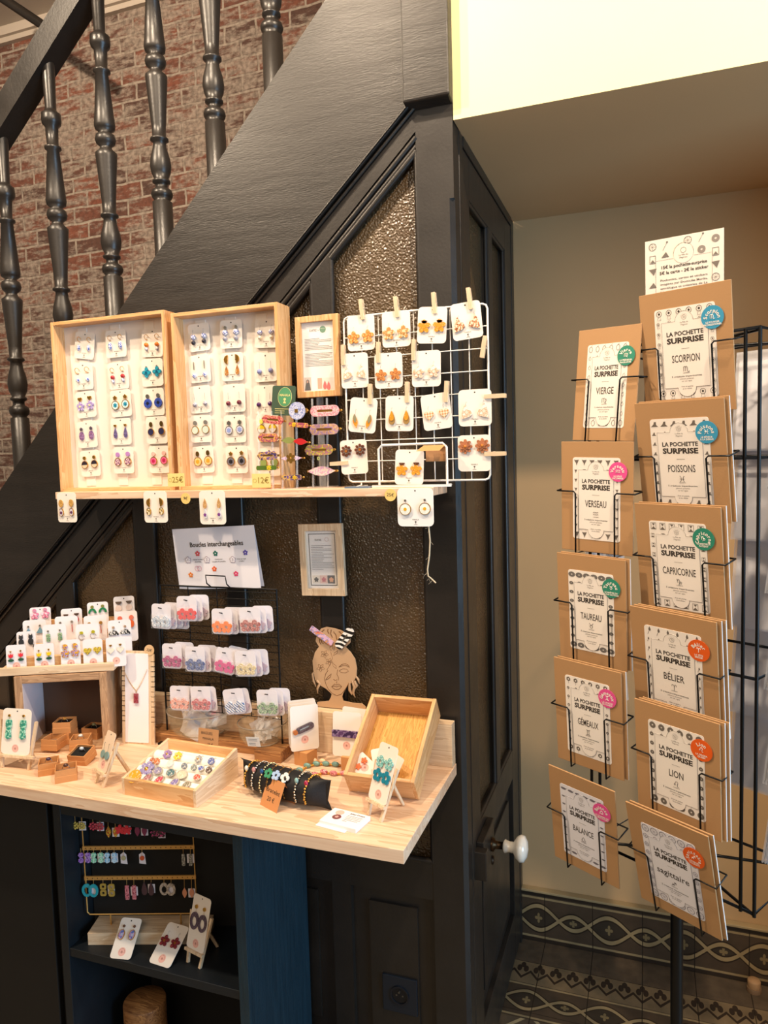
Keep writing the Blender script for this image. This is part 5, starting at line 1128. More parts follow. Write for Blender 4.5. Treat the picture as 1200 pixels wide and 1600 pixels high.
for u, kd, mm, st_, lbl in BR:
    x = Lp*u; e_ = abs(2*u-1); r_ = 0.031*(1-0.20*e_**3)+0.0018
    b = thing('bracelet', lbl+' on the black pillow', 'bracelet', Mf @ TR(x, 0, 0.033), 'bracelets on the black pillow')
    m = MB()
    if kd == 'beads':
        for k in range(22):
            a = 2*math.pi*k/30-0.35+math.pi/2-2.2*0+0.0
            a = R(-60)+R(205)*k/21+R(30)
            m.ball((0.0012*(k % 2), -r_*math.cos(a), r_*math.sin(a)), 0.0030, mm, (0.9, 0.75, 0.75), 6)
        m.build('links', b); MB().ball((0, -r_*0.72, r_*0.78), 0.0062, st_, (0.75, 0.6, 1.0), 8).build('stone', b)
    else:
        for k in range(14):
            a = R(-25)+R(190)*k/13; pz = Vector((0, -r_*math.cos(a), r_*math.sin(a))); a2 = a+R(5); a1 = a-R(5)
            m.tube([(0.0012, -r_*math.cos(a1), r_*math.sin(a1)), (0.0012, -r_*math.cos(a2), r_*math.sin(a2)), (-0.0012, -r_*math.cos(a2), r_*math.sin(a2)), (-0.0012, -r_*math.cos(a1), r_*math.sin(a1))], 0.00045, mm, 4, True)
        m.build('chain', b)
        f = MB(); f.T = Matrix.Rotation(R(-42), 4, 'X') @ TR(0, -r_-0.001, 0.003)
        f.ring(petals(0, 0, 0.0105, 5 if kd == 'flower' else 4, 0.38, 40), ell(0, 0, 0.003, n=40, a0=math.pi/2), -0.003, 0, st_)
        if kd == 'chain': f.prism(ell(0.003, -0.003, 0.003, n=12), -0.0035, -0.003, mat('#1d1a1c', 0.4))
        f.build('flower_charm', b)
# gold bracelets lying behind the pillow
p0 = at(478, 1196, Z=DZ+0.004)
for (pts_, cm_, lbl) in ((((468, 1203), (480, 1196), (494, 1193), (509, 1193), (524, 1194)), [GL('#6f9a94')]*5, 'gold bracelet with sage green oval stones behind the pillow'),
                         (((474, 1190), (490, 1188), (504, 1189)), [GL('#f0c9a0')]*3, 'gold bracelet with peach oval stones behind the pillow'),
                         (((492, 1210), (506, 1206), (521, 1208), (537, 1208)), [speck('red_white_stone', '#cf3d55', ['#f0d8d2', '#a82040'], 300, 0.5)]*4, 'gold bracelet with red and white round stones beside the long box')):
    P = [at(*p, Z=DZ+0.006) for p in pts_]
    b = thing('bracelet', lbl, 'bracelet', Matrix.Translation((P[0].x, P[0].y, DZ)))
    m = MB(); m.T = Matrix.Translation((-P[0].x, -P[0].y, -DZ))
    ring_ = [P[0]+Vector((-0.01, 0.004, -0.003))]+[p+Vector((0, 0.002, -0.003)) for p in P]+[P[-1]+Vector((0.012, 0.004, -0.003))]
    for k in range(len(ring_)-1):
        for s in range(5): q = ring_[k].lerp(ring_[k+1], s/5); m.ball(q, 0.0028, GOLD, n=6)
    m.build('gold_links', b)
    m = MB(); m.T = Matrix.Translation((-P[0].x, -P[0].y, -DZ))
    for p, c in zip(P, cm_): m.ball(p, 0.0095, c, (1.0, 0.55, 0.62), 8)
    m.build('stones', b)

# ------------------------------------------------------------------ hair-clip cards in wooden cubes
def cube_holder(p, lbl, s=0.036, yaw=-18):
    q = at(*p, Z=DZ); return q, tag(MB().box(-s/2, s/2, -s/2, s/2, 0, s*0.86, mat('#c98f5a', 0.6, bump=0.1)).build('wooden_cube', M=fr((q.x, q.y, DZ), yaw), bevel=0.001), lbl, 'block')
qa, _ = cube_holder((478, 1192), 'small kraft cube holding up the left hair-clip cards', 0.038, -12)
for k, (dx, dy, dz_, lbl) in enumerate(((0.0, -0.004, 0, 'front card with a dark glitter snap clip on a wooden cube'), (-0.012, 0.012, 0.0, 'middle hair-clip card on the left wooden cube'), (-0.022, 0.028, 0.001, 'rearmost hair-clip card on the left wooden cube'))):
    M_ = fr((qa.x+dx+0.002, qa.y+dy, DZ+0.033+0.052+dz_), 42, 6, -2)
    t = thing('hair_clip_card', lbl, 'hair clip', M_, 'hair clip cards on wooden cubes'); link('backing_card', card_mesh(0.066, 0.102, 0.006, None, False), t); link('print', print_mesh('j', 0.082), t)
    m = MB(); m.T = Matrix.Rotation(R(-18), 4, 'Y')
    m.ring([(a, b+0.0) for a, b in rrect(0.044, 0.015, 0.007)], rrect(0.026, 0.0045, 0.002), -0.005, -0.001, speck('dark_glitter', '#3a2d31', ['#7d6a70'], 900, 0.58)); m.build('snap_clip', t)
    m = MB(); m.T = Matrix.Rotation(R(-18), 4, 'Y'); m.prism(rrect(0.010, 0.011, 0.004, -0.024, 0), -0.006, -0.001, GL('#b96a2e')); m.build('clip_end', t)
qb, _ = cube_holder((553, 1203), 'small kraft cube holding up the purple hair-clip cards', 0.042, -4)
for k, (dx, dy, lbl) in enumerate(((-0.012, -0.006, 'card with a purple marbled flat hair clip beside the long wooden box'), (0.000, 0.014, 'blank white card behind the purple hair-clip card'))):
    t = thing('hair_clip_card', lbl, 'hair clip', fr((qb.x+dx, qb.y+dy, DZ+0.036+0.047+k*0.004), 0, 8, 1-4*k), 'hair clip cards on wooden cubes'); link('backing_card', card_mesh(0.068, 0.098, 0.006, None, False), t); link('print', print_mesh('j', 0.078), t)
    if k == 0: MB().box(-0.034, 0.028, -0.005, -0.001, -0.006, 0.009, speck('purple_marble', '#5b3b6b', ['#9a84ac', '#3c2550'], 90, 0.5)).build('flat_clip', t)

# ------------------------------------------------------------------ ring tray
p0 = at(191, 1241, Z=DZ); p1 = at(307, 1263, Z=DZ); Mf = frame3(p0, p1); wt = (p1-p0).length; dt = 0.152; h0, h1 = 0.036, 0.066
t = thing('ring_tray', 'sloped pine ring tray with white padded rows, front of the counter', 'tray', Mf); e = 0.007
def slant(x0, x1, mt, y0=0.0, y1=None, lo=0.0, du=0.0):
    y1 = y1 if y1 is not None else dt
    za, zb_ = h0+(h1-h0)*y0/dt-du, h0+(h1-h0)*y1/dt-du
    return [(x0, y0, lo), (x1, y0, lo), (x1, y1, lo), (x0, y1, lo), (x0, y0, za), (x1, y0, za), (x1, y1, zb_), (x0, y1, zb_)], [(0, 3, 2, 1), (4, 5, 6, 7), (0, 1, 5, 4), (1, 2, 6, 5), (2, 3, 7, 6), (3, 0, 4, 7)], mt
for x in (0, wt-e): v, f, mt = slant(x, x+e, palew('y')); MB().add(v, f, mt).build('side_board', t, bevel=0.0006)
v, f, mt = slant(e, wt-e, boxw('x'), 0, e); MB().add(v, f, mt).build('front_board', t, bevel=0.0006)
v, f, mt = slant(e, wt-e, boxw('x'), dt-e, dt); MB().add(v, f, mt).build('back_board', t, bevel=0.0006)
PAD = mat('#faf4ea', 0.8, bump=0.1, bscale=400); m = MB()
m.add(*slant(e, wt-e, PAD, e, dt-e, 0.002, 0.022))
rows = []
for k in range(4):
    yc = e+0.014+k*0.0285; zc = h0+(h1-h0)*yc/dt-0.0135; rows.append((yc, zc)); 
    m.tube([(e, yc, zc), (wt-e, yc, zc)], 0.0125, PAD, 14)
m.build('padded_rolls', t)
RG = [(0, 0.17, 'disc', '#e59a12', 0.0125, 'large amber daisy ring'), (0, 0.36, 'ovals', '#a7686e', 0.0105, 'speckled pink oval ring'), (0, 0.53, 'ovals', '#c43a52', 0.0105, 'red and white oval ring'), (0, 0.75, 'ovals', '#7a6aa8', 0.0105, 'violet oval ring'), (0, 0.92, 'ovals', '#85795e', 0.0090, 'smoky oval ring'),
      (1, 0.22, 'flower', '#8f86b8', 0.0150, 'big lilac flower ring'), (1, 0.39, 'oval', '#8a82a6', 0.0090, 'small mauve oval ring'), (1, 0.58, 'oval', '#3d6a72', 0.0092, 'teal oval ring'), (1, 0.74, 'oval', '#cfc4a8', 0.0105, 'clear oval ring with gold leaf'), (1, 0.96, 'oval', '#d1442a', 0.0075, 'small red-orange ring'),
      (2, 0.17, 'disc', '#b0603c', 0.0055, 'tiny copper ring'), (2, 0.24, 'disc', '#c56e3a', 0.0055, 'tiny orange ring beside the copper one'), (2, 0.44, 'disc', '#cfd2d0', 0.0065, 'small silver crystal ring'), (2, 0.65, 'disc', '#6b7480', 0.0055, 'tiny grey ring'), (2, 0.79, 'disc', '#7e8580', 0.0055, 'tiny silver-green ring'), (2, 0.90, 'oval', '#4058a8', 0.0062, 'tiny blue ring'), (2, 1.04, 'disc', '#4c3229', 0.0060, 'tiny dark brown ring'),
      (3, 0.27, 'flower', '#8d6ba6', 0.0090, 'violet petal ring in the back row'), (3, 0.43, 'flower', '#e8c423', 0.0085, 'yellow flower ring in the back row'), (3, 0.74, 'flower', '#9b9896', 0.0072, 'silver-grey ring in the back row'), (3, 0.93, 'disc', '#4f5f9c', 0.0066, 'blue ring at the right of the back row')]
for r_, u, kd, c, s, lbl in RG:
    s *= 1.18
    yc, zc = rows[r_]; x = e+(wt-2*e)*min(0.95, u-0.06)
    M_ = Mf @ TR(x, yc, zc)
    b = thing('ring', lbl+' in the sloped ring tray', 'ring', M_, 'rings in the sloped tray')
    q = MB(); q.tube([(0, 0.0128*math.cos(a), 0.0128*math.sin(a)) for a in [R(20+140*i/8) for i in range(9)]], 0.0006, GOLD if c[1] in 'ecd' else SILVER, 5); q.build('band', b)
    q = MB(); q.T = Matrix.Rotation(R(-48), 4, 'X') @ TR(0, -0.0135, 0)
    cc = speck('ring_stone_'+c[1:], c, ['#efe4d6', c], 350, 0.64)
    if kd == 'disc': q.prism(ell(0, 0, s), -0.004, 0, cc); q.prism(ell(0, 0, s*0.35, n=10), -0.0045, -0.004, mat(c, 0.4))
    elif kd == 'flower': q.prism(petals(0, 0, s, 6, 0.45), -0.004, 0, cc); q.ball((0, -0.004, 0), s*0.25, GOLD, n=6)
    elif kd == 'oval': q.prism(ell(0, 0, s, s*0.75), -0.004, 0, cc); q.ring(ell(0, 0, s*1.05, s*0.8), ell(0, 0, s*0.92, s*0.68), -0.0045, 0, SILVER)
    else:
        q.T = q.T @ Matrix.Rotation(R(35), 4, 'Y'); q.prism(ell(0, 0, s*0.6, s), -0.004, 0, cc); q.ring(ell(0, 0, s*0.65, s*1.05), ell(0, 0, s*0.53, s*0.92), -0.0045, 0, SILVER)
    q.build('stone', b)
# kraft label standing on the tray's back
lp = Mf @ Vector((wt*0.60, dt-0.002, h1+0.004))
t = thing('kraft_label', 'kraft label reading Bagues Mahala 15 €, propped on the ring tray', 'card', fr((lp.x, lp.y, lp.z), math.degrees(math.atan2((p1-p0).y, (p1-p0).x)), 8))
MB().box(-0.027, 0.027, 0, 0.0008, -0.016, 0.030, KRAFTD).build('card', t)
m = MB(); scrawl(m, 'BAGUES', 0.0085, -0.004, 0.020); scrawl(m, 'MAHALA', 0.0075, 0.0, 0.008); scrawl(m, '15 €', 0.008, 0.006, -0.004); m.build('handwriting', t)

# ------------------------------------------------------------------ necklace display
p0 = at(182, 1166, Z=DZ)+Vector((0, 0, 0)); nl = fr((at(212, 1165, Z=DZ).x, at(212, 1165, Z=DZ).y+0.012, DZ), 8, 5, 0)
nb = thing('necklace_board', 'notched pale wood necklace board with a white card, left of ring tray', 'necklace display', nl)
hN = 0.232; wN = 0.088; pts = []; nt = 12
L_ = [(-wN/2, 0.004)]; z = 0.03
right = []
z = 0.055
while z < hN-0.02: right += [(wN/2, z), (wN/2-0.009, z), (wN/2-0.009, z+0.0022), (wN/2, z+0.0022)]; z += 0.0125
pts = [(-wN/2, 0), (wN/2, 0)]+right+[(wN/2, hN-0.008), (wN/2-0.008, hN), (-wN/2+0.008, hN), (-wN/2, hN-0.008)]+[(-x, z) for x, z in right[::-1]]
MB().prism(pts, -0.002, 0.002, palew('z')).build('notched_board', nb)
MB().prism(rrect(0.064, 0.222, 0.002, -0.003, 0.115), -0.0035, -0.0021, mat('#f3eef2', 0.7, bump=0.1, bscale=300)).build('white_card', nb)
m = MB(); m.box(-0.006, 0.006, 0.002, 0.05, 0, 0.003, palew('y')).box(-0.004, 0.004, 0.03, 0.036, 0.003, 0.10, palew('z')); m.build('foot', nb)
ne = thing('necklace', 'fine gold chain necklace with a dark red rectangular pendant', 'necklace', nl @ TR(-0.003, -0.0042, 0.165))
m = MB(); zt = 0.012; zp = -0.032
for a_, b_ in (((-0.031, zt), (0.0, zp)), ((0.0, zp), (0.031, zt+0.012))):
    for k in range(26): u = k/26; m.ball((a_[0]+(b_[0]-a_[0])*u, -0.0006, a_[1]+(b_[1]-a_[1])*u-0.004*math.sin(math.pi*u)), 0.0009, GOLD, n=4)
m.build('chain', ne); MB().box(-0.0058, 0.0058, -0.004, -0.0005, zp-0.030, zp-0.006, speck('red_resin', '#8a1f33', ['#c47a80', '#6d1426'], 380, 0.55)).ring(ell(0, zp-0.003, 0.002, n=10), ell(0, zp-0.003, 0.0013, n=10), -0.002, -0.001, GOLD).build('pendant', ne)
t = thing('round_tag', 'round kraft tag stuck on the top corner of the necklace board', 'price tag', nl @ TR(wN/2-0.012, -0.0024, hN+0.003)); MB().prism(ell(0, 0, 0.0135, n=26), -0.0007, 0, mat('#dcb98e', 0.6)).build('disc', t)
m = MB(); write(m, '32€', 0.009, INK, 0, 0, -0.0011, rot=-10); m.build('lettering', t)

# ------------------------------------------------------------------ shadow box, ring boxes, tiered tray
Zt = at(60, 1052, Y=-0.25).z
p0 = at(21, 1058, Z=1.093); p1 = at(166, 1050, Z=1.093); Mf = frame3(p0, p1); wB = (p1-p0).length; Mf.translation = Vector((p0.x, p0.y, DZ)); hB = 1.093-DZ; dB = 0.135
print('SHADOW', p0, p1)
t = thing('shadow_box', 'open worn oak display frame box holding ring boxes, under the tiered tray', 'box', Mf); e = 0.018
for a in (0, wB-e): MB().box(a, a+e, 0, dB, 0, hB, oakw('z')).build('side_board', t, bevel=0.001)
MB().box(e, wB-e, 0, dB, hB-e, hB, oakw('x')).build('top_board', t, bevel=0.001); MB().box(e, wB-e, 0, dB, 0, 0.006, oakw('x')).build('bottom_board', t, bevel=0.001)
MB().box(e, wB-e, dB-0.004, dB, 0.006, hB-e, mat('#5a4436', 0.8)).build('back_board', t)
MB().box(e, e+0.001, 0.003, dB-0.005, 0.006, hB-e, mat('#d8cfd4', 0.7, bump=0.3, bscale=40)).build('pale_lining', t)
def ring_box(loc, yaw, lbl, s=0.045, open_=True, ringc=None, foam=True, tilt=0, zb=DZ):
    t = thing('ring_box', lbl, 'box', fr((loc.x, loc.y, zb), yaw, tilt, 0), 'kraft ring boxes'); h = 0.024; K = KRAFT
    m = MB(); e = 0.0018
    m.box(-s/2, s/2, -s/2, s/2, 0, h*0.6, K); m.build('base', t, bevel=0.0006)
    m = MB(); q = s*0.965
    for a in ((-q/2, -q/2+e, -q/2, q/2), (q/2-e, q/2, -q/2, q/2), (-q/2+e, q/2-e, -q/2, -q/2+e), (-q/2+e, q/2-e, q/2-e, q/2)): m.box(*a, h*0.6, h*1.15, K)
    m.build('inner_tray', t)
    MB().box(-q/2+e, q/2-e, -q/2+e, q/2-e, h*0.6, h*(0.92 if foam else 0.62), BLACKFOAM if foam else mat('#8a6a50', 0.8)).build('foam', t)
    if ringc:
        r_ = thing('ring', ('ring with %s stone ' % ringc[1])+'in a kraft ring box'+ringc[2], 'ring', fr((loc.x, loc.y, zb+h*0.93), yaw, tilt, 0), 'rings in kraft boxes')
        q2 = MB(); q2.tube([(0.0075*math.cos(a), 0, 0.0075*math.sin(a)) for a in [R(180*i/10) for i in range(11)]], 0.0007, SILVER, 5); q2.build('band', r_)
        MB().ball((0, -0.001, 0.0085), 0.0055, GL(ringc[0]), (1, 0.8, 0.7), 8).build('stone', r_)
    return t
zi = DZ+0.0062
S1 = at(100, 1156, Z=zi); yaw0 = 14
ring_box(at(103, 1158, Z=zi), yaw0, 'lower kraft box of the two stacked inside the oak frame', zb=zi, foam=True)
ring_box(at(103, 1158, Z=zi), yaw0+8, 'upper kraft ring box, stacked inside the oak frame, amber ring', 0.045, True, ('#c98a3a', 'an amber', ', topmost'), zb=zi+0.0278)
ring_box(at(148, 1150, Z=zi), yaw0-6, 'kraft ring box at the back right inside the oak frame', 0.045, True, ('#8a8f6a', 'a grey-green', ' at the back right'), zb=zi)
ring_box(at(85, 1168, Z=zi), yaw0-4, 'kraft ring box without ring, front left inside the oak frame', 0.043, True, None, False, zb=zi)
ring_box(at(127, 1168, Z=zi), yaw0+16, 'kraft ring box with a pearl ring, front right inside the oak frame', 0.045, True, ('#e6dcd2', 'a pearl', ', front right'), False, zb=zi)
ring_box(at(130, 1190, Z=DZ), 8, 'tilted kraft box with silver ring, beside the small easel', 0.046, True, ('#c9d4de', 'a clear silver', ', tilted'), zb=DZ+0.003, tilt=-14)
ring_box(at(77, 1206, Z=DZ), 40, 'kraft ring box with a purple stone ring, left front on the counter', 0.043, True, ('#3a1f3c', 'a dark purple', ' at left front'), False)
ring_box(at(104, 1216, Z=DZ), 42, 'front-most kraft ring box on the counter, dark ring inside', 0.046, True, ('#4a2c22', 'a dark brown', ', nearest the edge'), False)

zt_ = 1.0945
p0 = at(-12, 1058, Z=zt_); p1 = at(178, 1048, Z=zt_); Mt = frame3(p0, p1); wT = (p1-p0).length
print('TRAY', p0, p1, wT)
tr = thing('tiered_card_tray', 'pale wooden stepped tray of earring cards on top of the oak frame', 'display', Mt)
m = MB(); m.box(0, wT, 0, 0.008, 0.0005, 0.020, palew('x')); m.build('front_lip', tr, bevel=0.001)
m = MB(); m.box(0, wT, 0.008, 0.175, 0.0005, 0.006, palew('x'))
for k in range(4): m.box(0.050+0.013*k, wT-0.002, 0.026+0.036*k, 0.044+0.036*k, 0.006, 0.014+0.0225*(k+1), boxw('x'))
m.build('steps', tr); 
nrm = (Mt.to_3x3() @ Vector((0, 1, 0))); yaw_t = math.degrees(math.atan2((p1-p0).y, (p1-p0).x))
_y = Mt.to_3x3() @ Vector((0, 1, 0))
GS = lambda c: mat(c, 0.3, coat=0.5)
mk = lambda top, drop, dz=-0.008, d2=0.008: (top, drop, dz, d2)
TIER = [
 (3, 62, 949, mk(('disc', 0.0045, GS('#d78aa8')), ('flower', 0.0105, speck('pink_red_resin', '#e08fb4', ['#c8284e', '#f3d2e0'], 200, 0.48), None), 0.008, 0.020), 'pink and red flower earrings, back left of the tiered tray'),
 (3, 111, 951, mk(('half', 0.006, mat('#4a3324', 0.5)), ('oval', 0.008, GS('#b32a2e'), None), -0.002, 0.014), 'brown half-moon earrings, back row of the tiered tray'),
 (3, 152, 941, mk(('disc', 0.004, mat('#7d7a3a', 0.4)), ('arch', 0.0105, GS('#1d7a4a'), None), 0.004, 0.016), 'green arch earrings, back row of the tiered tray'),
 (3, 193, 932, mk(('half', 0.0075, mat('#5a4a40', 0.5)), ('disc', 0.008, GS('#d9c6c0'), None), -0.002, 0.015), 'dark half-disc earrings, highest card at back right of the tiered tray'),
 (2, 53, 969, mk(('disc', 0.0025, SILVER), ('tri', 0.0095, GS('#6a93a8'), None), 0.000, 0.012), 'blue-grey triangle earrings, third row left of the tiered tray'),
 (2, 103, 963, mk(('disc', 0.003, SILVER), ('bar', 0.006, GS('#c43a3a'), None), -0.004, 0.012), 'small silver studs with red bars, third row of the tiered tray'),
 (2, 148, 962, mk(('disc', 0.004, GOLD), ('bar', 0.006, GS('#b3402a'), None), -0.008, 0.008), 'small gold studs with rust bars, third row of the tiered tray'),
 (2, 196, 955, mk(('disc', 0.0058, GS('#d9715a')), ('oval', 0.0095, GS('#d9602a'), None), -0.006, 0.010), 'coral discs over orange ovals, third row right of the tiered tray'),
 (1, 40, 987, mk((None, 0, None), ('cat', 0.0115, mat('#2a2c30', 0.5), None), 0.008), 'black cat earrings, second row left of the tiered tray'),
 (1, 84, 976, mk(('disc', 0.0022, SILVER), ('link2', 0.0085, speck('green_shimmer', '#3f8a63', ['#c9d9a8', '#1f5f42'], 260, 0.5), None), -0.004, 0.012), 'green shimmer double-disc earrings, second row of the tiered tray'),
 (1, 136, 975, mk(('disc', 0.0042, mat('#d9cf3a', 0.3, 0.6)), ('hoop', 0.007, SILVER, None), -0.004, 0.006), 'yellow studs with silver wire hoops, second row of the tiered tray'),
 (1, 186, 969, mk(('disc', 0.0030, mat('#c9a78a', 0.3, 0.5)), ('palm', 0.0105, speck('black_white_resin', '#1d1c1e', ['#d9d6d2'], 260, 0.56), None), -0.004, 0.010), 'black and white fan-leaf earrings, second row right of the tiered tray'),
 (0, 24, 1008, mk(('disc', 0.0020, GOLD), ('tulip', 0.0095, GS('#dc2e3c'), mat('#1f4d38', 0.5)), -0.002, 0.012), 'red tulip earrings with dark green leaves, front left of the tiered tray'),
 (0, 68, 1006, mk(('disc', 0.0020, GOLD), ('tulip', 0.0095, GS('#ecc513'), mat('#1f4d38', 0.5)), -0.002, 0.012), 'yellow tulip earrings with dark green leaves, front row of the tiered tray'),
 (0, 109, 1000, mk(('disc', 0.0062, speck('purple_gold_shimmer', '#c9aee0', ['#4a2a6a', '#e0a52a'], 240, 0.48)), ('flower', 0.0105, speck('purple_gold_shimmer', '#c9aee0', ['#4a2a6a']), None), -0.005, 0.012), 'purple, white and gold round earrings, middle of the front row of the tray'),
 (0, 144, 999, mk((None, 0, None), ('heart', 0.0098, speck('gold_glitter', '#c9a81f', ['#f2df6a', '#8a6d10'], 420, 0.48), None), 0.000), 'gold glitter heart earrings, front row of the tiered tray'),
 (0, 180, 996, mk(('heart', 0.0032, GOLD), ('heart', 0.0085, mat('#eadccb', 0.4), None), -0.004, 0.008), 'pale cream heart earrings with tiny gold studs, front right of the tray')]
nr = _y
for row, x, y, sp, lbl in TIER:
    pp = (p0+_y*(0.017+0.036*row)); q = onplane(x, y, pp, nr); cw = {0: 0.047, 1: 0.057, 2: 0.057, 3: 0.053}[row]
    if row == 1 and x == 40: cw = 0.046
    ztop = q.z; zlow = zt_+(0.0065 if row == 0 else 0.014+0.0225*row*0.0+0.0225*(row)-0.008)
    hC = max(0.045, ztop-zlow)
    M_ = Matrix.Translation((q.x, q.y, ztop-hC/2)) @ Matrix.Rotation(R(yaw_t), 4, 'Z') @ Matrix.Rotation(R(-6), 4, 'X') @ Matrix.Rotation(R(-1.5), 4, 'Y')
    ecard('earring_card', M_, cw, hC, (sp[0], sp[1], sp[2]+hC/2-0.028, sp[3]+hC/2-0.028), lbl, 'earring cards on the tiered tray', 'j' if row == 0 else None, dzc=0.0, m=mat('#e6e1e4', 0.55), hole=(row == 3 or x == 186), sep=0.5)

# ================================================================== INSIDE THE CABINET
ZS = 0.4682; ey = -0.150
YS = 18.0; Fs = fr((-0.876, -0.250, ZS), YS); ns = (Fs.to_3x3() @ Vector((0, 1, 0))); ps = Fs.translation.copy(); Fi = Fs.inverted()
def sloc(x, y, off=0.0): return Fi @ onplane(x, y, ps+ns*off, ns)
W2 = sloc(304, 1350).x; zk = 0.030
tag(MB().box(0.012, W2+0.03, -0.032, 0.035, 0.0, zk-0.0005, palew('x')).build('wooden_block', M=Fs, bevel=0.001), 'pale wooden block under the gold earring stand in the cabinet', 'block')
tag(MB().box(0.0, W2+0.10, 0.036, 0.040, 0.0, 0.395, DARK).build('black_board', M=Fs), 'black board closing the cabinet behind the gold earring stand', 'board')
es = thing('earring_stand', 'gold wire earring stand with three punched bars inside the navy cabinet', 'earring stand', Fs @ TR(0, 0, zk))
z1_ = sloc(215, 1371).z-zk; z2_ = sloc(215, 1324).z-zk; z3_ = 0.325-zk; zb_ = sloc(215, 1428).z-zk; GB = mat('#d9a860', 0.38, 0.55)
m = MB(); m.tube([(0, 0, z3_), (0, 0, zb_+0.006), (0.006, 0, zb_), (W2-0.006, 0, zb_), (W2, 0, zb_+0.006), (W2, 0, z3_), ], 0.0018, GB, 8, True); m.build('frame', es)
for z in (z1_, z2_, z3_-0.003):
    m = MB(); m.box(-0.002, W2+0.002, -0.002, 0.002, z-0.0045, z+0.0045, GB)
    for k in range(22): x = 0.006+k*(W2-0.012)/21; m.prism(ell(x, z, 0.0013, n=6), -0.0023, -0.002, DARK)
    m.build('punched_bar', es)
for x in (W2*0.21, W2*0.85): MB().tube([(x, 0, 0.0), (x, 0, zb_)], 0.002, GB, 6).build('foot', es)
def spk(n, a, *b): return speck(n, a, list(b), 260, 0.5)
HG = [(123, 1290, 'flower8', 0.010, spk('olive_gold_leaf', '#a08e46', '#d9c060'), 'olive gold maple-leaf', 1), (151, 1291, 'flower8', 0.011, spk('wine_leaf', '#9a2838', '#c8485a'), 'wine red leaf', 1), (175, 1300, 'leafs', 0.012, spk('butterfly_wing', '#d9622a', '#1d1412', '#e0b23a'), 'orange and black butterfly-wing', 1), (193, 1296, 'flower', 0.013, GS('#d4303a'), 'bright red petal', 1),
      (220, 1298, 'leafs', 0.012, GS('#7d2a4a'), 'plum leaf', 1), (247, 1302, 'flower', 0.011, spk('pink_butterfly', '#c4407a', '#2a1420'), 'pink butterfly', 1),
      (132, 1340, 'hexd', 0.011, spk('purple_shell', '#8a5ac0', '#c9a8e0', '#5a2a90'), 'shiny purple', 2), (152, 1340, 'hexd', 0.011, spk('mint_shell', '#6ac09a', '#b8e6cf'), 'mint green', 2), (173, 1340, 'hexd', 0.011, spk('sky_shell', '#7ab6e0', '#c4e0f2'), 'sky blue', 2), (193, 1341, 'disc', 0.006, GS('#a8a07a'), 'small pale stone', 3), (222, 1341, 'disc', 0.006, GS('#c4502a'), 'small orange stone', 3), (292, 1341, 'barw', 0.009, spk('grey_mottled', '#b8b4aa', '#6a6a68'), 'grey mottled bar', 2),
      (141, 1391, 'ring', 0.018, GS('#169aa8'), 'turquoise oval-hoop', 1), (168, 1390, 'link2', 0.015, mat('#b59a4a', 0.4, 0.3), 'mustard square-link', 1), (204, 1392, 'barw', 0.011, spk('pink_mottled', '#c45a6a', '#e8a0a8', '#8a2c40'), 'pink mottled long', 2), (231, 1388, 'tear', 0.016, mat('#4a3034', 0.5), 'brown teardrop', 1), (262, 1389, 'ring', 0.017, spk('taupe_marble', '#8a7a6c', '#b5a89a'), 'taupe marbled oval-hoop', 1), (294, 1395, 'leafs', 0.011, GS('#d08a6a'), 'salmon leaf', 1)]
for x, y, kd, s, mt, nm, typ in HG:
    q = sloc(x, y, -0.006); lv = 0 if y < 1310 else (1 if y < 1360 else 2); bar = (z3_-0.003, z2_, z1_)[lv]+zk
    t = thing('earring_pair', '%s earrings hanging from the %s gold bar in the cabinet' % (nm, ('top', 'middle', 'bottom')[lv]), 'earrings', Fs @ TR(q.x, -0.0025, bar), 'earrings on the gold stand')
    zz = q.z-bar
    if typ != 3: MB().prism(rrect(0.017, 0.022, 0.001, 0.008, zz-0.002), -0.0012, -0.0008, mat('#d9d2d8', 0.6)).build('paper_tag', t)
    else: MB().prism([(-0.008, zz-0.014), (0.008, zz-0.016), (0.006, zz+0.008), (0, zz+0.014), (-0.008, zz+0.008)], -0.0012, -0.0008, mat('#d9d2d8', 0.6)).build('paper_tag', t)
    for sg_ in ((-1, 1) if typ != 3 else (0,)):
        b = MB(); dx = sg_*(0.0085 if kd != 'link2' else 0.0105)
        if kd == 'leafs': b.prism(leafp(dx, zz, s*0.5, s*1.15), -0.004, -0.002, mt)
        elif kd == 'hexd': b.prism(ell(dx, zz+s*0.55, s*0.62, n=6), -0.0045, -0.002, mt); b.prism(ell(dx, zz-s*0.6, s*0.62, n=6, a0=0.4), -0.005, -0.0024, mt)
        elif kd == 'barw': b.prism(rrect(s*0.9, s*3.2, s*0.2, dx, zz-0.004), -0.004, -0.002, mt)
        else: shp(b, kd, dx, zz, s*0.9, mt, None, 1, y=-0.002-0.002*(sg_ > 0))
        b.build('earring', t)
        c = MB(); c.tube([(dx, -0.0026, 0.002), (dx+0.001, -0.004, 0.0005), (dx, -0.0035, zz+s*0.7)], 0.0005, GB, 4); c.build('ear_hook', t)
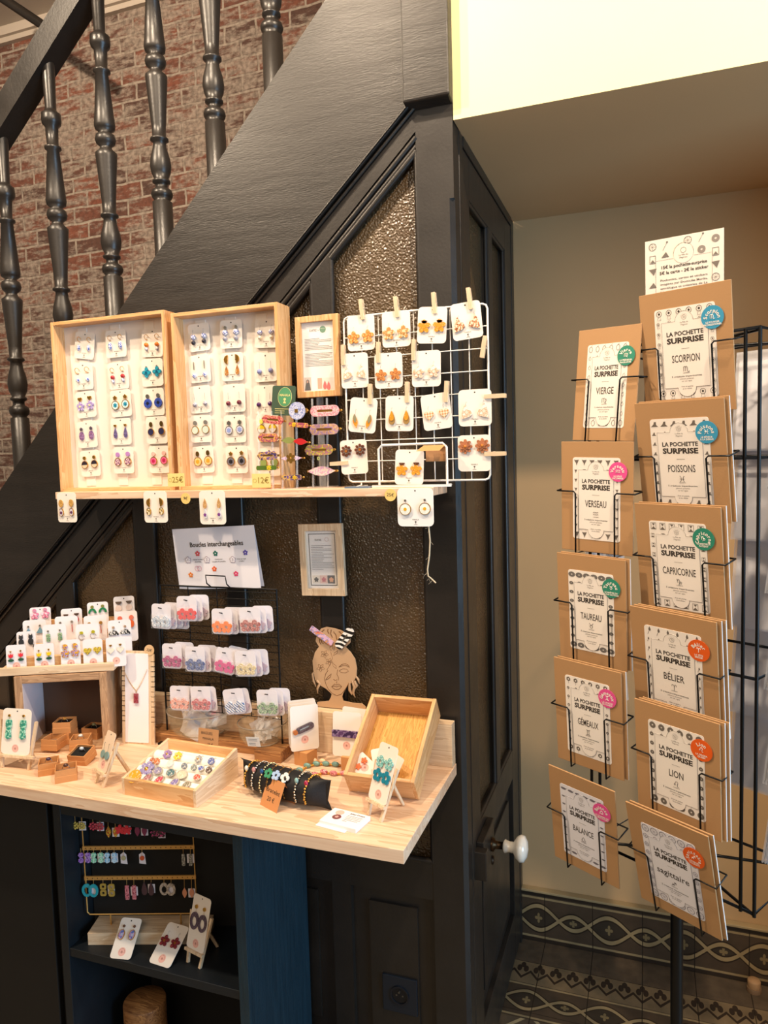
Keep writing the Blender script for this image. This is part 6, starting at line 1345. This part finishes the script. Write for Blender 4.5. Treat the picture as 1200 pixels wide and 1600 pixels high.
# loose cards and easels on the cabinet shelf
def lay(p, yaw, lean, w, h, spec, lbl, sc=1.0, dzc=0.012, cm=None):
    q = at(*p, Z=ZS); M_ = fr((q.x, q.y, ZS+0.001), yaw, lean) @ TR(0, 0, h/2)
    return ecard('earring_card', M_, w, h, spec, lbl, 'earring cards on the cabinet shelf', 'j', dzc=dzc, k=sc, m=cm)
lay((187, 1499), 10, 48, 0.052, 0.085, (('disc', 0.003, mat('#6a4632', 0.4)), ('ovalrim', 0.0105, speck('iridescent_print', '#b8c8e6', ['#e0a0c0', '#5a7ac0'], 160, 0.48), None), -0.006, 0.012), 'iridescent blue-pink oval earrings, left card leaning on the wooden block')
lay((248, 1509), -4, 56, 0.060, 0.090, (('hook', 0.006, SILVER), ('flower', 0.0120, speck('garnet_flower', '#7a1f28', ['#5a1420', '#a03a40'], 200, 0.5), GOLD), -0.008, 0.010), 'garnet red flower earrings on hooks, middle card on the cabinet shelf')
q = at(303, 1508, Z=ZS)
easel(Vector((q.x, q.y, 0)), -14, 0.046, 0.11, 'pale wood mini easel on the cabinet shelf, nearest the front', 'dark glitter oval hoops with gold ball studs, easel on the cabinet shelf',
      (('disc', 0.0042, GOLD), ('ring', 0.0185, speck('dark_plum_glitter', '#3c2c3c', ['#6d5a6a'], 700, 0.56), None), -0.012, 0.018), 0.056, 0.115, 16, ZS, dzc=0.014)
q = at(349, 1455, Y=-0.10)
M_ = fr((q.x, -0.085, ZS+0.085), -8, 6); ecard('earring_card', M_, 0.056, 0.11, (('disc', 0.003, SILVER), ('ring', 0.016, mat('#d9d0c4', 0.4), None), -0.010, 0.016), 'pale oval hoop earrings, card at the back right of the cabinet shelf', None, 'j', dzc=0.012)
tag(MB().box(q.x-0.03, q.x+0.03, -0.10, -0.07, ZS, ZS+0.0295, palew('x')).build('wooden_block'), 'small wooden ledge under the pale hoop earring card in the cabinet', 'block')
q = at(352, 1505, Z=ZS+0.03)
easel(Vector((-0.462, -0.200, 0)), -20, 0.03, 0.085, 'second mini easel on the cabinet shelf, cut off by the right panel', 'green and gold earrings on a card partly behind the cabinet’s right panel',
      (('disc', 0.003, GOLD), ('oval', 0.010, GS('#2a8a5a'), None), -0.006, 0.010), 0.036, 0.085, 16, ZS)
# round wooden box on the bottom board
q = at(222, 1566, Y=-0.16); rr = 0.052; H_ = q.z-0.0805
t = thing('round_wooden_box', 'round brown wooden pot with a lid on the cabinet’s bottom level', 'box', (q.x, -0.15, 0.0805))
MB().lathe([(rr*0.98, 0), (rr, 0.01), (rr, H_-0.045), (rr*0.97, H_-0.043)], brownw('z'), 32).build('body', t)
MB().lathe([(rr*1.01, H_-0.042), (rr*1.01, H_-0.004), (rr*0.97, H_), (0.001, H_+0.0005)], brownw('x'), 32).build('lid', t)

# ================================================================== SPINNER RACK
def atd(x, y, D): return at(x, y, D=D)
dF = Vector((-0.856, 0.517, 0)); nI = Vector((0.517, 0.856, 0))       # face direction (to the left) and inward normal
PA = atd(1184, 900, 1.24); PA.z = 0
PB = PA + dF*0.335; PCn = PA + nI*0.22; PD = PB + nI*0.22
ctr = (PA+PD)/2; ctr = PA+dF*0.200+nI*0.10
print('RACK', PA, ctr)
rk = thing('spinner_rack', 'black wire spinner rack on a thick pole, full of kraft envelopes', 'rack', (ctr.x, ctr.y, 0))
IV = Matrix.Translation((-ctr.x, -ctr.y, 0))
def rtube(ps, r, closed=False, m=None, n=6):
    m = m or MB(); m.T = IV; m.tube(ps, r, BLACKWIRE, n, closed); return m
m = MB(); m.lathe([(0.0125, 0.02), (0.0125, 0.79)], BLACKWIRE, 20); m.lathe([(0.006, 0.79), (0.006, 1.85)], BLACKWIRE, 12); m.build('pole', rk)
m = MB(); m.lathe([(0.16, 0), (0.16, 0.008), (0.03, 0.02)], BLACKWIRE, 32); m.build('base', rk)
ZT, ZB = at(1176, 515, D=1.235).z, at(1172, 1490, D=1.235).z
Zlo = 0.772
for c, off in ((PA, (Vector((0, 0, 0)), dF*0.024)), (PB, (Vector((0, 0, 0)), -dF*0.02)), (PCn, (Vector((0, 0, 0)),)), (PD, (Vector((0, 0, 0)),)), (PA+dF*0.19, (Vector((0, 0, 0)), dF*0.018))):
    for o in off:
        q = c+o; rtube([(q.x, q.y, Zlo), (q.x, q.y, ZT)], 0.0034).build('upright', rk)
for z in (ZT, Zlo+0.005, 1.20, 1.58): rtube([tuple(p+Vector((0, 0, z))) for p in (PA, PB, PD, PCn)], 0.003, True).build('ring_wire', rk)
for z in (ZT-0.004, Zlo+0.003):
    for p in (PA, PB, PCn, PD): rtube([tuple(p+Vector((0, 0, z))), (ctr.x, ctr.y, z)], 0.003).build('spoke', rk)

KR = mat('#b48b60', 0.62, bump=0.08, bscale=250)
def pat(m, kind, w, h, y):
    """small line drawings round the border of the printed card"""
    pos = []; nx = 6; nz = 9; bw_ = 0.0155
    for i in range(nx):
        for zz in (h/2-bw_*0.6, -h/2+bw_*0.6): pos.append((-w/2+w*(i+0.5)/nx, zz))
    for j in range(1, nz-1):
        for xx in (-w/2+bw_*0.42, w/2-bw_*0.42): pos.append((xx, -h/2+h*(j+0.5)/nz))
    pos += [(-w/2+w*1.5/nx, h/2-bw_*1.65), (w/2-w*1.5/nx, h/2-bw_*1.65)]
    s = 0.0058
    for x, z in pos:
        s2 = s if abs(z) > h/2-bw_*1.2 else s*0.62
        if kind == 'eye':
            m.ring(ell(x, z+s2*0.3, s2*0.9, s2*0.9, 14), ell(x, z+s2*0.3, s2*0.75, s2*0.75, 14), y, y+0.0001, INK2); m.prism(ell(x, z+s2*0.3, s2*0.35, n=10), y, y+0.0001, INK); m.tube([(x-s2*0.3, y, z-s2*0.5), (x-s2*0.6, y, z-s2*1.5), (x+s2*0.6, y, z-s2*1.5), (x+s2*0.3, y, z-s2*0.5)], 0.0002, INK2, 3)
        elif kind == 'wave': m.prism([(x-s2*1.2, z-s2*0.7), (x+s2*1.2, z-s2*0.7), (x+s2*0.5, z-s2*0.1), (x+s2*0.5, z+s2*0.8), (x-s2*0.1, z+s2*0.8), (x-s2*0.4, z)], y, y+0.0001, INK2)
        elif kind == 'glass': m.prism([(x-s2*0.8, z-s2), (x+s2*0.8, z-s2), (x, z-s2*0.1)], y, y+0.0001, INK2); m.ring(rrect(s2*1.8, s2*2.1, 0.0003, x, z, 1), rrect(s2*1.6, s2*1.9, 0.0002, x, z, 1), y, y+0.0001, INK2); m.prism([(x-s2*0.5, z+s2*0.8), (x, z+s2*0.1), (x+s2*0.5, z+s2*0.8)], y, y+0.0001, INK2)
        elif kind == 'ball': m.ring(ell(x, z, s2*1.05, s2*1.05, 16), ell(x, z, s2*0.25, s2*0.25, 16), y, y+0.0001, mat('#6f675f', 0.7)); m.box(x-0.0001, x+0.0001, y, y+0.0001, z+s2, z+s2*1.8, INK2)
        elif kind == 'wheel':
            m.ring(ell(x, z, s2*1.25, s2*1.25, 18), ell(x, z, s2*1.08, s2*1.08, 18), y, y+0.0001, mat('#7d7886', 0.7))
            for k in range(4): a = math.pi*k/4; m.tube([(x-s2*math.cos(a), y, z-s2*math.sin(a)), (x+s2*math.cos(a), y, z+s2*math.sin(a))], 0.00012, mat('#7d7886', 0.7), 3)
        elif kind == 'match': m.prism(tear(x+s2*0.3, z+s2*0.6, s2*0.5, s2*0.7), y, y+0.0001, INK2); m.tube([(x+s2*0.2, y, z+s2*0.2), (x-s2*0.4, y, z-s2*1.2)], 0.0003, INK2, 3)
        elif kind == 'bird': m.prism(ell(x, z, s2*1.0, s2*0.45, 12, 0.4), y, y+0.0001, mat('#77737c', 0.7)); m.prism([(x+s2*0.5, z), (x+s2*1.5, z+s2*0.5), (x+s2*0.6, z-s2*0.3)], y, y+0.0001, mat('#77737c', 0.7))
        elif kind == 'vane': m.prism([(x-s2*0.9, z+s2*0.8), (x-s2*0.2, z+s2*0.7), (x+s2*0.9, z+s2*0.8), (x+s2*0.3, z-s2*0.4), (x, z-s2*1.1), (x-s2*0.2, z-s2*0.3)][::-1], y, y+0.0001, INK2)
        elif kind == 'cloud': m.ring(ell(x, z, s2*1.3, s2*0.9, 12, 0.5), ell(x, z, s2*0.3, s2*0.2, 12, 0.5), y, y+0.0001, mat('#6f6a66', 0.7))
        elif kind == 'flowerp': m.ring(petals(x, z+s2*0.3, s2*0.8, 6, 0.4, 18), ell(x, z+s2*0.3, s2*0.3, n=18, a0=math.pi/2), y, y+0.0001, INK2); m.box(x-0.00015, x+0.00015, y, y+0.0001, z-s2*1.3, z-s2*0.2, INK2)
        else: m.ring(ell(x, z, s2*0.7, s2*1.0, 14), ell(x, z, s2*0.55, s2*0.85, 14), y, y+0.0001, INK2); m.tube([(x, y, z+s2), (x+s2*0.5, y, z+s2*1.5)], 0.0002, INK2, 3)
ZOD = {  # line symbols, drawn as polylines in a unit square
 'SCORPION': [[(-.7, -.6), (-.7, .6), (-.3, .7), (-.2, .4), (-.2, -.6)], [(-.2, .4), (.1, .7), (.3, .4), (.3, -.6), (.5, -.8), (.8, -.6)]], 'VIERGE': [[(-.7, -.6), (-.7, .6), (-.3, .7), (-.2, -.6)], [(-.2, .4), (.1, .7), (.3, .4), (.3, -.5), (.7, -.9)], [(.3, .3), (.7, .4), (.7, -.1), (.1, -.8)]],
 'POISSONS': [[(-.6, .8), (-.25, .3), (-.25, -.3), (-.6, -.8)], [(.6, .8), (.25, .3), (.25, -.3), (.6, -.8)], [(-.6, 0), (.6, 0)]], 'VERSEAU': [[(-.8, .2), (-.5, .5), (-.25, .2), (0, .5), (.25, .2), (.5, .5), (.8, .2)], [(-.8, -.4), (-.5, -.1), (-.25, -.4), (0, -.1), (.25, -.4), (.5, -.1), (.8, -.4)]],
 'CAPRICORNE': [[(-.8, .6), (-.6, .7), (-.5, -.3)], [(-.5, .3), (-.2, .7), (0, .4), (0, -.4), (-.2, -.8)], [(0, -.2), (.3, .1), (.6, -.1), (.5, -.5), (.2, -.5), (0, -.2)]], 'TAUREAU': [[(-.6, .9), (-.3, .5), (0, .35), (.3, .5), (.6, .9)], [(.4*math.cos(a), -.1+.45*math.sin(a)) for a in [math.pi*i/6 for i in range(13)]]],
 'BÉLIER': [[(-.6, .3), (-.6, .7), (-.3, .8), (0, .3), (0, -.8)], [(.6, .3), (.6, .7), (.3, .8), (0, .3)]], 'GÉMEAUX': [[(-.6, .8), (0, .6), (.6, .8)], [(-.6, -.8), (0, -.6), (.6, -.8)], [(-.25, .65), (-.25, -.65)], [(.25, .65), (.25, -.65)]],
 'LION': [[(-.5, .1), (-.7, -.1), (-.5, -.3), (-.3, -.1), (-.4, .3), (-.2, .7), (.2, .8), (.4, .4), (.2, -.2), (.3, -.7), (.6, -.6)]], 'BALANCE': [[(-.7, -.6), (.7, -.6)], [(-.7, -.2), (-.3, -.2), (-.4, .3), (0, .7), (.4, .3), (.3, -.2), (.7, -.2)]], 'SAGITTAIRE': [[(-.7, -.6), (.6, .6)], [(0, .6), (.6, .6), (.6, 0)], [(-.5, .1), (.1, -.5)]]}
def symbol(m, nm, s, x, z, y, mt, r=0.0004):
    for ln_ in ZOD[nm]: m.tube([(x+a*s, y, z+b*s) for a, b in ln_], r, mt, 4)
STK = {'b': '#3f9cc4', 'g': '#2f8a72', 'p': '#e8559a', 'o': '#e8601c'}
def envelope(TL, TRr, tilt, nm, kind, stick, sub, disp, lbl, extra=0, col='', W_=None, H_=0.215):
    """TL, TRr: the upper corners in space; leans outwards by tilt"""
    x = TRr-TL; w = x.length; yaw = math.degrees(math.atan2(x.y, x.x)); roll = -math.degrees(math.asin(max(-0.3, min(0.3, x.z/w))))
    mid = (TL+TRr)/2
    M_ = Matrix.Translation(mid) @ Matrix.Rotation(R(yaw), 4, 'Z') @ Matrix.Rotation(R(tilt), 4, 'X') @ Matrix.Rotation(R(roll), 4, 'Y') @ TR(0, 0, -H_/2)
    def body(t, thick=0.003):
        m = MB(); m.box(-w/2, w/2, 0, thick, -H_/2, H_/2, KR); o = m.build('envelope', t, bevel=0.0006); return o
    t = thing('kraft_envelope', lbl, 'envelope', M_, 'kraft surprise envelopes in the rack')
    body(t)
    cw, chh = w*0.66, H_*0.745; zc = -0.003
    m = MB(); m.prism(rrect(cw, chh, 0.005, 0, zc), -0.0006, 0, mat('#f3ebe3' if kind not in ('wheel', 'bird') else '#eae8f0', 0.5)); c = m.build('printed_card', t)
    m = MB(); T0 = TR(0, 0, zc); m.T = T0; pat(m, kind, cw, chh, -0.0009)
    pm = mat('#f3ebe3' if kind not in ('wheel', 'bird') else '#eae8f0', 0.5)
    iw, ih = cw-0.026, chh-0.044
    m.prism(rrect(iw, ih, 0.0003, 0, -0.002, 1), -0.0013, -0.0009, pm); m.prism(ell(0, ih/2-0.002, 0.0165, n=24), -0.00125, -0.0009, pm); m.prism(ell(0, -ih/2-0.002, 0.0165, n=24), -0.00125, -0.0009, pm)
    for a, b in (((-iw/2, -ih/2-0.002), (-iw/2, ih/2-0.002)), ((iw/2, -ih/2-0.002), (iw/2, ih/2-0.002)), ((-iw/2, ih/2-0.002), (-0.0165, ih/2-0.002)), ((0.0165, ih/2-0.002), (iw/2, ih/2-0.002)), ((-iw/2, -ih/2-0.002), (-0.0165, -ih/2-0.002)), ((0.0165, -ih/2-0.002), (iw/2, -ih/2-0.002))): m.tube([(a[0], -0.0014, a[1]), (b[0], -0.0014, b[1])], 0.0002, INK2, 3)
    for up in (1, -1): m.tube([(0.0165*math.cos(a), -0.0014, up*(ih/2)-0.002+up*0.0165*math.sin(a)) for a in [math.pi*i/10 for i in range(11)]], 0.0002, INK2, 3)
    # crest
    m.ring(ell(0, ih/2+0.0035, 0.0042, n=16), ell(0, ih/2+0.0035, 0.0038, n=16), -0.0015, -0.0013, INK2); m.ring(ell(0, ih/2+0.0035, 0.0018, n=10), ell(0, ih/2+0.0035, 0.0014, n=10), -0.0015, -0.0013, INK2)
    for k in range(9): a = R(20+17.5*k); m.tube([(0.0055*math.cos(a), -0.0014, ih/2+0.0035+0.0055*math.sin(a)), (0.0066*math.cos(a), -0.0014, ih/2+0.0035+0.0066*math.sin(a))], 0.00015, INK2, 3)
    write(m, 'La Fille du', 0.0036, INK2, 0, ih/2-0.005, -0.0015); write(m, 'Magicien', 0.0036, INK2, 0, ih/2-0.009, -0.0015)
    write(m, 'LA POCHETTE', 0.0105, INK, 0, ih/2-0.024, -0.0015, 0.03, width=iw*0.80); write(m, 'SURPRISE', 0.0130, INK, 0, ih/2-0.036, -0.0015, 0.045, width=iw*0.80)
    m.box(-0.0075, 0.0075, -0.0015, -0.0013, ih/2-0.0505, ih/2-0.0501, INK2)
    write(m, disp, 0.0185, INK, 0, ih/2-0.068, -0.0015, 0.008, width=min(iw*0.80, 0.0058*len(disp)+0.004)); symbol(m, nm, 0.0068, 0, ih/2-0.086, -0.0015, INK)
    write(m, 'contient', 0.0036, INK2, 0, -ih/2+0.0235, -0.0015); write(m, '5 créations impertinentes', 0.0040, INK, 0, -ih/2+0.0175, -0.0015, 0.01, width=iw*0.66)
    write(m, 'joliment parlantes', 0.0036, INK2, 0, -ih/2+0.0130, -0.0015); write(m, 'sur ton signe', 0.0036, INK2, 0, -ih/2+0.0090, -0.0015)
    write(m, 'Avec un poème', 0.0034, INK, 0, -ih/2-0.0005, -0.0015); write(m, 'et un sticker', 0.0034, INK, 0, -ih/2-0.0045, -0.0015)
    m.build('print', c)
    # round sticker
    sx_, sz_ = cw*0.46, zc+chh/2-0.026; rr = 0.0195 if w > 0.155 else 0.0185
    s_ = MB().prism(ell(sx_, sz_, rr, n=36), -0.0022, -0.0018, mat(STK[stick], 0.45)).build('sticker', t)
    m = MB(); wm = mat('#f4efe6', 0.5); arc(m, disp.capitalize(), 0.0088, wm, sx_, sz_-0.001, 0.0115, -0.0026, 0.03)
    symbol(m, nm, 0.0052, sx_, sz_+0.001, -0.0026, wm, 0.0005)
    write(m, sub[0], 0.0042, wm, sx_, sz_-0.0085, -0.0026, 0.03); write(m, sub[1], 0.0042, wm, sx_, sz_-0.0125, -0.0026, 0.03)
    m.build('lettering', s_)
    for k in range(extra):
        t2 = thing('kraft_envelope', '%s kraft envelope tucked behind the %s envelope' % (('second', 'third')[k], disp.capitalize()), 'envelope', M_ @ TR(0.006+0.005*k, 0.0045+0.0045*k, 0.002+0.001*k), 'kraft surprise envelopes in the rack')
        body(t2)
        MB().box(w/2+0.0002, w/2+0.0006, 0.0005, 0.0025, -H_/2, H_/2, WHITE).build('white_edge', t2)
    return M_, w, H_
def pocket(M_, w, h, zlow=0.0):
    """wire pocket: two hoops in front, a floor wire and arms back to the frame"""
    m = MB(); T = IV @ M_; r = 0.0016; y = -0.006; yb = 0.030
    z0 = -h/2-0.005; zh = -h/2+h*0.55
    m.T = T
    for s in (-1, 1):
        xo, xi = s*(w/2+0.006), s*(w/2-0.034)
        m.tube([(xo, yb, zh+0.002), (xo, y, zh), (xi+s*0.004, y, zh), (xi, y, zh-0.004), (xi, y, z0), (xi, yb, z0)], r, BLACKWIRE, 6)
    m.tube([(-w/2-0.006, yb, zh+0.002), (w/2+0.006, yb, zh+0.002)], r, BLACKWIRE, 6)
    m.tube([(-w/2+0.034, yb, z0), (w/2-0.034, yb, z0)], 0.0022, BLACKWIRE, 6)
    m.build('pocket', rk)
LC = [((905, 517), (1003, 505), -3, 'VIERGE', 'pear', 'g', ('LA PRÉCIEUSE', 'MAGILLEUSE'), 'VIERGE', 0), ((877, 690), (990, 690), 3, 'VERSEAU', 'vane', 'p', ('LE GÉNIE', 'INCOMPRIS'), 'VERSEAU', 0), ((870, 863), (977, 876), 5, 'TAUREAU', 'cloud', 'g', ('LE MAÎTRE DU', 'SLOW MOTION'), 'TAUREAU', 1),
      ((865, 1026), (970, 1052), 6, 'GÉMEAUX', 'flowerp', 'p', ('LA LANGUE', 'DU DIABLE'), 'GÉMEAUX', 1), ((857, 1194), (960, 1238), 11, 'BALANCE', 'bird', 'p', ('LE CHARME DE', 'L’HÉSITATION'), 'BALANCE', 0)]
RC = [((998, 463), (1142, 436), 8, 'SCORPION', 'eye', 'b', ('LE POUVOIR', 'PROFESSIONNEL'), 'SCORPION', 0), ((991, 631), (1131, 621), 9.5, 'POISSONS', 'wave', 'b', ('LE RÊVEUR', 'À LA DÉRIVE'), 'POISSONS', 1), ((991, 786), (1126, 793), 8, 'CAPRICORNE', 'glass', 'g', ('L’AMBITIEUX', 'PATIENT'), 'CAPRICORNE', 1),
      ((984, 946), (1119, 973), 9, 'BÉLIER', 'match', 'o', ('LA TÊTE', 'BRÛLÉE'), 'BÉLIER', 2), ((991, 1091), (1124, 1132), 6, 'LION', 'ball', 'o', ('LA DRAMA', 'QUEEN'), 'LION', 2), ((977, 1252), (1106, 1308), 15, 'SAGITTAIRE', 'wheel', 'o', ('L’ÉTERNEL', 'TOURISTE'), 'sagittaire', 1)]
for i, (a, b, ti, nm, kd, stc, sub, disp, ex) in enumerate(LC):
    M_, w, h = envelope(atd(*a, 1.44), atd(*b, 1.335), ti, nm, kd, stc, sub, disp, 'kraft envelope printed %s with a round %s sticker, left column of rack' % (disp.capitalize(), {'g': 'green', 'p': 'pink'}[stc]), ex)
    pocket(M_, w, h)
for i, (a, b, ti, nm, kd, stc, sub, disp, ex) in enumerate(RC):
    M_, w, h = envelope(atd(*a, 1.33), atd(*b, 1.205), ti, nm, kd, stc, sub, disp, 'kraft envelope printed %s with a round %s sticker, right column of rack' % (disp.capitalize(), {'b': 'blue', 'g': 'green', 'o': 'orange'}[stc]), ex)
    pocket(M_, w, h)

# price sheet at the top
TLs, TRs = atd(1008, 374, 1.36), atd(1131, 360, 1.285); x = TRs-TLs; w = x.length
M_ = Matrix.Translation((TLs+TRs)/2) @ Matrix.Rotation(math.atan2(x.y, x.x), 4, 'Z') @ Matrix.Rotation(R(2), 4, 'X') @ TR(0, 0, -0.10)
t = thing('price_sheet', 'white price sheet with line drawings standing above the top envelope', 'sign', M_); h = 0.20
MB().box(-w/2, w/2, 0, 0.001, -h/2, h/2, mat('#dcd2c6', 0.6)).build('sheet', t)
m = MB(); y = -0.0005
def drw(k, x_, z_, s): 
    if k == 0: m.ring(ell(x_, z_, s, n=18), ell(x_, z_, s*0.9, n=18), y, y+0.0002, INK2); [m.tube([(x_, y, z_), (x_+s*math.cos(a), y, z_+s*math.sin(a))], 0.00015, INK2, 3) for a in [math.pi*i/4 for i in range(8)]]
    elif k == 1: m.tube([(x_-s*0.6, y, z_-s), (x_+s*0.5, y, z_+s)], 0.0003, INK2, 3); m.prism(ell(x_+s*0.5, z_+s, s*0.25, n=8), y, y+0.0002, INK2)
    elif k == 2: m.ring(rrect(s*1.6, s*2.1, 0.0004, x_, z_, 1), rrect(s*1.4, s*1.9, 0.0003, x_, z_, 1), y, y+0.0002, INK2); m.prism([(x_-s*0.6, z_-s*0.8), (x_+s*0.6, z_-s*0.8), (x_, z_)], y, y+0.0002, INK2)
    elif k == 3: m.ring(ell(x_, z_, s, n=16), ell(x_, z_, s*0.3, n=16), y, y+0.0002, mat('#857c73', 0.7))
    elif k == 4: m.prism([(x_-s, z_+s*0.7), (x_+s, z_+s*0.8), (x_+s*0.3, z_-s)][::-1], y, y+0.0002, INK2)
    elif k == 5: m.prism([(x_-s, z_-s*0.6), (x_+s, z_-s*0.6), (x_+s*0.2, z_+s*0.8)], y, y+0.0002, INK2)
for k, x_, z_ in ((0, -0.058, 0.088), (1, -0.034, 0.086), (0, 0.008, 0.090), (1, 0.032, 0.090), (3, 0.058, 0.085), (2, -0.058, 0.065), (4, -0.058, 0.043), (5, -0.058, 0.018), (2, 0.058, 0.062), (4, 0.058, 0.040), (0, 0.058, 0.018), (3, 0.033, 0.070), (5, -0.034, 0.070)): drw(k, x_*w/0.145, z_, 0.0068)
m.ring(ell(0, 0.070, 0.0175, n=24), ell(0, 0.070, 0.0172, n=24), y, y+0.0002, INK2); m.prism(ell(0, 0.068, 0.0170, n=24), y-0.0001, y+0.0002, mat('#dcd2c6', 0.6)); m.ring(ell(0, 0.074, 0.005, n=14), ell(0, 0.074, 0.0045, n=14), y-0.0004, y, INK2)
write(m, 'La Fille du', 0.004, INK2, 0, 0.0655, y-0.0004); write(m, 'Magicien', 0.004, INK2, 0, 0.061, y-0.0004)
for s in (-1, 1): m.tube([(s*0.0175, y, 0.062), (s*w*0.36, y, 0.062), (s*w*0.36, y, -h/2)], 0.0002, INK2, 3)
write(m, '15€ la pochette-surprise', 0.0078, INK, 0, 0.048, y, 0.02, width=w*0.58); write(m, '5€ la carte - 2€ le sticker', 0.0078, INK, 0, 0.038, y, 0.02, width=w*0.62)
for i, s in enumerate(('Pochettes, cartes et stickers', 'imaginés par Domicilia Merlin,', 'astrologue et créatrice de La', 'Fille du Magicien.', '', 'Au-delà de ses créations', 'illustrées, Domicilia propose', 'consultations et ateliers entre', 'privés dans la métropole')):
    if s: write(m, s, 0.0052, INK, 0 if i != 3 else -0.018, 0.025-0.0072*i, y, 0.005, width=w*0.60 if i != 3 else w*0.34)
m.build('print', t)

# clear sleeved prints in the hidden pockets, seen through the rack
def sleeve(P, dirx, tilt, lbl, w=0.135, h=0.20, n=1, yaw=0):
    M_ = Matrix.Translation(P) @ Matrix.Rotation(math.atan2(dirx.y, dirx.x), 4, 'Z') @ Matrix.Rotation(R(tilt), 4, 'X')
    t = thing('sleeved_print', lbl, 'print', M_, 'sleeved prints in the rack')
    MB().box(-w/2+0.006, w/2-0.006, 0.0004, 0.0016, -h/2+0.004, h/2-0.016, mat('#d8d6da', 0.6)).build('print', t)
    MB().box(-w/2, w/2, -0.0004, 0.0022, -h/2, h/2, SLEEVE).build('clear_sleeve', t)
tiers = ['top', 'second', 'third', 'fourth', 'lowest']
for k, z in enumerate((1.66, 1.48, 1.30, 1.12, 0.965)):
    for j, u in enumerate((0.085, 0.285)):
        P = PCn + dF*u + nI*0.012; P = Vector((P.x, P.y, z+0.03))
        sleeve(P, -dF, -6, 'clear-sleeved white print on the far side of the rack, %s tier, %s' % (tiers[k], ('near the right posts', 'behind the left column')[j]))
for k, z in enumerate((1.62, 1.44, 1.27, 1.10, 0.955)):
    for q in range(4):
        P = PA + nI*0.105 - dF*(0.012+0.005*q); P = Vector((P.x, P.y, z))
        sleeve(P, nI, 7, 'clear-sleeved card at the right edge of the rack, %s tier, %s' % (tiers[k], ('innermost', 'second', 'third', 'outermost')[q]), 0.150, 0.19)
for k in range(3):
    P = PB + nI*(0.075) + dF*(0.006+0.006*k); sleeve(Vector((P.x, P.y, 1.33)), -nI, 5, 'clear-sleeved card at the left edge of the rack beside Taureau, %s' % ('innermost', 'middle', 'outermost')[k], 0.12, 0.20)
P = PB + nI*0.075 + dF*0.008; sleeve(Vector((P.x, P.y, 1.14)), -nI, 5, 'clear-sleeved card at the left edge of the rack behind the lower corner of Taureau', 0.12, 0.18)
# cork-coloured stopper on the floor
q = at(1178, 1548, Z=0.0)
t = thing('door_stop', 'small beige rubber door stop on the patterned tiles by the plinth', 'door stop', (q.x, q.y, 0)); MB().lathe([(0.020, 0), (0.020, 0.012), (0.019, 0.013)], mat('#7d6247', 0.6), 24).build('foot', t); MB().lathe([(0.017, 0.013), (0.018, 0.03), (0.016, 0.034), (0.001, 0.035)], mat('#b08a62', 0.6), 24).build('cap', t)
